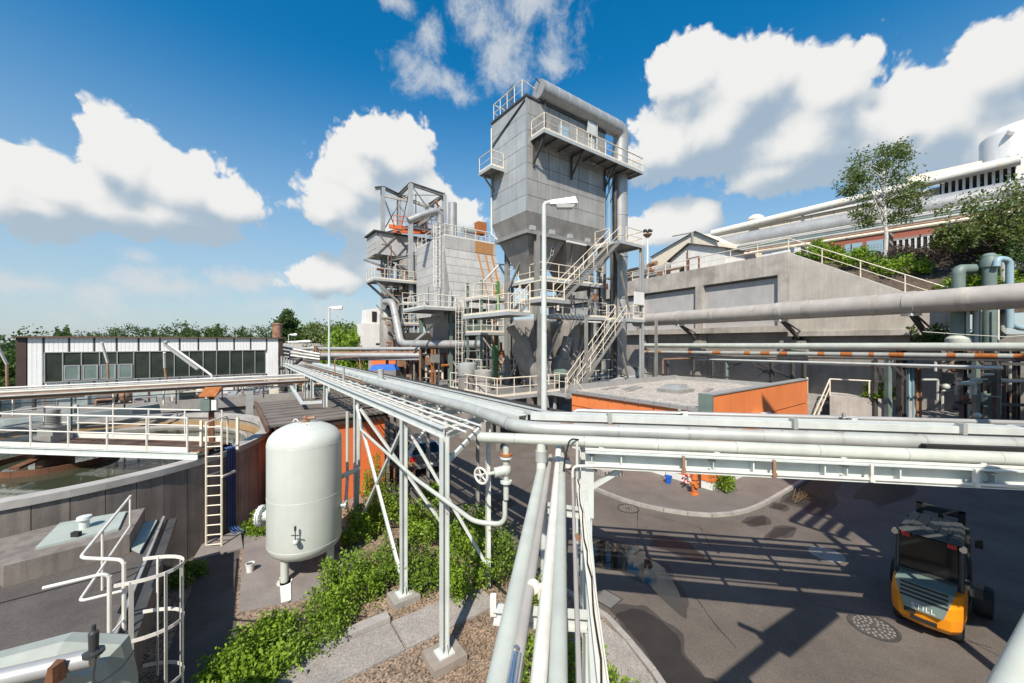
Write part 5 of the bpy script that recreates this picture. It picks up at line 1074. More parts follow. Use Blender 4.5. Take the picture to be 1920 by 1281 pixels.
part(o, 'rear_window', MB().hull([(-.45,-.03,1.22),(.45,-.03,1.22),(.45,-.01,1.22),(-.45,-.01,1.22)],[(-.44,.06,2.0),(.44,.06,2.0),(.44,.08,2.0),(-.44,.08,2.0)]), m_cglass, W=False)
part(o, 'window_ledge', MB().box(-.46,.46,-.1,.0,1.13,1.24), m_grey, W=False)
part(o, 'roof', MB().hull([(-.52,-.02,2.05),(.52,-.02,2.05),(.46,1.28,2.08),(-.46,1.28,2.08)],[(-.46,.06,2.17),(.46,.06,2.17),(.40,1.2,2.19),(-.40,1.2,2.19)]), m_grey, W=False)
me = mesh('roof_bar', MB().box(-.03,.03,.15,1.15,2.171,2.20), m_grey)
for x in (-.3,-.1,.1,.3): pc(o, 'roof_bar', me, (x,0,0))
part(o, 'antenna', MB().tube([(.3,0,2.1),(.3,-.02,2.35)], .008, 5), m_black, W=False)
for s in (-1,1):
    part(o, 'mast_rail', MB().bar((s*.36,1.72,.12),(s*.36,1.72,2.3),.11,.16,up=(0,1,0)), m_black, W=False)
    part(o, 'fork', MB().box(s*.25-.06,s*.25+.06,1.95,3.0,.08,.13).box(s*.25-.06,s*.25+.06,1.9,1.95,.08,.7), m_dsteel, W=False)
    for nm, y, r, w, x in (('rear_wheel',0,.27,.2,.43),('front_wheel',1.62,.35,.3,.70)):
        wh = sub(o, nm); part(wh, 'tyre', MB().lathe([(r*.62,-w/2),(r*.94,-w/2),(r,-w*.35),(r,w*.35),(r*.94,w/2),(r*.62,w/2)], n=22), m_black, W=False)
        part(wh, 'rim', MB().lathe([(.0,-w*.42),(r*.62,-w*.46),(r*.62,w*.46),(.0,w*.42)], n=18), m_galv if nm[0] == 'f' else m_grey, W=False)
        for c in wh.children: c.rotation_euler = (0, R(90), 0); c.location = (s*x, y, r)
    part(o, 'mudguard', MB().box(min(s*.44,s*.72),max(s*.44,s*.72),1.3,1.36,.5,.7).box(min(s*.44,s*.72),max(s*.44,s*.72),1.36,1.9,.68,.71), m_grey, W=False)
part(o, 'mast_crosshead', MB().box(-.42,.42,1.64,1.80,2.16,2.3), m_black, W=False); part(o, 'mast_tie', MB().box(-.42,.42,1.66,1.78,1.4,1.5), m_black, W=False); part(o, 'lift_cylinder', MB().tube([(0,1.76,.3),(0,1.76,2.2)], .05, 8), m_grey, W=False)
part(o, 'fork_carriage', MB().box(-.5,.5,1.84,1.9,.2,.3).box(-.5,.5,1.84,1.9,.55,.65), m_black, W=False)
part(o, 'mirror', MB().box(.6,.72,1.2,1.24,1.7,1.9).bar((.48,1.25,1.85),(.62,1.22,1.85),.02,.02), m_black, W=False)
# ------------------------------------------------------------------ big filter tower (local x along VV, y along U, camera at -x -y)
o = tw = thing('filter_tower', 'tall grey panelled filter tower with hoppers, stairs and a roof duct', 'filter tower', (.97,26,0), TH)
X1, Y1, ZB, ZT = 8.0, 4.2, 15.3, 23.0
part(o, 'casing', MB().box(.05,X1-.05,.05,Y1-.05,ZB,ZT-.05), m_dsteel, W=False, smooth=False)
rows = [ZB, 16.4, 17.5, 18.6, 19.7, 20.8, 21.9, ZT]
pa = mesh('clad_panel', MB().box(.016,.984,-.0,.045,.016,1.084), m_cladr, False); pb = mesh('clad_panel', MB().box(.016,.984,-.0,.045,.016,1.084), m_clad, False)
for j in range(7):
    for i in range(8): pc(o, 'clad_panel', pa, (i*1.0,0,rows[j]))
    for i in range(4): q_ = pc(o, 'clad_panel', pb, (.0,(i+1)*1.05,rows[j]), -math.pi/2); q_.scale = (1.05,1,1)
part(o, 'roof_edge', MB().box(-.08,X1+.08,-.08,Y1+.08,ZT,ZT+.14), m_dsteel, W=False); 
me = mesh('corner_trim', MB().box(-.025,.06,-.025,.06,ZB,ZT), m_galv); 
for x, y in ((0,0),(X1-.04,0),(0,Y1-.04)): pc(o, 'corner_trim', me, (x,y,0))
part(o, 'downpipe', MB().tube([(-.1,Y1-.1,ZT-.4),(-.1,Y1-.1,14.6),(.3,Y1-.6,14.0)], .06, 8), m_white, W=False)
part(o, 'conduit', MB().tube([(-.05,.1,ZT-.2),(-.05,Y1-.1,21.2)], .04, 6).tube([(-.05,.25,ZT-.2),(-.05,Y1-.1,21.35)], .025, 6), m_dsteel, W=False)
# skirt and hoppers
def fr(x0,x1,y0,y1,z): return [(x0,y0,z),(x1,y0,z),(x1,y1,z),(x0,y1,z)]
part(o, 'skirt', MB().hull(fr(.35,X1-.35,.35,Y1-.35,14.15), fr(0,X1,0,Y1,ZB)), m_hop, W=False, smooth=False)
part(o, 'ring_beam', MB().box(.15,X1-.15,.12,.32,13.9,14.15).box(.15,X1-.15,Y1-.32,Y1-.12,13.9,14.15).box(.12,.32,.32,Y1-.32,13.9,14.15).box(X1-.32,X1-.12,.32,Y1-.32,13.9,14.15), m_steel, W=False, smooth=False)
me = mesh('bracket', MB().box(-.22,.22,.1,.34,14.15,14.45), m_clad)
for x in (.7,2.5,4.3,6.2): pc(o, 'bracket', me, (x,0,0))
for a, b in ((.4,3.9),(4.1,7.6)):
    c = (a+b)/2; part(o, 'hopper', MB().hull(fr(c-.35,c+.35,1.75,2.45,10.6), fr(a,b,.4,Y1-.4,13.9)), m_hop, W=False, smooth=False)
    part(o, 'discharge_chute', MB().tube([(c,2.1,10.7),(c,2.1,9.9),(c,2.1,8.6)], [.35,.28,.28], 10), m_steel, W=False)
    for x in (a+.7, b-.7): part(o, 'hopper_rib', MB().bar((x,.38,13.8),(c+(x-c)*.25,1.7,10.8),.08,.08), m_steel, W=False)
    part(o, 'silo', MB().lathe([(.5,3.9),(1.45,5.6),(1.45,8.0),(1.3,8.1),(0,8.15)], (c,2.1,0), 20), m_hop, W=False)
    part(o, 'silo_outlet', MB().lathe([(.35,3.1),(.5,3.9)], (c,2.1,0), 12), m_steel, W=False)
# the painted 8 on the right hand hopper
part(o, 'painted_numeral', MB().tube([(1.0,.5,13.2)]+[(1.0+.0,.5,13.2)], .001, 3) if 0 else MB().bar((2.75,.50,13.4),(3.05,.5,13.4),.02,.03).bar((2.78,.60,13.1),(3.03,.6,13.1),.02,.03).bar((2.8,.70,12.8),(3.02,.7,12.8),.02,.03).bar((2.76,.5,13.4),(2.8,.7,12.8),.03,.02).bar((3.04,.5,13.4),(3.02,.7,12.8),.03,.02), m_rail, W=False)
# columns and bracing
for x, y in ((1.15,.25),(1.15,Y1-.4),(6.6,.25),(6.6,Y1-.4)): part(o, 'column', MB().ibeam((x,y,0),(x,y,13.9), .32,.32,.03, up=(0,1,0)), m_steel, W=False)
for x, y, z in ((9.25,-2.5,13.8),(9.25,-.2,13.8),(10.8,1.6,14.0)): part(o, 'column', MB().ibeam((x,y,0),(x,y,z), .26,.26,.03, up=(0,1,0)), m_clad, W=False)
for p, q in (((1.15,.3,3.4),(1.15,3.7,8)),((1.15,3.7,3.4),(1.15,.3,8)),((1.15,3.7,10.4),(1.15,1.2,13.6)),((6.6,.3,3.4),(6.6,3.7,8)),((7.4,-1.5,13.5),(9.2,-1.4,9.0)),((7.6,-1.3,7.9),(9.2,-1.3,3.6)),((6.7,-2.4,13.6),(6.7,-.2,11.9)),((1.3,.3,3.6),(3.6,.3,8)),((6.5,.3,8.6),(4.6,.3,3.6)),((1.3,.2,0.2),(2.2,.2,3)),((3.4,.2,.2),(2.3,.2,3))):
    part(o, 'brace', MB().bar(p, q, .13, .13), m_steel, W=False)
# platforms: floor, edge, railing as sub-parts
def platform(par, x0, x1, y0, y1, z, sides, name='platform', mat=None, sp=1.15, toe=True):
    s = sub(par, name); k = max(1, round((x1-x0)/1.2)); w = (x1-x0)/k
    me = mesh('grating', MB().box(.01,w-.01,y0,y1,z-.05,z), m_grate)
    for i in range(k): pc(s, 'grating', me, (x0+i*w,0,0))
    part(s, 'edge_beam', MB().box(x0,x1,y0-.05,y0,z-.2,z+.02).box(x0,x1,y1,y1+.05,z-.2,z+.02).box(x0-.05,x0,y0-.05,y1+.05,z-.2,z+.02).box(x1,x1+.05,y0-.05,y1+.05,z-.2,z+.02), m_clad, W=False)
    for run in sides: rail(s, [(*p, z) for p in run], 1.1, sp, mat or m_cream, .03, (.5,), toe)
    return s
tp = platform(o, .4, 11.0, -1.35, -.06, 20.3, [[(.4,-.06),(.4,-1.35),(11.0,-1.35),(11.0,.9)]], 'upper_walkway', m_cream, 1.5)
part(tp, 'grating', MB().box(8.1,11.0,-.0,.9,20.25,20.3), m_grate, W=False)
for x in (.6,4.2,7.9): part(tp, 'bracket', MB().bar((x,-1.2,20.05),(x,-.02,18.6),.12,.12).bar((x,-.06,18.4),(x,-.06,20.1),.12,.12,up=(1,0,0)).bar((x,-1.3,20.1),(x,0,20.1),.1,.14), m_dsteel, W=False)
for x in (1.6,2.9,5.4,6.7,9.2,10.2): part(tp, 'joist', MB().bar((x,-1.3,20.12),(x,-.02,20.12),.08,.1), m_dsteel, W=False)
for z0, x in ((0,0),): 
    for i in range(4): part(tp, 'hanger', MB().bar((8.3+i*.8,-.2,20.1-.0),(8.0+i*.55,.6,17.6-.0*i),.07,.07), m_dsteel, W=False)
dv = sub(o, 'access_door')
for x in (1.9,3.0,7.1): part(dv, 'door_leaf', MB().box(x,x+.9,-.07,.0,20.4,22.1), m_hop if x < 2.5 or x > 7 else m_lblue, W=False); part(dv, 'handle', MB().box(x+.05,x+.12,-.13,-.07,21.2,21.45), m_wht, W=False)
cb = sub(o, 'cable_ladder')
for i in range(5): part(cb, 'conduit', MB().tube([(5.9+i*.14,-.25,22.0),(5.9+i*.14,-.25,20.2),(5.6+i*.1,-.8,19.7)], .03, 6), m_white if i % 2 else m_galv, W=False)
part(cb, 'frame', MB().bar((5.75,-.3,23.6),(5.75,-.3,20.0),.07,.07,up=(1,0,0)).bar((6.7,-.3,23.4),(6.7,-.3,20.0),.07,.07,up=(1,0,0)).bar((5.75,-.3,23.5),(6.7,-.3,23.3),.06,.06), m_white, W=False); part(cb, 'junction_box', MB().box(5.8,6.6,-.3,-.1,22.3,23.2), m_white, W=False)
lw = platform(o, -1.1, -.06, 2.6, 4.2, 19.0, [[(-.06,2.6),(-1.1,2.6),(-1.1,4.2)]], 'side_balcony')
part(lw, 'bracket', MB().bar((-1.0,3.9,18.8),(-.02,3.9,17.8),.1,.1), m_steel, W=False)
rr = sub(o, 'roof_railing'); rail(rr, [(.1,.6,ZT+.14),(.1,Y1-.1,ZT+.14),(3,Y1-.1,ZT+.14)], 1.3, 1.0, m_cream, .03, (.5,), True)
part(rr, 'top_rail', MB().tube(bend([(.1,.6,ZT+.14),(.1,.6,ZT+1.5),(1.2,.3,ZT+1.0),(1.2,.3,ZT+.14)],.15), .03, 6), m_cream, W=False)
an = sub(o, 'antenna_cluster')
for i in range(9): x, y = .5+random.uniform(-.3,.3), 2.8+random.uniform(-.5,.5); part(an, 'antenna_rod', MB().tube([(x,y,ZT),(x+random.uniform(-.1,.1),y,ZT+random.uniform(1.2,2.6))], .02, 5), m_dsteel, W=False)
part(o, 'roof_davit', MB().tube(bend([(1.5,-.2,ZT-2),(1.5,-.2,ZT+1.0),(.6,-.2,ZT+1.35)],.2), .035, 6), m_dsteel, W=False)
# roof duct that elbows down to the ground
rd = sub(o, 'roof_duct')
dp = [(1.0,-.05,ZT+.85),(9.6,-.05,ZT+.85),(10.0,-.05,ZT+.4),(10.0,.1,ZT-.6),(10.0,.2,7.0),(9.8,.2,4.8),(11.4,-.2,3.2)]
part(rd, 'duct_body', MB().tube(bend([dp[0],(10.0,-.05,ZT+.85)]+dp[3:], .95, 6), .64, 22), m_galv, W=False)
me = mesh('duct_seam', MB().tube([(0,0,-.04),(0,0,.04)], .655, 22), m_clad)
for i in range(8): pc(rd, 'duct_seam', me, (1.4+i*1.05,-.05,ZT+.85), q=Z.rotation_difference(V(1,0,0)))
for i in range(9): pc(rd, 'duct_seam', me, (10.0,.12,ZT-1.0-i*1.7))
part(rd, 'duct_saddle', MB().hull([(1.7,-.1,ZT+.05),(3.0,-.1,ZT+.05),(3.0,1.8,ZT+.05),(1.7,1.8,ZT+.05)],[(1.9,.35,ZT+.7),(2.9,.35,ZT+.7),(2.9,1.4,ZT+.7),(1.9,1.4,ZT+.7)]).hull([(4.6,-.1,ZT+.05),(6.0,-.1,ZT+.05),(6.0,1.6,ZT+.05),(4.6,1.6,ZT+.05)],[(4.8,.3,ZT+.6),(5.8,.3,ZT+.6),(5.8,1.3,ZT+.6),(4.8,1.3,ZT+.6)]), m_hop, W=False, smooth=False)
part(o, 'riser', MB().tube([(9.2,1.4,20),(9.2,1.4,4)], .4, 14), m_galv, W=False); part(o, 'riser', MB().tube([(8.9,-.3,19.5),(8.9,-.3,3.5)], .16, 10), m_dsteel, W=False); part(o, 'riser', MB().tube([(8.25,-.2,19.8),(8.25,-.2,14)], .07, 8), m_lblue, W=False)
# stairs and working platforms
platform(o, 6.6, 9.3, -2.55, -.1, 13.8, [[(6.6,-1.55),(6.6,-.2)],[(9.3,-.1),(9.3,-2.55),(7.3,-2.55)]], 'stair_landing')
stairs(sub(o,'upper_stairs'), (1.0,-2.55,9.15), (6.6,-2.55,13.75), (0,1,0), 24, w=.95)
platform(o, -.9, 1.4, -2.6, -.4, 9.1, [[(-.9,-.4),(-.9,-2.6),(1.0,-2.6)]], 'stair_landing')
platform(o, 7.2, 9.3, -2.65, .0, 8.15, [[(9.3,.0),(9.3,-2.65),(8.0,-2.65)],[(7.2,-1.6),(7.2,-.1)]], 'stair_landing')
stairs(sub(o,'lower_stairs'), (2.1,-2.65,3.2), (7.2,-2.65,8.1), (0,1,0), 23, w=.95)
platform(o, 1.6, 7.2, -.9, .1, 8.3, [[(1.7,-.9),(7.1,-.9)]], 'middle_platform', None, 1.6)
platform(o, -2.6, -.95, -1.5, 3.9, 8.3, [[(-.95,-1.5),(-2.6,-1.5),(-2.6,3.9)]], 'side_platform')
stairs(sub(o,'short_steps'), (-1.75,-1.5,8.3), (-.95,-1.5,9.05), (0,1,0), 5, w=.9)
platform(o, 1.3, 7.6, -.1, 3.9, 10.9, [[(1.3,3.9),(1.3,-.1),(7.6,-.1)]], 'hopper_platform', None, 1.5)
platform(o, -3.4, 1.7, -1.5, 4.4, 3.2, [[(-3.4,4.4),(-3.4,-1.5),(1.6,-1.5)]], 'base_platform')
platform(o, .9, 2.3, -2.75, -.2, 3.2, [[(2.3,-1.6),(2.3,-.3)]], 'stair_landing', toe=False)
stairs(sub(o,'ground_steps'), (3.3,-3.3,.6), (.95,-2.75,3.2), (-.19,-1,0), 9, w=.95)
platform(o, 3.1, 11.2, -.2, .6, 3.15, [[(5.2,-.2),(11.2,-.2)]], 'base_platform', None, 1.6)
for x, y in ((-3.2,-1.3),(-3.2,4.2),(-.9,-2.4),(3,-2.6),(11.3,-2.4)): part(o, 'column', MB().ibeam((x,y,0),(x,y,8.2 if x > -1 else 3.1), .18,.18,.02, up=(0,1,0)), m_steel, W=False)
for p, q in (((-.4,-1.4,.2),(.1,-1.4,3.0)),((.5,-1.4,.2),(.1,-1.4,3.0)),((1.0,-1.4,.2),(.5,-1.4,3)),((1.4,-1.4,2.9),(1.0,-1.4,.3))): part(o, 'brace', MB().bar(p, q, .16, .16), m_clad, W=False)
part(o, 'light_tube', MB().box(3.6,5.6,-.25,-.1,13.7,13.82), m_wht, W=False); part(o, 'light_tube', MB().box(4.2,6.4,-1.0,-.9,7.9,8.0), m_wht, W=False)
part(o, 'notice_board', MB().box(8.0,9.2,-2.75,-2.70,9.25,10.2), m_wht, W=False)
# machinery inside the frame
part(o, 'process_duct', MB().tube(bend([(-.4,1.2,7.6),(.9,.9,6.0),(1.6,.6,3.4)],.6), .42, 14), m_hop, W=False); part(o, 'process_duct', MB().tube([(5.5,1.0,3.2),(5.5,1.0,8.2)], .55, 14), m_hop, W=False)
part(o, 'fan_casing', MB().tube([(3.9,.2,4.6),(3.9,.9,4.6)], .9, 20).tube([(3.9,.5,5.2),(4.4,.5,6.8)], .4, 12), m_hop, W=False); part(o, 'motor', MB().tube([(2.4,-.3,4.2),(3.2,-.3,4.2)], .35, 12), m_green, W=False)
part(o, 'cable_drum', MB().tube([(7.8,.3,10),(7.8,.3,4)], .09, 8).tube([(7.6,.2,12),(7.6,.2,3)], .06, 8), m_black, W=False)
for i in range(44):
    x, y, z = random.uniform(.8,8.6), random.uniform(.3,3.5), random.choice((3.6,5,6.5,9.4,9.8,11.6)); l = random.uniform(.8,2.6)
    part(o, 'process_pipe', MB().tube(bend([(x,y,z),(x+l,y,z),(x+l,y,z+random.choice((-1,1))*random.uniform(.6,1.6))],.15), random.choice((.04,.06,.09)), 8), random.choice((m_rustw,m_steel,m_galv,m_hop,m_clad,m_cream,m_rail)), W=False)
for x, z, m in ((8.2,10.0,m_rustp),(9.2,9.6,m_rustp),(9.7,11.0,m_orange)): part(o, 'valve_box', MB().box(x,x+.6,1.6,2.0,z,z+.5), m, W=False)
part(o, 'green_panel', MB().box(.8,1.0,4.6,4.9,8.9,11.2), m_lime, W=False, label='green machine casing beside the left platforms'); part(o, 'green_panel', MB().box(.5,.8,4.6,4.9,3.4,6.2), m_lime, W=False, label='green machine casing low on the left')
part(o, 'green_cabinet', MB().box(11.8,12.8,-.2,.2,3.0,4.3), m_green, W=False)
# concrete base step in front of the tower and the ledge beside the gravel roof
q0 = V(.97,26,0)+VV*3.2-U*.9; q1 = q0+VV*9.0
solo('ledge_wall', 'grey concrete ledge wall behind the gravel roof at the tower foot', 'ledge', MB().hull([q0+Z*2.4, q1+Z*2.4, q1+U*.5+Z*2.4, q0+U*.5+Z*2.4],[q0+Z*3.3, q1+Z*3.75, q1+U*.5+Z*3.75, q0+U*.5+Z*3.3]), m_rpan, smooth=False)
# ------------------------------------------------------------------ second filter house (flared, rust streaked)
o = fh = thing('filter_house', 'pale grey clad filter house with flared front and three rust streaks', 'filter house', (-6.3,36,0), TH)
FX, FY = 5.8, 6.4
prof = [(0,16.4),(0,15.2),(-.12,14.9),(-1.5,9.6)]
part(o, 'casing', MB().hull([(0,-1.42,9.6),(FX+.7,-1.42,9.6),(FX+.7,FY,9.6),(0,FY,9.6)],[(.05,.08,15.2),(FX-.05,.08,15.2),(FX-.05,FY-.05,15.2),(.05,FY-.05,15.2)]).box(.05,FX-.05,.08,FY-.05,15.2,16.4), m_hop, W=False, smooth=False)
m_streak = M('rust_run', (.46,.22,.07), (.36,.20,.10), 3, .7)
rowsz = [15.2,14.4,13.6,12.8,12.0,11.2,10.4,9.6]
def fy(z): return .0 if z >= 15.2 else -1.5*(15.2-z)/5.6
def fx(z): return FX+.75*max(0,(15.2-z))/5.6
for j, (za, zb) in enumerate(zip(rowsz, rowsz[1:])):
    k = 6; off = .0 if j % 2 else .4
    xs = sorted(set([0]+[min(1,(i+off)/k) for i in range(0,k+1)]+[1]))
    for a, b in zip(xs, xs[1:]):
        if b-a < .02: continue
        g = .014
        part(o, 'clad_panel', MB().hull([(a*fx(zb)+g,fy(zb)-.05,zb+g),(b*fx(zb)-g,fy(zb)-.05,zb+g),(b*fx(zb)-g,fy(zb)+.03,zb+g),(a*fx(zb)+g,fy(zb)+.03,zb+g)],[(a*fx(za)+g,fy(za)-.05,za-g),(b*fx(za)-g,fy(za)-.05,za-g),(b*fx(za)-g,fy(za)+.03,za-g),(a*fx(za)+g,fy(za)+.03,za-g)]), m_clad2, W=False, smooth=False)
for i in range(4): part(o, 'clad_panel', MB().box(i*FX/4+.014,(i+1)*FX/4-.014,-.05,.06,15.22,16.4), m_clad2, W=False, smooth=False)
for j in range(9):
    for i in range(4):
        za, zb = 16.4-j*.83, 16.4-(j+1)*.83; part(o, 'clad_panel', MB().box(-.05,.03,.02+i*1.6+.012,.02+(i+1)*1.6-.012,zb+.012,za-.012), m_clad2, W=False, smooth=False)
part(o, 'rust_plate', MB().box(3.3,5.4,-.075,-.05,15.25,16.38), m_streak, W=False, label='rust brown sheet at the top of the front')
for x, w in ((3.5,.16),(4.35,.2),(5.1,.2)): part(o, 'rust_streak', MB().hull([(x+.55,fy(10)-.075,10.0),(x+.55+w,fy(10)-.075,10.0),(x+.55+w,fy(10)-.05,10.0),(x+.55,fy(10)-.05,10.0)],[(x,-.075,15.2),(x+w*1.3,-.075,15.2),(x+w*1.3,-.05,15.2),(x,-.05,15.2)]), m_streak, W=False)
for a, b in ((.1,3.2),(3.3,FX+.6)):
    c = (a+b)/2; part(o, 'hopper', MB().hull(fr(c-.4,c+.4,1.8,2.6,4.6), fr(a,b,-1.3,FY-.2,9.6)), m_hop, W=False, smooth=False)
part(o, 'hopper_cowl', MB().hull([(5.2,-2.2,5.6),(6.2,-2.0,5.6),(6.2,-1.2,5.6),(5.2,-1.2,5.6)],[(3.6,-1.7,9.9),(6.6,-1.9,9.4),(6.6,-1.2,10.4),(4.6,-1.2,10.4)]), m_clad, W=False, smooth=False)
for x, y in ((.2,-.8),(3.2,-.8),(6.2,-.8),(.2,5.8),(6.2,5.8)): part(o, 'column', MB().ibeam((x,y,0),(x,y,9.5), .34,.34,.03, up=(0,1,0)), m_green, W=False)
part(o, 'beam', MB().box(-.1,6.5,-1.05,-.8,7.6,8.2), m_green, W=False)
for p, q in (((.2,-.8,5),(3.2,-.8,1)),((3.2,-.8,5),(.2,-.8,1)),((3.2,-.8,7.4),(6.2,-.8,4)),((6.2,-.8,3.8),(4.7,-.8,7.4)),((-3.2,.2,6.2),(-.2,-.2,8.8))): part(o, 'brace', MB().bar(p, q, .16, .16), m_clad, W=False)
pl = platform(o, -3.0, .4, -2.3, 2.5, 9.4, [[(-3.0,2.5),(-3.0,-2.3),(.4,-2.3),(.4,-1.4)]], 'side_platform', m_rail); 
for i in range(3): part(pl, 'pipe_stub', MB().tube([(-2.4+i*1.1,-1.6,9.4),(-2.4+i*1.1,-1.6,11.2-i*.1)], .14, 10), m_clad, W=False)
ladder(sub(o,'roof_ladder'), (-.35,.7,9.4), (-.35,.7,17.4), (.8,-.6,0), .5, m_rail, cage=(-.6,-.8,0)); ladder(sub(o,'base_ladder'), (.1,-2.6,1.5), (.1,-2.6,10.4), (1,0,0), .6, m_rail, cage=(0,-1,0))
rail(sub(o,'roof_railing'), [(.1,FY,16.4),(.1,.1,16.4),(FX-.1,.1,16.4),(FX-.1,3,16.4)], 1.1, 1.1, m_rail, .03, (.5,), True)
rp = sub(o, 'roof_plant'); part(rp, 'stack', MB().tube([(1.7,1.6,16.4),(1.7,1.6,20.2)], .42, 14), m_galv, W=False); part(rp, 'fan_housing', MB().tube([(.6,1.6,17.2),(.6,2.4,17.2)], .85, 16).tube(bend([(.6,2,17.6),(.5,2,19.4),(-1.2,2,18.6),(-2.6,2.2,17.8)],.8), .35, 12), m_galv, W=False)
part(rp, 'rusty_box', MB().box(4.2,5.2,.8,1.6,17.5,18.7).box(4.25,4.33,.85,.93,16.4,17.5).box(5.05,5.13,.85,.93,16.4,17.5), m_rustp, W=False); part(rp, 'motor', MB().tube([(2.6,1.2,17.6),(3.8,1.2,17.6)], .4, 12).box(2.5,4.0,.8,1.7,16.4,17.1), m_clad, W=False)
# ------------------------------------------------------------------ lift tower behind it
o = lt = thing('steel_frame_tower', 'open steel frame tower with braces, orange crane gear and a clad cabin', 'frame tower', (-11,42,0), TH)
def lift(px, py, Y):
    q = INV[o.name] @ P(px, py, Y); return q
posts = [P(770,345,42), P(833,366,44.4), P(718,352,45), P(748,366,48)]; pz = [q.z for q in posts]; po = [INV[o.name] @ q for q in posts]
for q in po: part(o, 'column', MB().ibeam((q.x,q.y,0), q, .42,.42,.04, up=(0,1,0)), m_clad, W=False)
N_, R_, L_, K_ = po; FR = V(R_.x, L_.y, R_.z)
part(o, 'column', MB().ibeam((FR.x,FR.y,12), FR, .35,.35,.04, up=(0,1,0)), m_clad, W=False)
for a, b in ((N_,R_),(N_,K_),(L_,K_),(R_,FR),(K_,FR),(L_,L_-V(.9,0,.3))): part(o, 'top_beam', MB().ibeam(a, b, .3,.36,.04), m_steel, W=False)
part(o, 'roof_brace', MB().bar(N_, FR, .1,.1).bar(L_-Z*.9, R_-Z*1.6, .22,.26).bar(K_, R_, .1, .1), m_steel, W=False)
for a, b in ((L_,K_),(N_,R_),(K_,N_)):
    for z0, z1 in ((24,19.3),(13,8.6),(8,3)): part(o, 'brace', MB().bar(V(a.x,a.y,z0-.4), V(b.x,b.y,z1), .09,.09), m_steel, W=False); part(o, 'brace', MB().bar(V(b.x,b.y,z0-.4), V(a.x,a.y,z1), .09,.09), m_steel, W=False)
for a, b in ((L_,N_),(N_,R_),(L_,K_)):
    for z in (19.0,15.8,13.2,8.3,4.0): part(o, 'girt', MB().ibeam(V(a.x,a.y,z), V(b.x,b.y,z), .22,.28,.03), m_steel, W=False)
# cabin
cx0, cx1, cy0, cy1 = L_.x-1.4, R_.x+1.0, L_.y-1.9, L_.y+1.5
cb = sub(o, 'cabin'); part(cb, 'core', MB().box(cx0+.08,cx1,cy0+.08,cy1,16.2,18.6), m_hop, W=False, smooth=False)
for i in range(4): part(cb, 'clad_panel', MB().box(cx0,cx0+.07,cy0,cy1,16.2+i*.6+.02,16.8+i*.6-.02), m_clad2, W=False)
part(cb, 'clad_sheet', corr(MB(), cx0, cx1, 16.2, 18.6, cy0, .3), m_clad2, W=False, smooth=False); part(cb, 'roof', MB().box(cx0-.3,cx1,cy0-.3,cy1,18.6,18.75), m_dsteel, W=False)
for a, b in ((cx0+.2,cx0+2.2),(cx0+2.4,cx0+4.2)): part(cb, 'brace', MB().bar((a,cy0-.1,16.3),(b,cy0-.1,18.5),.1,.1).bar((b,cy0-.1,16.3),(a,cy0-.1,18.5),.1,.1), m_steel, W=False)
cg = sub(o, 'crane_gear', 'orange crane trolley and rails in the frame top')
for a, b in ((V(N_.x-2,N_.y+1,18.9),V(R_.x+1,R_.y+1.2,19.4)),(V(N_.x-1,N_.y+2.4,18.9),V(R_.x+.5,R_.y+2.6,19.6)),(V(N_.x+.5,N_.y+1,19.6),V(R_.x+.4,R_.y+.8,22))): part(cg, 'crane_rail', MB().bar(a, b, .25,.4), m_rust if a.z > 19.2 else m_orange2, W=False)
c = V(R_.x-.6,R_.y+.8,22.2)
for i in range(10): part(cg, 'lattice', MB().bar(c+V(random.uniform(-.5,.5),0,random.uniform(-.6,1)), c+V(random.uniform(-.5,.5),0,random.uniform(-1.4,.4)),.08,.08), m_orange2, W=False)
rail(cg, [(N_.x-1.6,N_.y+.8,19.1),(R_.x+.6,R_.y+.8,19.6)], 1.0, .9, m_orange2, .04, (.5,), False)
part(cg, 'hoist', MB().tube([(N_.x+2,N_.y+1.5,19.6),(N_.x+2,N_.y+1.5,20.9)], .6, 12), m_clad, W=False); part(cg, 'jib', MB().bar((N_.x+.2,N_.y+.8,18.8),(R_.x+.2,R_.y+.6,21.9),.2,.28), m_steel, W=False); part(cg, 'hook_line', MB().bar((N_.x+.8,N_.y+.5,22.9),(N_.x+.8,N_.y+.5,20.6),.07,.07), m_dsteel, W=False)
platform(o, L_.x-2.6, N_.x+2.2, N_.y-.6, N_.y+2.2, 12.9, [[(L_.x-2.6,N_.y+2.2),(L_.x-2.6,N_.y-.6),(N_.x+2.2,N_.y-.6)]], 'cantilever_platform', m_cream, 1.0)
for z in (4.6,8.4,10.6): platform(o, L_.x+.4, N_.x+1.6, N_.y-.3, N_.y+1.4, z, [[(L_.x+.4,N_.y-.3),(N_.x+1.6,N_.y-.3)]], 'landing', m_cream, .9)
for i in range(11): x = L_.x+.2+i*(N_.x-L_.x+2.4)/11; y = random.uniform(N_.y-.2,N_.y+3.4); part(o, 'column', MB().bar((x,y,0),(x,y,random.uniform(9,16)),.16,.2,up=(0,1,0)), random.choice((m_steel,m_rustw,m_clad,m_steel)), W=False)
for i in range(44):
    x, z = random.uniform(L_.x-.3,N_.x+2.4), random.uniform(1.5,14); y = random.uniform(N_.y-.3,N_.y+3); s = random.choice((-1,1)); part(o, 'brace', MB().bar((x,y,z),(x+s*random.uniform(.8,2),y,z+random.uniform(1.2,2.4)),.1,.1), random.choice((m_steel,m_clad,m_rustw,m_rail)), W=False)
for y in (N_.y-.4, N_.y+2): part(o, 'strut', MB().bar((L_.x-2.5,y,12.7),(L_.x,y,10.6),.2,.22), m_steel, W=False)
part(o, 'awning_frame', MB().bar((L_.x-2.4,L_.y-.8,15.6),(L_.x,L_.y-.8,15.0),.14,.2).bar((L_.x-2.2,L_.y-.8,15.6),(L_.x-.5,L_.y-.8,16.6),.08,.08), m_steel, W=False)
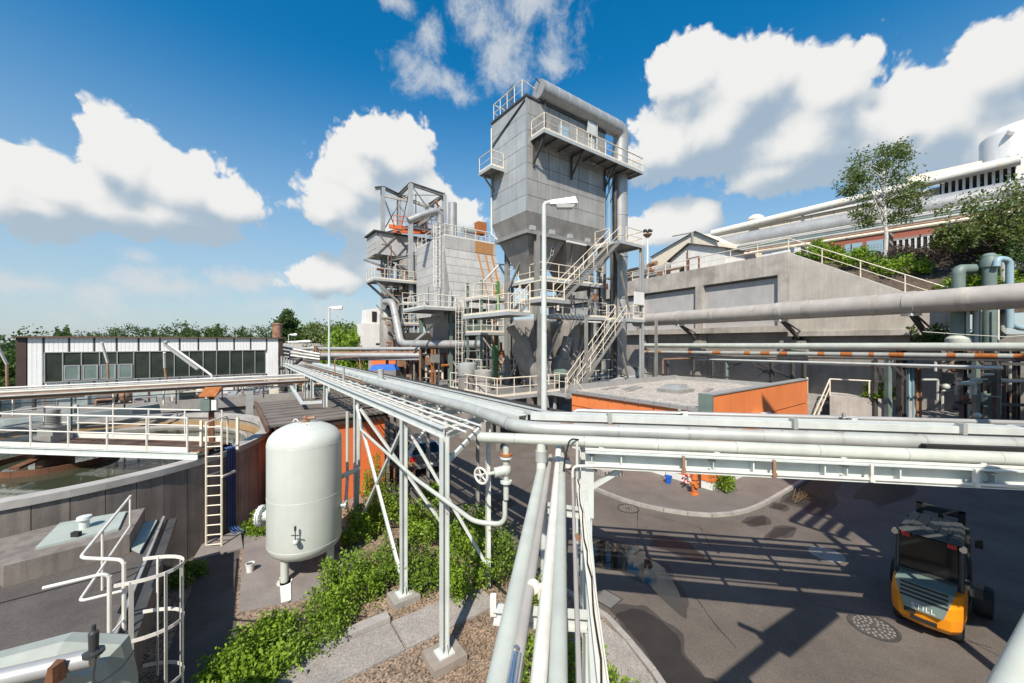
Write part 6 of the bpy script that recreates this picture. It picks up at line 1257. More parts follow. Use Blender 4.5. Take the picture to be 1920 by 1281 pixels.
ladder(sub(o,'cabin_ladder'), (L_.x+2.2,N_.y-.3,12.9), (L_.x+2.2,N_.y-.3,16.8), (1,0,0), .6, m_rail, cage=(0,-1,0)); ladder(sub(o,'low_ladder'), (L_.x+3.4,N_.y-.6,1.0), (L_.x+3.4,N_.y-.6,6.0), (1,0,0), .7, m_cream)
part(o, 'vessel', MB().lathe([(.3,9.5),(1.0,12.6),(1.0,16.2)], (N_.x+.9,N_.y+3.2,0), 16), m_hop, W=False); part(o, 'vessel', MB().lathe([(.6,4),(.8,5),(.8,9.5),(.5,10)], (N_.x-1.6,N_.y+2.9,0), 16), m_steel, W=False); 
for i in range(52):
    x, y, z = random.uniform(L_.x-.3,N_.x+.8), random.uniform(N_.y,L_.y), random.uniform(3,15); l = random.uniform(.6,3.2)
    part(o, 'process_pipe', MB().tube(bend([(x,y,z),(x,y,z+l),(x+random.choice((-1,1))*random.uniform(.5,1.6),y,z+l)],.2), random.choice((.06,.09,.14)), 8), random.choice((m_rustw,m_steel,m_rust,m_galv,m_hop,m_dsteel)), W=False)
for x in (L_.x+.3, L_.x+1.1): part(o, 'riser', MB().tube([(x,L_.y-.9,0),(x,L_.y-.9,12.5)], .22, 8), m_rustw, W=False)
hb = sub(o, 'hoist_cabin'); q = INV[o.name] @ P(690,603,45.5)
part(hb, 'wall', MB().box(q.x-.9,q.x+1.5,q.y-1,q.y+1.2,5.6,8.6), m_wht, W=False, smooth=False); part(hb, 'gable', MB().hull([(q.x-.5,q.y-.9,8.6),(q.x+1.5,q.y-.9,8.6),(q.x+1.5,q.y+1,8.6),(q.x-.5,q.y+1,8.6)],[(q.x-.4,q.y-.8,10.2),(q.x+1.5,q.y-.8,10.5),(q.x+1.5,q.y+1,10.5),(q.x-.4,q.y+1,10.2)]), m_wht, W=False, smooth=False); part(hb, 'window', MB().box(q.x+.2,q.x+.7,q.y-.95,q.y-.8,8.8,10.0), m_dark, W=False)
part(hb, 'support', MB().bar((q.x-.6,q.y-.8,5.5),(q.x+1.2,q.y-.8,4.2),.12,.12).bar((q.x+.3,q.y-.5,0),(q.x+.3,q.y-.5,5.6),.7,.7,up=(1,0,0)), m_clad2, W=False)
# silver duct from tower to filter house
pipe('duct', 'silver duct dropping inside the frame tower and running in front of the filter house', [P(722,566,41), P(736,566,40.2), P(752,645,37.5), P(905,646,33.5)], .36, m_galv, cat='duct', rad=.7, n=16, step=4, band=m_rustw, bw=.08)
# horizontal pipe run between the hall and the filter house
for i, (py, r, m) in enumerate(((654,.16,m_galv),(661,.09,m_rustw),(666.5,.26,m_galv),(674,.10,m_galv))):
    pipe('pipe', ('upper','thin rusty second','thick grey third','lowest')[i]+' pipe of the level run between the hall and the filter house', [P(545 if i < 3 else 580,py,37.5), P(788,py,35)], r, m, step=5 if i == 2 else 0, band=m_wpipe)
o = thing('pipe_stand', 'slim steel stands carrying the level pipe run across the yard', 'pipe stand', tuple(V(-14,37,0)))
for px in (592,676,726,770): q = P(px,660,36.6); part(o, 'stand_post', MB().ibeam(V(q.x,q.y,0), V(q.x,q.y,6.1), .22,.22,.03, up=(1,0,0)), m_rustw)
pipe('pipe', 'grey goose neck pipe standing at the left end of the level pipe run', [P(560,668,37), P(560,655,37), P(600,652,37), P(600,665,37)], .14, m_galv, rad=.5)
pipe('pipe', 'black bent pipe beside the hall corner', [P(524,690,31), P(545,692,31), P(552,684,31.5), P(566,672,32)], .13, m_black, rad=.6)
for i in range(5): pipe('pipe', 'thin grey upright pipe at the hall corner, '+ORD[i]+' from the left', [P(528+i*5,752,31.5), P(528+i*5,668+i*2,31.5)], .07, m_galv if i % 2 else m_ins, group='upright pipes at the hall corner', n=7)
for i in range(4): pipe('pipe', 'grey pipe crossing from hall corner to long rack, '+ORD[i]+' from the top', [P(523,650+i*7,33), P(600,664+i*5,33)], .1, (m_galv,m_ins,m_galv,m_dsteel)[i], group='pipes crossing at the hall corner', n=8)
o = thing('yard_wall', 'pale low concrete wall behind the rack end below the trees', 'wall', tuple(P(590,690,60))); part(o, 'wall', MB().box(-40,-6,60,60.5,0,6.2), m_trim, smooth=False)
o = thing('container', 'orange skip container behind the pipe run', 'container', tuple(V(-12.2,40,0))); part(o, 'body', MB().box(-14.2,-10.6,39,41,3.2,5.1), m_orange2, smooth=False); part(o, 'base', MB().box(-14.6,-10.2,38.8,41.2,2.9,3.2), m_pad)
o = thing('tarpaulin', 'blue tarpaulin bundle beyond the far end of the long rack', 'tarpaulin', tuple(P(716,690,33))); q = P(716,688,33); part(o, 'cover', MB().hull([q+V(-1.1,0,-.3),q+V(1.2,0,-.3),q+V(1.2,1.2,-.3),q+V(-1.1,1.2,-.3)],[q+V(-.9,.1,.1),q+V(1.0,.1,.16),q+V(.9,1,.2),q+V(-.9,1,.15)]), m_bluepl); part(o, 'stack', MB().box(q.x-1.1,q.x+1.2,q.y,q.y+1.2,0,q.z-.3), m_pad)
o = thing('plant_hall', 'dim steel plant room between the frame tower and the filter house', 'plant room', (-6,41,0), TH); part(o, 'wall', MB().box(-6,10,1.0,1.3,0,7.4), m_dsteel, W=False); part(o, 'floor_slab', MB().box(-6,10,-7,1,0,1.0), m_pad, W=False)
for i in range(85):
    x, z, l = random.uniform(-6,7), random.uniform(1.3,5.6), random.uniform(.8,3); y = random.uniform(-5,.5)
    m = random.choice((m_rustw,m_rustp,m_cream,m_steel,m_galv,m_white)); q = random.random()
    part(o, 'pipework', MB().tube(bend([(x,y,z),(x+l,y,z),(x+l,y,z-1.0)],.15), random.choice((.05,.08,.12)), 7) if q < .6 else (MB().bar((x,y,1),(x,y,5.8),.14,.14,up=(1,0,0)) if q < .85 else MB().box(x,x+.7,y,y+.5,z-.3,z+.4)), m, W=False)
# round pots at the foot
for i, (px, py, r, h, m) in enumerate(((876,726,.62,1.7,m_pad),(906,732,.56,1.4,m_kerb))):
    q = P(px,py,26.5-i*.6); o = thing('vent_pot', ('tall grey vent pot with a pale louvred head at the rack','shorter pale vent pot with flared foot at the rack')[i], 'vent', (q.x,q.y,0))
    part(o, 'pot', MB().lathe([(r*(1.25 if i else 1),0),(r*(1.25 if i else 1),q.z-.4),(r,q.z+.2),(r*.95,q.z+h*.45)], n=20), m, W=False)
    part(o, 'head', MB().lathe([(r*1.02,q.z+h*.45),(r*1.1,q.z+h*.5),(r*1.08,q.z+h*.95),(r*.5,q.z+h),(0,q.z+h)], n=20), m_kerb if i else m_ins, W=False)
o = thing('service_platform', 'small cream railed service platform with ladder between the two filter buildings', 'platform', tuple(V(-1.9,31.5,0)), TH)
for z in (4.0,7.2,9.9): platform(o, -1.6, 1.5, -1.4, .9, z, [[(-1.6,.9),(-1.6,-1.4),(1.5,-1.4),(1.5,.9)]], 'deck', m_cream, 1.0)
for x in (-1.5,1.4):
    for y in (-1.3,.8): part(o, 'column', MB().ibeam((x,y,0),(x,y,11.2), .16,.16,.02, up=(0,1,0)), m_green, W=False)
part(o, 'canopy_bar', MB().tube([(-1.4,-1.2,11),(.2,-1.2,12.6),(1.4,-1.2,11)], .07, 6).tube([(.2,-1.2,12.6),(2.4,-.6,12.9)], .06, 6), m_clad, W=False); ladder(sub(o,'ladder'), (-.6,-1.0,2.2), (-.6,-1.0,10.6), (1,0,0), .5, m_cream)
for i in range(7): x = random.uniform(-1.2,1.2); z = random.uniform(4.3,8.6); part(o, 'valve', MB().tube([(x,-.4,z-.5),(x,-.4,z+.8)], .1, 8).sphere((x,-.4,z), .2), (m_rustp,m_cream,m_rustw,m_green)[i % 4], W=False)
rail(sub(o,'lower_railing'), [(-4.6,-2.6,2.6),(-.6,-2.6,2.6)], 1.1, .6, m_cream, .03, (.5,), True); part(o, 'lower_deck', MB().box(-4.7,-.5,-2.6,-1.6,2.5,2.6), m_grate, W=False)
# ------------------------------------------------------------------ retaining wall and upper terrace (right)
WT = R(28); UW = V(-math.sin(WT), math.cos(WT), 0); NW = V(math.cos(WT), math.sin(WT), 0); WO = V(21.1,30,0)
def W_(s, d, z): return WO+UW*s+NW*d+Z*z
TT = 13.4
def wq(s0, s1, d0, d1): return [W_(s0,d0,0), W_(s0,d1,0), W_(s1,d1,0), W_(s1,d0,0)]
def sbox(mb, s0, s1, d0, d1, z0, z1):
    q = wq(s0,s1,d0,d1); return mb.hull([p+Z*z0 for p in q], [p+Z*z1 for p in q])
o = rw = thing('retaining_wall', 'long grey concrete retaining wall with recessed panels and a sloping wing', 'retaining wall', tuple(WO))
part(o, 'wall_core', sbox(MB(), 0, 34, .62, 1.2, 0, TT-.05), m_rlow, smooth=False)
part(o, 'cap_beam', sbox(MB(), -.3, 34, 0, 1.0, 11.75, TT), m_rwall, smooth=False)
part(o, 'ledge', sbox(MB(), -.3, 34, -.05, .8, 7.25, 7.75), m_rwall, smooth=False)
for s in (0, 7.3, 14.6, 21.9, 29.2): part(o, 'pilaster', sbox(MB(), s-.35, s+.45, 0.0, .9, 7.75, 11.75), m_rwall, smooth=False); part(o, 'lower_pier', sbox(MB(), s-.4, s+.5, .35, .9, 0, 7.25), m_rlow, smooth=False)
for s in (0, 7.3, 14.6, 21.9):
    part(o, 'panel', sbox(MB(), s+.46, s+6.94, .38, .7, 9.5, 11.55), m_rpan, smooth=False); part(o, 'panel', sbox(MB(), s+.46, s+6.94, .34, .7, 7.75, 9.45), m_rpan, smooth=False)
    dm = mesh('drain_hole', sbox(MB(), -.08, .08, .36, .40, 11.22, 11.36), m_dark)
    for k in (1.5,3.2,5.2): dm2 = pc(o, 'drain_hole', dm, INV[o.name] @ (WO+UW*(s+k))); dm2.location = UW*(s+k)-V(0,0,0) if 0 else UW*(s+k)
for c in [c for c in o.children if c.name.startswith('drain_hole')]: pass
# wing wall sloping down to the right
w0 = [W_(-.3,.02,7.25), W_(-9.0,.02,7.25), W_(-9.0,.5,7.25), W_(-.3,.5,7.25)]; w1 = [W_(-.3,.02,TT-.05), W_(-9.0,.02,8.3), W_(-9.0,.5,8.3), W_(-.3,.5,TT-.05)]
part(o, 'wing_wall', MB().hull(w0, w1), m_wing, smooth=False); part(o, 'wing_ledge', sbox(MB(), -8.2, -.3, -.06, .6, 6.9, 7.25), m_rwall, smooth=False)
part(o, 'lower_wall', sbox(MB(), -20, 0, .62, 1.2, 0, 6.9), m_rlow, smooth=False)
part(o, 'footing', sbox(MB(), -20, 34, -2.6, .62, 0, 2.4), m_rlow, smooth=False); part(o, 'rust_rail', sbox(MB(), -6, 5, -2.72, -2.62, 2.6, 2.85), m_rustp); part(o, 'rust_rail', sbox(MB(), -3, 8, -2.9, -2.75, 1.7, 1.95), m_rustw)
o = thing('wall_railing', 'cream railing along the top of the retaining wall stepping down the wing', 'railing', tuple(WO)); rail(o, [W_(30,.25,TT), W_(-.2,.25,TT), W_(-9,.25,8.3)], 1.1, 2.3, m_cream, .035, (.5,), False, W=True)
# terrace ground and bank
tag_struct('terrace', MB().add([W_(45,.9,TT-.06), W_(-.3,.9,TT-.06), W_(-2,60,TT-.06), W_(45,60,TT-.06)], [(0,1,2,3)]), m_walk)
bk = MB(); ns, nd = 30, 16
for i in range(ns+1):
    for j in range(nd+1):
        s = -.3-i*1.0; d = .5+j*1.0; top = TT-.1-.0*j; e = max(6.6, TT-.2-.575*(-s-.3)) if s > -9 else 8.1
        z = e+(top-e)*min(1,j/8.)**.75+random.gauss(0,.08)*(j > 0)-(.08 if j == 0 else 0); bk.v.append(W_(s,d,z))
bk.f = [(i*(nd+1)+j, (i+1)*(nd+1)+j, (i+1)*(nd+1)+j+1, i*(nd+1)+j+1) for i in range(ns) for j in range(nd)]
o = tag_struct('bank', bk, m_soil)
tag_struct('terrace', MB().add([W_(-.3,16,TT-.07), W_(-60,16,TT-.07), W_(-60,70,TT-.07), W_(-.3,70,TT-.07)], [(0,1,2,3)]), m_walk)
def bz(s, d):
    e = max(6.6, TT-.2-.575*(-s-.3)) if s > -9 else 8.1; top = TT-.1; return e+(top-e)*min(1,max(0,(d-.5))/8.)**.75
for i, (s, d, r, h, n, m, lb) in enumerate(((-1.5,1.8,1.2,1.5,2600,m_leaf,'green shrub behind the top of the sloping wing wall'),(-3.6,1.9,1.3,1.5,2800,m_leaf,'green shrub behind the middle of the sloping wing wall'),(-6,2.2,1.2,1.3,2200,m_leaf,'green shrub behind the low end of the wing wall'),(-9.6,1.6,1.5,1.6,2600,m_leaf,'green shrub above the pipe right of the wing wall'),
      (-4,5,1.8,1.0,1600,m_dead,'dry brown brush on the bank under the birch'),(-6.5,5.5,2.0,1.0,1800,m_dead,'dry brown brush in the middle of the bank'),(-9,5.5,2.2,1.2,1800,m_dead,'dry dark brush on the bank near the upright pipes'),(-11,3.5,1.8,1.8,2200,m_leafd,'dark green shrub on the bank beside the upright pipes'),(-8.5,7.5,1.8,1.2,1500,m_leafd,'low green growth at the top of the bank'),(-8.6,.0,1.3,1.6,2200,m_leafd,'dark shrub hanging under the weathered pipe at the wing end'),(-5.2,3.6,1.5,.9,1500,m_leafd,'green undergrowth at the foot of the birch'))):
    z = bz(s,d) if d > .4 else 6.2; q = W_(s,d,z-.05); shrub(lb, tuple(q), r, h, n, .16, m, 'shrubs on the bank', 22)
# weathered pipe on brackets along the wall
o = pipe('pipe', 'thick weathered grey pipe running level in front of the retaining wall', [V(13.1,41,8.7), V(25.7,16.0,8.7)], .62, m_wpipe, step=3.6, band=m_rwall, n=24, bw=.5, bo=1.012)
pd = (V(25.7,16,0)-V(13.1,41,0)).normalized(); pl_ = V(13.1,41,8.7)
for k in (5.6,14.4,21.3):
    q = pl_+pd*k; s = (q-WO).dot(UW); o = thing('pipe_bracket', ('left','middle','right')[(k > 6)+(k > 15)]+' steel bracket holding the thick weathered pipe to the wall pier', 'bracket', tuple(q))
    part(o, 'strap', MB().tube([q-pd*.22, q+pd*.22], .66, 20), m_trim); e = W_(s,.5,6.6); part(o, 'strut', MB().bar(q-Z*.6, e, .22,.22).bar(q-Z*.7+pd*.2, e+pd*.2+Z*.5, .08,.08), m_dsteel); part(o, 'plate', MB().box(q.x-.3,q.x+.3,q.y-.3,q.y+.3,q.z-.75,q.z-.6), m_rail); part(o, 'pier', MB().bar(V(e.x,e.y,0), e, 1.0,.7,up=tuple(NW)), m_rlow, smooth=False)
# level pipes on a low trestle before the wall
def wl(px0, py0, px1, py1, Y0, Y1): return [P(px0,py0,Y0), P(px1,py1,Y1)]
dY = (38, 17.2)
o = pipe('pipe', 'thick pale grey pipe at eye level along the foot of the retaining wall', wl(1202,648,1960,651,*dY), .21, m_pipe, n=14, step=5)
m_rp = m_rustp
o = pipe('pipe', 'pale pipe with rusty orange bands below the thick level pipe', wl(1202,660,1960,669,*dY), .14, m_ins, n=12)
a, b = wl(1202,660,1960,669,*dY); me = mesh('rust_band', MB().tube([(0,0,-.3),(0,0,.3)], .144, 12), m_rp); q = Z.rotation_difference((b-a).normalized())
for px in (1215,1235,1295,1345,1402,1436,1470,1541,1588,1635,1682,1785,1850,1915):
    k = (px-CX)/F; t = (k*a.y-a.x)/((b.x-a.x)-k*(b.y-a.y)); m_ = pc(o, 'rust_band', me, a.lerp(b,t), q=q, W=True); m_.scale = (1,1,random.uniform(.35,1.2))
pipe('pipe', 'thin pale pipe third in the level run before the wall', wl(1220,671,1880,690,*dY), .075, m_white, n=8, step=0)
pipe('pipe', 'thin pale pipe fourth in the level run turning down near the pipe manifold', [P(1245,674,36), P(1870,692,18.5), P(1870,715,18.5), P(1930,715,17.5)], .07, m_pipe, n=8, rad=.15)
pipe('pipe', 'thin white pipe with a rusty elbow at the tower end of the level run', [P(1243,705,35), P(1243,674,35), P(1300,672,33)], .08, m_rustw, n=8)
o = thing('trestle', 'dark steel trestle with cross braces under the level pipes', 'trestle', tuple(P(1450,700,27)))
for px in (1226,1252,1300,1336,1362,1447,1486,1507,1640,1665,1830,1868): 
    t = (px-1202)/(1960-1202); z0 = None
    k = (px-CX)/F; a, b = P(1202,680,38), P(1960,690,17.2); t = (k*a.y-a.x)/((b.x-a.x)-k*(b.y-a.y)); q = a.lerp(b,t); part(o, 'trestle_post', MB().bar(V(q.x,q.y,0), q+Z*.3, .26 if px % 2 else .2,.2,up=(1,0,0)), m_dsteel if px % 3 else m_green)
def tq(px, py): k = (px-CX)/F; a, b = P(1202,640.5,38), P(1960,640.5,17.2); t = (k*a.y-a.x)/((b.x-a.x)-k*(b.y-a.y)); q = a.lerp(b,t); return V(q.x, q.y, H-(py-CY)/F*q.y)
for (p, q) in (((1340,700),(1410,672)),((1410,682),(1450,705)),((1420,678),(1480,708)),((1470,676),(1420,705)),((1300,700),(1330,672)),((1660,715),(1640,672)),((1700,712),(1660,672))): part(o, 'brace', MB().bar(tq(*p), tq(*q), .1,.1), m_dsteel)
part(o, 'beam', MB().bar(tq(1202,668), tq(1960,676), .16,.12), m_dsteel); part(o, 'low_rail', MB().bar(tq(1205,700)+V(-.5,-.3,0), tq(1500,712)+V(-.5,-.3,0), .1,.12), m_dsteel)
pipe('cable', 'thin pale cable sagging between the wall and the manifold', [tq(1730,622), tq(1800,627), tq(1890,632), tq(1960,626)], .018, m_rail, cat='cable', n=5)
# steps and concrete landing
la, lb_ = P(1556,742,23.6), P(1712,752,21.4); lz = 3.2
o = thing('landing_block', 'pale concrete landing block with a cream handrail and steps beside the orange building', 'landing', tuple(V(la.x,la.y,0)))
dl = (V(lb_.x,lb_.y,0)-V(la.x,la.y,0)).normalized(); nl = V(-dl.y,dl.x,0); f0 = V(la.x,la.y,0); f1 = V(lb_.x,lb_.y,0)
part(o, 'block', MB().hull([f0,f1+dl*.7,f1+dl*.7+nl*2.2,f0+nl*2.2],[f0+Z*lz,f1+Z*lz,f1+nl*2.2+Z*lz,f0+nl*2.2+Z*lz]), m_rwall, smooth=False)
rail(o, [f0+Z*lz+nl*.1, f1+Z*lz+nl*.1], 1.0, 2.0, m_cream, .04, (), False, W=True)
part(o, 'hand_rail', MB().tube([f0+Z*(lz+1)+nl*.1, f0-dl*.9-nl*.7+Z*1.6], .04, 6).tube([f0+Z*(lz+.5)+nl*.1, f0-dl*.9-nl*.7+Z*1.0], .03, 6).tube([f0-dl*.9-nl*.7+Z*1.6, f0-dl*.9-nl*.7+Z*.2], .04, 6), m_cream)
part(o, 'hand_rail', MB().tube([f0-dl*1.1+nl*.6+Z*(lz+1), f0-dl*2.0-nl*.3+Z*1.6], .04, 6).tube([f0-dl*1.1+nl*.6+Z*(lz+.5), f0-dl*2.0-nl*.3+Z*1.0], .03, 6).tube([f0-dl*2.0-nl*.3+Z*1.6, f0-dl*2.0-nl*.3+Z*.2], .04, 6).tube([f0-dl*1.1+nl*.6+Z*(lz+1), f0-dl*1.1+nl*.6+Z*lz], .04, 6), m_cream)
for i in range(9):
    c = f0-dl*(1.95-i*.1)-nl*(.6-i*.22); part(o, 'step', MB().hull([c+Z*(.05+i*.34),c+dl*1.0+Z*(.05+i*.34),c+dl*1.0+nl*.3+Z*(.05+i*.34),c+nl*.3+Z*(.05+i*.34)],[c+Z*(.38+i*.34),c+dl*1.0+Z*(.38+i*.34),c+dl*1.0+nl*.3+Z*(.38+i*.34),c+nl*.3+Z*(.38+i*.34)]), m_kerb, smooth=False)
for i, (px, py) in enumerate(((1654,728),(1640,748),(1666,752))): q = P(px,py,22.6+.3*(i == 0)); shrub(('leafy dark sapling growing behind the landing handrail','small green plant on the landing edge, left one','small green plant on the landing edge, right one')[i], (q.x,q.y,3.2 if i else 3.4), .5 if i else .7, .5 if i else 1.2, 400 if i else 700, .12, m_leaf, 'plants on the landing', 10)
# pipe manifold of uprights at the right
mz = 21.0
def up(label, px, y0, y1, r, m, Y=mz, extra=None, ge=0):
    a = P(px,y0,Y); b = P(px,y1,Y); pts = [V(a.x,a.y,max(.0,a.z)), b]+([P(*e,Y) for e in extra] if extra else [])
    return pipe('pipe', label, pts, r, m, rad=.5, n=14)
o = up('thick grey green upright pipe with a domed top at the right', 1855, 860, 484, .28, m_green); q = P(1855,484,mz); part(o, 'cap', MB().lathe([(.35,-.5),(.35,-.1),(.3,0),(.3,.12),(.18,.25),(0,.28)], q, 16), m_green)
up('grey green pipe bending from the bank down through the manifold', 1797, 642, 505, .27, m_green, 21.5, [(1815,505),(1850,503)]); up('long grey pipe running right from the manifold bend', 1880, 502, 501, .3, m_ins, 21.6, [(1990,495)])
up('pale blue pipe looping over between the thick upright and the right edge', 1893, 615, 487, .15, m_lblue, 20.6, [(1870,485),(1868,500)]); pipe('pipe', 'pale blue pipe with an elbow leaving at the right edge', [P(1893,560,20.6), P(1893,614,20.6), P(1960,618,20.2)], .15, m_lblue, rad=.6)
up('slim grey upright pipe inside the blue loop', 1880, 860, 490, .13, m_ins, 21.2); o = up('bright green upright pipe behind the thick grey one', 1868, 535, 478, .2, m_lime, 22.2)
for i, (px, y1, r, m, w) in enumerate(((1815,575,.07,m_pipe,'leftmost of four'),(1829,578,.11,m_ins,'second of four'),(1838,570,.06,m_pipe,'third of four'),(1872,570,.04,m_rail,'rightmost of four'))): up('thin pale upright pipe in the manifold, '+w, px, 860, y1, r, m, 20.4)
o = up('pale grey stub pipe with a broad collar above the level pipes', 1797, 660, 570, .33, m_green, 20.8); q = P(1797,640,20.8); part(o, 'collar', MB().lathe([(.45,-.2),(.5,-.05),(.5,.15),(.36,.3)], q, 16), m_pipe)
o = thing('pipe_manifold', 'dark steel frame crowded with valves and rusty pipes at the right edge', 'manifold', tuple(V(24,19.4,0)))
for px in (1806,1836,1885,1905): q = P(px,690,19.6); part(o, 'column', MB().ibeam(V(q.x,q.y,0), V(q.x,q.y,6.4), .2,.2,.03,up=(1,0,0)), m_dsteel if px != 1836 else m_rustw)
for z in (1.8,3.4,4.6,5.4): a, b = P(1790,690,19.7), P(1960,690,18.6); part(o, 'cross_beam', MB().bar(V(a.x,a.y,z), V(b.x,b.y,z), .12,.14), m_dsteel)
for i in range(46):
    q = P(random.uniform(1750,1940), random.uniform(675,790), random.uniform(18.2,21)); l = random.uniform(.4,1.6); k = random.random()
    part(o, 'pipework', MB().tube(bend([q, q+Z*l, q+Z*l+V(random.choice((-.8,.8)),0,0)],.12), random.choice((.04,.06,.1)), 7) if k < .75 else MB().sphere(q, .16), random.choice((m_rustw,m_pipe,m_dsteel,m_green,m_rust,m_dsteel,m_ins)))
for i in range(3): q = P(1690+i*14,700,21.5); part(o, 'column', MB().ibeam(V(q.x,q.y,0), V(q.x,q.y,6.0-i*.4), .3,.3,.04,up=(1,0,0)), (m_dsteel,m_lblue,m_rustw)[i])
# ------------------------------------------------------------------ upper terrace buildings
PD = V(-.652,.758,0); PN = V(.758,.652,0)
o = pipe('pipe', 'very thick grey pipe carried high above the terrace', [V(23.28,43.84,17.3), V(40.0,24.4,17.3)], .95, m_galv, n=28, step=4.4, band=m_galv, bw=.25, bo=1.012)
ad = V(23.28,43.84,17.3); pdir = (V(40,24.4,17.3)-ad).normalized()
for k in (2,8,14,20): q = ad+pdir*k; part(o, 'saddle', MB().box(q.x-.3,q.x+.3,q.y-.3,q.y+.3,q.z-1.35,q.z-.8).bar(V(q.x,q.y,TT), V(q.x,q.y,q.z-1.3), .4,.3,up=(1,0,0)), m_steel)
part(o, 'pipe_tail', MB().tube([ad, ad+PD*6-Z*.6, ad+PD*12-Z*2.6], .8, 18), m_galv)
u0 = P(1335,438,50.4); u1 = P(1775,333,35.2)
o = pipe('pipe', 'white pipe along the eaves of the long upper building', [u0, u1+(u1-u0)*.2], .42, m_rail, n=16, step=5.2, band=m_cream, bw=.3)
q = P(1417,412,47.3); part(o, 'bulb', MB().sphere(q, .95,.95,.62), m_rail); 
for px in (1505,1640): q = P(px,405-(px-1505)*.23,43.5-(px-1505)*.025); part(o, 'bracket', MB().box(q.x-.12,q.x+.12,q.y-.12,q.y+.12,q.z-1.2,q.z), m_cream)
# long white building behind it
e0 = V(u0.x,u0.y,0)+PN*2.2+PD*2; el = 40; o = thing('long_building', 'long white clad works building with a dark window band above the terrace', 'building', tuple(V(e0.x,e0.y,TT)), math.atan2(-PD.y,-PD.x))
zt = u0.z-TT+.4
part(o, 'core', MB().box(0,el,.1,14,0,zt), m_wht, W=False, smooth=False)
for i in range(20): part(o, 'cladding_sheet', corr(MB(), i*2+.02, i*2+1.98, 0, zt-2.4, .08, .33), m_wht, W=False, smooth=False); part(o, 'window', MB().box(i*2+.08,i*2+1.92,.02,.09,zt-2.3,zt-.9), m_glass, W=False); part(o, 'cladding_sheet', corr(MB(), i*2+.02, i*2+1.98, zt-.85, zt, .08, .33), m_cream, W=False, smooth=False)
part(o, 'roof', MB().box(-.3,el,-.2,14,zt,zt+.2), m_wht, W=False)
for i, px in enumerate((1735,1780,1825)):
    q = P(px,333-(px-1735)*.22,40); o = thing('roof_ventilator', ('left','middle','right')[i]+' long pale roof ventilator box on the works roof near the silo', 'ventilator', tuple(q), math.atan2(-PD.y,-PD.x)); part(o, 'hood', MB().hull([(-1.25,-.5,-.9),(1.25,-.5,-.9),(1.25,.5,-.9),(-1.25,.5,-.9)],[(-1.25,-.4,.35),(1.25,-.4,.35),(1.25,.4,.35),(-1.25,.4,.35)]), m_cream, W=False)
q = P(1762,357,36); o = thing('louvre_unit', 'white louvred unit with upright fins in front of the silo', 'louvre', tuple(q), math.atan2(-PD.y,-PD.x)); part(o, 'back', MB().box(0,4.6,.3,.8,-.8,1.4), m_dark, W=False); part(o, 'top', MB().box(-.1,4.7,-.1,.9,1.4,1.65), m_wht, W=False)
me = mesh('fin', MB().box(-.09,.09,0,.3,-.8,1.4), m_wht)
for i in range(11): pc(o, 'fin', me, (.2+i*.42,0,0))
part(o, 'end_panel', MB().box(4.3,5.3,-.05,.9,-.8,1.5), m_wht, W=False); part(o, 'leg', MB().box(.2,.4,.3,.5,-6,-.8).box(4.4,4.6,.3,.5,-6,-.8), m_steel, W=False)
# silo
sc_ = P(1926,300,38); o = thing('silo', 'big white silo with green lettering at the upper right edge', 'silo', (sc_.x,sc_.y,TT))
SR = 3.05; st = H+400/F*38-TT
part(o, 'shell', MB().lathe([(SR,0),(SR,st-.6),(SR*.97,st-.45),(SR*.8,st+.1),(SR*.4,st+.5),(0,st+.6)], n=48), m_wht, W=False)
for a in (200,255): part(o, 'lifting_lug', MB().sphere((SR*1.02*math.cos(R(a)),SR*1.02*math.sin(R(a)),st-.9), .3), m_wht, W=False)
lm = text_mb('PRAXAIR', .8, .01, .25, 1.1, False)
zl = H+347/F*36-TT; a0 = math.atan2(-sc_.y,-sc_.x)-.62
lm.v = [Vector(((SR+.02+v.z)*math.cos(a0+v.x/SR), (SR+.02+v.z)*math.sin(a0+v.x/SR), zl+v.y)) for v in lm.v]
part(o, 'lettering', lm, m_tgreen, W=False, smooth=False)
for i in range(4): part(o, 'stripe_mark', MB().arc((0,0), SR+.005, SR+.02, zl+i*.16-.02, zl+i*.16+.06, a0-.22+i*.012, a0-.05, 3), m_tgreen, W=False)
# brick building, louvres and fence under the big pipe
q = P(1565,490,41); o = thing('brick_building', 'red brick building with pale shuttered windows behind the birch', 'building', (q.x,q.y,TT), math.atan2(-PD.y,-PD.x))
m_brick = bpy.data.materials.new('red_brick'); m_brick.use_nodes = True; nt = m_brick.node_tree; br = nt.nodes.new('ShaderNodeTexBrick'); br.inputs['Color1'].default_value = (.36,.10,.06,1); br.inputs['Color2'].default_value = (.28,.075,.045,1); br.inputs['Mortar'].default_value = (.22,.13,.10,1); br.inputs['Scale'].default_value = 4.5
tcn = nt.nodes.new('ShaderNodeTexCoord'); mpn = nt.nodes.new('ShaderNodeMapping'); mpn.inputs['Rotation'].default_value = (R(90),0,0); nt.links.new(tcn.outputs['Object'], mpn.inputs[0]); nt.links.new(mpn.outputs[0], br.inputs['Vector']); nt.links.new(br.outputs['Color'], nt.nodes['Principled BSDF'].inputs['Base Color']); nt.nodes['Principled BSDF'].inputs['Roughness'].default_value = .85
part(o, 'wall', MB().box(-2,18,0,6,0,4.0), m_brick, W=False, smooth=False); part(o, 'roof', MB().box(-2.2,18.2,-.3,6,4.0,4.2), m_dsteel, W=False)
for x in (.8,2.5,8.3,9.9): w = sub(o,'window'); part(w, 'shutter', MB().box(x,x+1.4,-.06,.0,1.7,3.2), m_lblue if x < 8 else m_wht, W=False); part(w, 'sill', MB().box(x-.1,x+1.5,-.14,.0,1.6,1.7), m_wht, W=False)
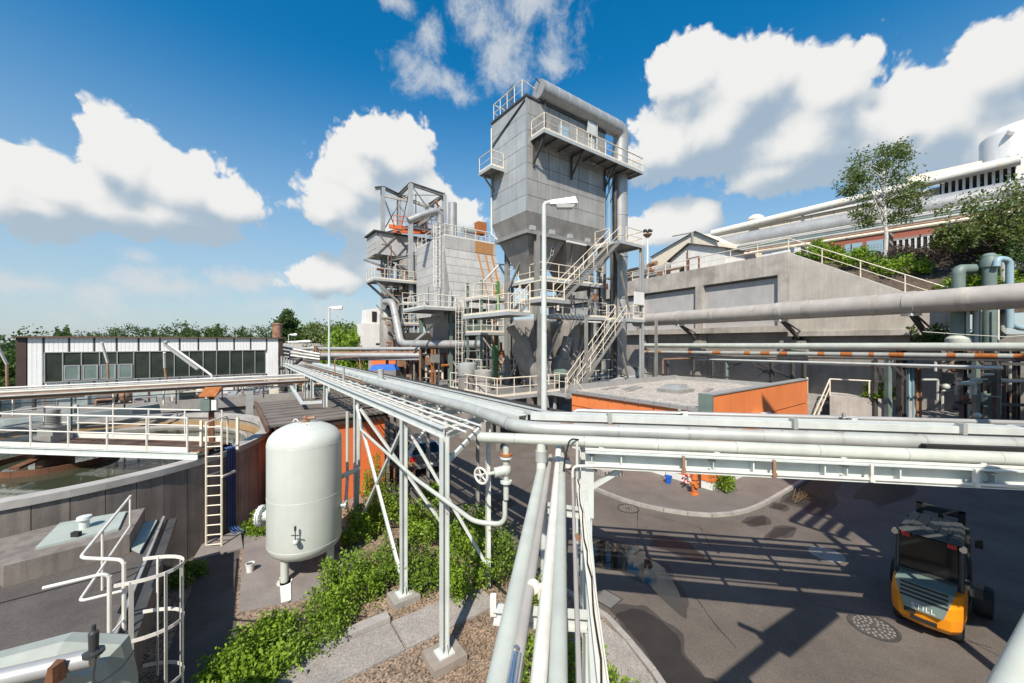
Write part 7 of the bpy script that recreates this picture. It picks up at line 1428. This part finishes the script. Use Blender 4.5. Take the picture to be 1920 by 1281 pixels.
lv = sub(o,'louvre_front'); part(lv, 'back', MB().box(4.6,7.8,-.3,-.05,.6,2.8), m_dark, W=False); part(lv, 'head', MB().box(4.5,7.9,-.4,-.05,2.8,3.0), m_steel, W=False); part(lv, 'sill', MB().box(4.5,7.9,-.4,-.05,.4,.6), m_steel, W=False)
for i in range(8): part(lv, 'fin', MB().box(4.7+i*.4,4.85+i*.4,-.4,-.3,.6,2.8), m_wht, W=False)
part(o, 'blue_post', MB().box(8.0,8.25,-.8,-.5,0,3.6), m_blue, W=False); lv = sub(o,'louvre_front'); part(lv, 'back', MB().box(11.6,17,-.4,-.05,1.0,3.6), m_dark, W=False)
for i in range(10): part(lv, 'fin', MB().box(11.7+i*.52,11.95+i*.52,-.5,-.4,1.0,3.6), m_wht, W=False)
q = P(1540,492,37.5); o = thing('mesh_fence', 'dark wire mesh fence with slim posts along the top of the bank', 'fence', (q.x,q.y,TT-.1), math.atan2(-PD.y,-PD.x))
pm = mesh('fence_post', MB().box(-.04,.04,-.04,.04,-.5,2.2), m_black)
for i in range(9): pc(o, 'fence_post', pm, (i*2.2,0,0))
wm = MB()
for i in range(18*5): wm.box(i*.2,i*.2+.012,-.006,.006,0,1.9)
for j in range(8): wm.box(0,17.6,.006,.016,.1+j*.25,.112+j*.25)
part(o, 'mesh_wires', wm, m_black, W=False, kind='stuff')
# bundle of thin pipes under the big pipe
for i in range(7):
    a = P(1362,497-i*4,41)+PN*(.3*i); d = -PD; a = V(a.x,a.y,TT+2.1+i*.27); pipe('pipe', ('lowest cream','second rusty','third pale','fourth green','fifth grey','sixth white','topmost thin grey')[i]+' pipe of the bundle running under the big terrace pipe', [a-d*6, a+d*24], .11 if i % 2 else .15, (m_cream,m_rustw,m_ins,m_green,m_galv,m_rail,m_ins)[i], n=8)
# sheds on the terrace
sx = V(*P(1258,515,41.2).xy,0); o = thing('gabled_shed', 'small white gabled shed standing on the retaining wall', 'shed', (sx.x,sx.y,TT), math.atan2(-UW.y,-UW.x))
part(o, 'wall', MB().box(0,6,0,3,0,1.75), m_wht, W=False, smooth=False); part(o, 'gable', MB().add([(0,0,1.75),(6,0,1.75),(2.3,0,2.95),(0,3,1.75),(6,3,1.75),(2.3,3,2.95)],[(0,1,2),(5,4,3)]), m_wht, W=False)
for x0, z0, x1, z1 in ((-.3,1.6,2.3,2.96),(2.3,2.96,6.4,1.63)): part(o, 'roof_slope', MB().hull([(x0,-.3,z0),(x1,-.3,z1),(x1,3.2,z1),(x0,3.2,z0)],[(x0,-.3,z0+.1),(x1,-.3,z1+.1),(x1,3.2,z1+.1),(x0,3.2,z0+.1)]), m_dsteel, W=False)
dr = sub(o,'door'); part(dr, 'leaf', MB().box(2.3,3.3,-.05,0,.1,1.45), m_wht, W=False); part(dr, 'frame', MB().box(2.18,2.3,-.08,0,0,1.55).box(3.3,3.42,-.08,0,0,1.55).box(2.3,3.3,-.08,0,1.45,1.55), m_rust, W=False); part(o, 'downpipe', MB().tube([(2.1,-.1,.1),(2.1,-.1,2.4)], .06, 6), m_rust, W=False); part(o, 'window', MB().box(1.1,1.8,-.03,.02,.3,.9), m_dark, W=False)
sx = V(*P(1222,500,47).xy,0); o = thing('white_warehouse', 'larger white warehouse gable behind the small terrace shed', 'building', (sx.x,sx.y,TT), math.atan2(-UW.y,-UW.x))
part(o, 'wall', MB().hull([(0,0,0),(8.4,0,0),(8.4,8,0),(0,8,0)],[(0,0,3.3),(8.4,0,3.3),(8.4,8,3.3),(0,8,3.3)]), m_cream, W=False, smooth=False); part(o, 'gable', MB().add([(0,0,3.3),(8.4,0,3.3),(6,0,4.9),(0,8,3.3),(8.4,8,3.3),(6,8,4.9)],[(0,1,2),(5,4,3),(0,2,5,3),(1,4,5,2)]), m_cream, W=False); part(o, 'roof_edge', MB().bar((-.1,-.1,3.35),(6,-.1,4.95),.2,.08).bar((6,-.1,4.95),(8.7,-.1,3.25),.2,.14), m_dsteel, W=False)
q = P(1214,500,44); o = thing('signal_mast', 'slim mast with a small cluster of horns beside the warehouse', 'mast', (q.x,q.y,TT)); hh = H+200/F*44-TT; part(o, 'pole', MB().tube([(0,0,0),(0,0,hh)], .12, 8), m_rail, W=False); part(o, 'platform', MB().lathe([(.2,hh-.3),(.5,hh),(.5,hh+.1),(0,hh+.1)], n=10), m_rustw, W=False)
for i in range(5): part(o, 'horn', MB().sphere((.4*math.cos(i*1.26),.3*math.sin(i*1.26),hh+.45), .2,.2,.16), m_dsteel, W=False)
o = thing('pipe_cluster', 'dark tangle of pipes and ducts on the terrace left of the gabled shed', 'pipework', tuple(W_(10,3,TT)))
for i in range(26):
    q = W_(random.uniform(8.5,20), random.uniform(.8,4), TT+random.uniform(.2,2.0)); l = random.uniform(.8,3); part(o, 'pipework', MB().tube(bend([q, q+UW*l, q+UW*l-Z*.7],.3), random.choice((.1,.16,.26)), 8), random.choice((m_wpipe,m_rustw,m_hop,m_steel,m_dsteel)))
part(o, 'duct', MB().tube([W_(8.2,2.5,TT+1.2), W_(11,2.6,TT+1.3), W_(15,3.5,TT+1.0)], .75, 16), m_wpipe); part(o, 'frame_post', MB().bar(W_(9.6,2,TT), W_(9.6,2,TT+4.2), .2,.2,up=(1,0,0)).bar(W_(9.6,2,TT+4.2), W_(12,2,TT+4.4), .1,.1), m_steel)
# ------------------------------------------------------------------ trees
q = P(1657,527,28); tree('slender white trunked birch on the bank before the brick building', (q.x,q.y,q.z-.1), [(-.2,0,8.0,2.2,1.6,1.8),(-2.1,0,7.2,1.1,.9,1.5),(1.3,.2,6.4,1.4,1.2,1.5),(-.1,0,4.9,2.4,1.4,1.0),(.6,0,9.1,1.3,1.0,1.0)], 9500, .15, m_leafb, 9.3, .15, m_birch, 95, name='birch_tree', spread=.17, limbs=22)
q = P(1868,520,23.5); tree('green tree with drooping twigs at the right edge before the silo', (q.x,q.y,9.2), [(-1.2,0,4.9,1.6,1.4,1.3),(1.6,0,5.6,2.2,1.8,1.8),(-2.6,0,3.6,1.2,1,.8),(.4,0,3.9,2.4,1.6,1.0),(3.6,0,4.6,2.2,2,1.8)], 12000, .16, m_leafb, 5.6, .16, None, 110, spread=.17, limbs=24)
tl = []
for i, (px, py, Y, w, n, m, lb) in enumerate(((8,612,30,2.6,7000,m_leafd,'dark pine like tree at the far left edge beside the hall'),(32,650,27.5,1.5,5200,m_leaf,'bright green tree squeezed between the left edge and the hall'),(-30,640,26,2.6,5000,m_leafd,'broad dark tree at the left edge'),(10,700,24.5,1.2,3200,m_leafd,'low dark bush tree beside the hall corner at the left'))):
    b = P(px,py,Y); hh = b.z; tree(lb, (b.x,b.y,0), [(0,0,hh*.72,w*.8,w*.8,hh*.28),(.3*w,0,hh*.5,w,w,hh*.25),(-.3*w,0,hh*.4,w*.9,w*.9,hh*.25)], n, .24, m, hh*.9, .14, None, 60, spread=.2)
b = P(538,583,62); hh = b.z; tree('tall slim poplar rising above the tree line near the roof vent', (b.x,b.y,0), [(0,0,hh*.8,1.5,1.5,hh*.2),(0,0,hh*.58,2.0,2.0,hh*.25),(.2,0,hh*.35,1.8,1.8,hh*.2)], 9000, .42, m_leafd, hh*.93, .25, None, 70, spread=.2, name='poplar_tree')
FT = [(340,604,85,6,'broad round crowned tree standing out above the hall roof'),(240,608,100,4.5,None),(275,613,95,4,None),(300,612,105,4,None),(205,611,110,6,None),(170,617,120,7,None),(385,613,100,4.5,None),(412,611,110,5,None),(440,612,115,5.5,None),(470,610,110,5.5,None),(498,609,105,5,None),
      (560,606,75,3.6,None),(578,604,70,3.6,None),(596,600,66,3.6,None),(612,606,72,3.8,None),(632,599,62,3.6,None),(652,602,58,3.8,None),(668,606,54,3.4,None),(585,618,62,3,None),(640,616,52,3,None),(660,625,46,2.6,None),(520,608,100,4.5,None),(548,610,85,3.5,None)]
nf = {}
for px, py, Y, w, lb in sorted(FT):
    b = P(px,py,Y); hh = max(7, b.z); nr = Y < 80; s = max(.5, Y*.0052); k = nf[nr] = nf.get(nr, 0)+(lb is None)
    tree(lb or (ORD[k-1]+(' from the left of the light green hedge row trees beside the frame tower' if nr else ' from the left of the dark wood trees above the hall roof')), (b.x,b.y,0), [(0,0,hh*.74,w*.75,w*.75,hh*.24),(w*.3,0,hh*.5,w,w,hh*.26),(-w*.35,.5,hh*.42,w*.95,w*.95,hh*.26)], 3200 if nr else 2200, s*.8, (m_leafb if random.random() < .6 else m_leaf) if nr else m_leafd, hh*.9, .3, None, 46, None if lb else ('hedge row trees' if nr else 'trees of the distant wood'), 'tree', .2, 4)
pts = []
for i in range(34000):
    px = random.uniform(90,720); Y = random.uniform(115,165); zt = 7.6+2.0*math.sin(px*.021)+1.5*math.sin(px*.11+1)+1.2*math.sin(px*.31)+.8*math.sin(px*.73+Y*.2); pts.append(((px-CX)/F*Y, Y, random.random()**.6*zt))
o = bpy.data.objects.new('woods', leafmesh('woods', pts, .95, m_leafd)); COL.objects.link(o); o['kind'] = 'stuff'
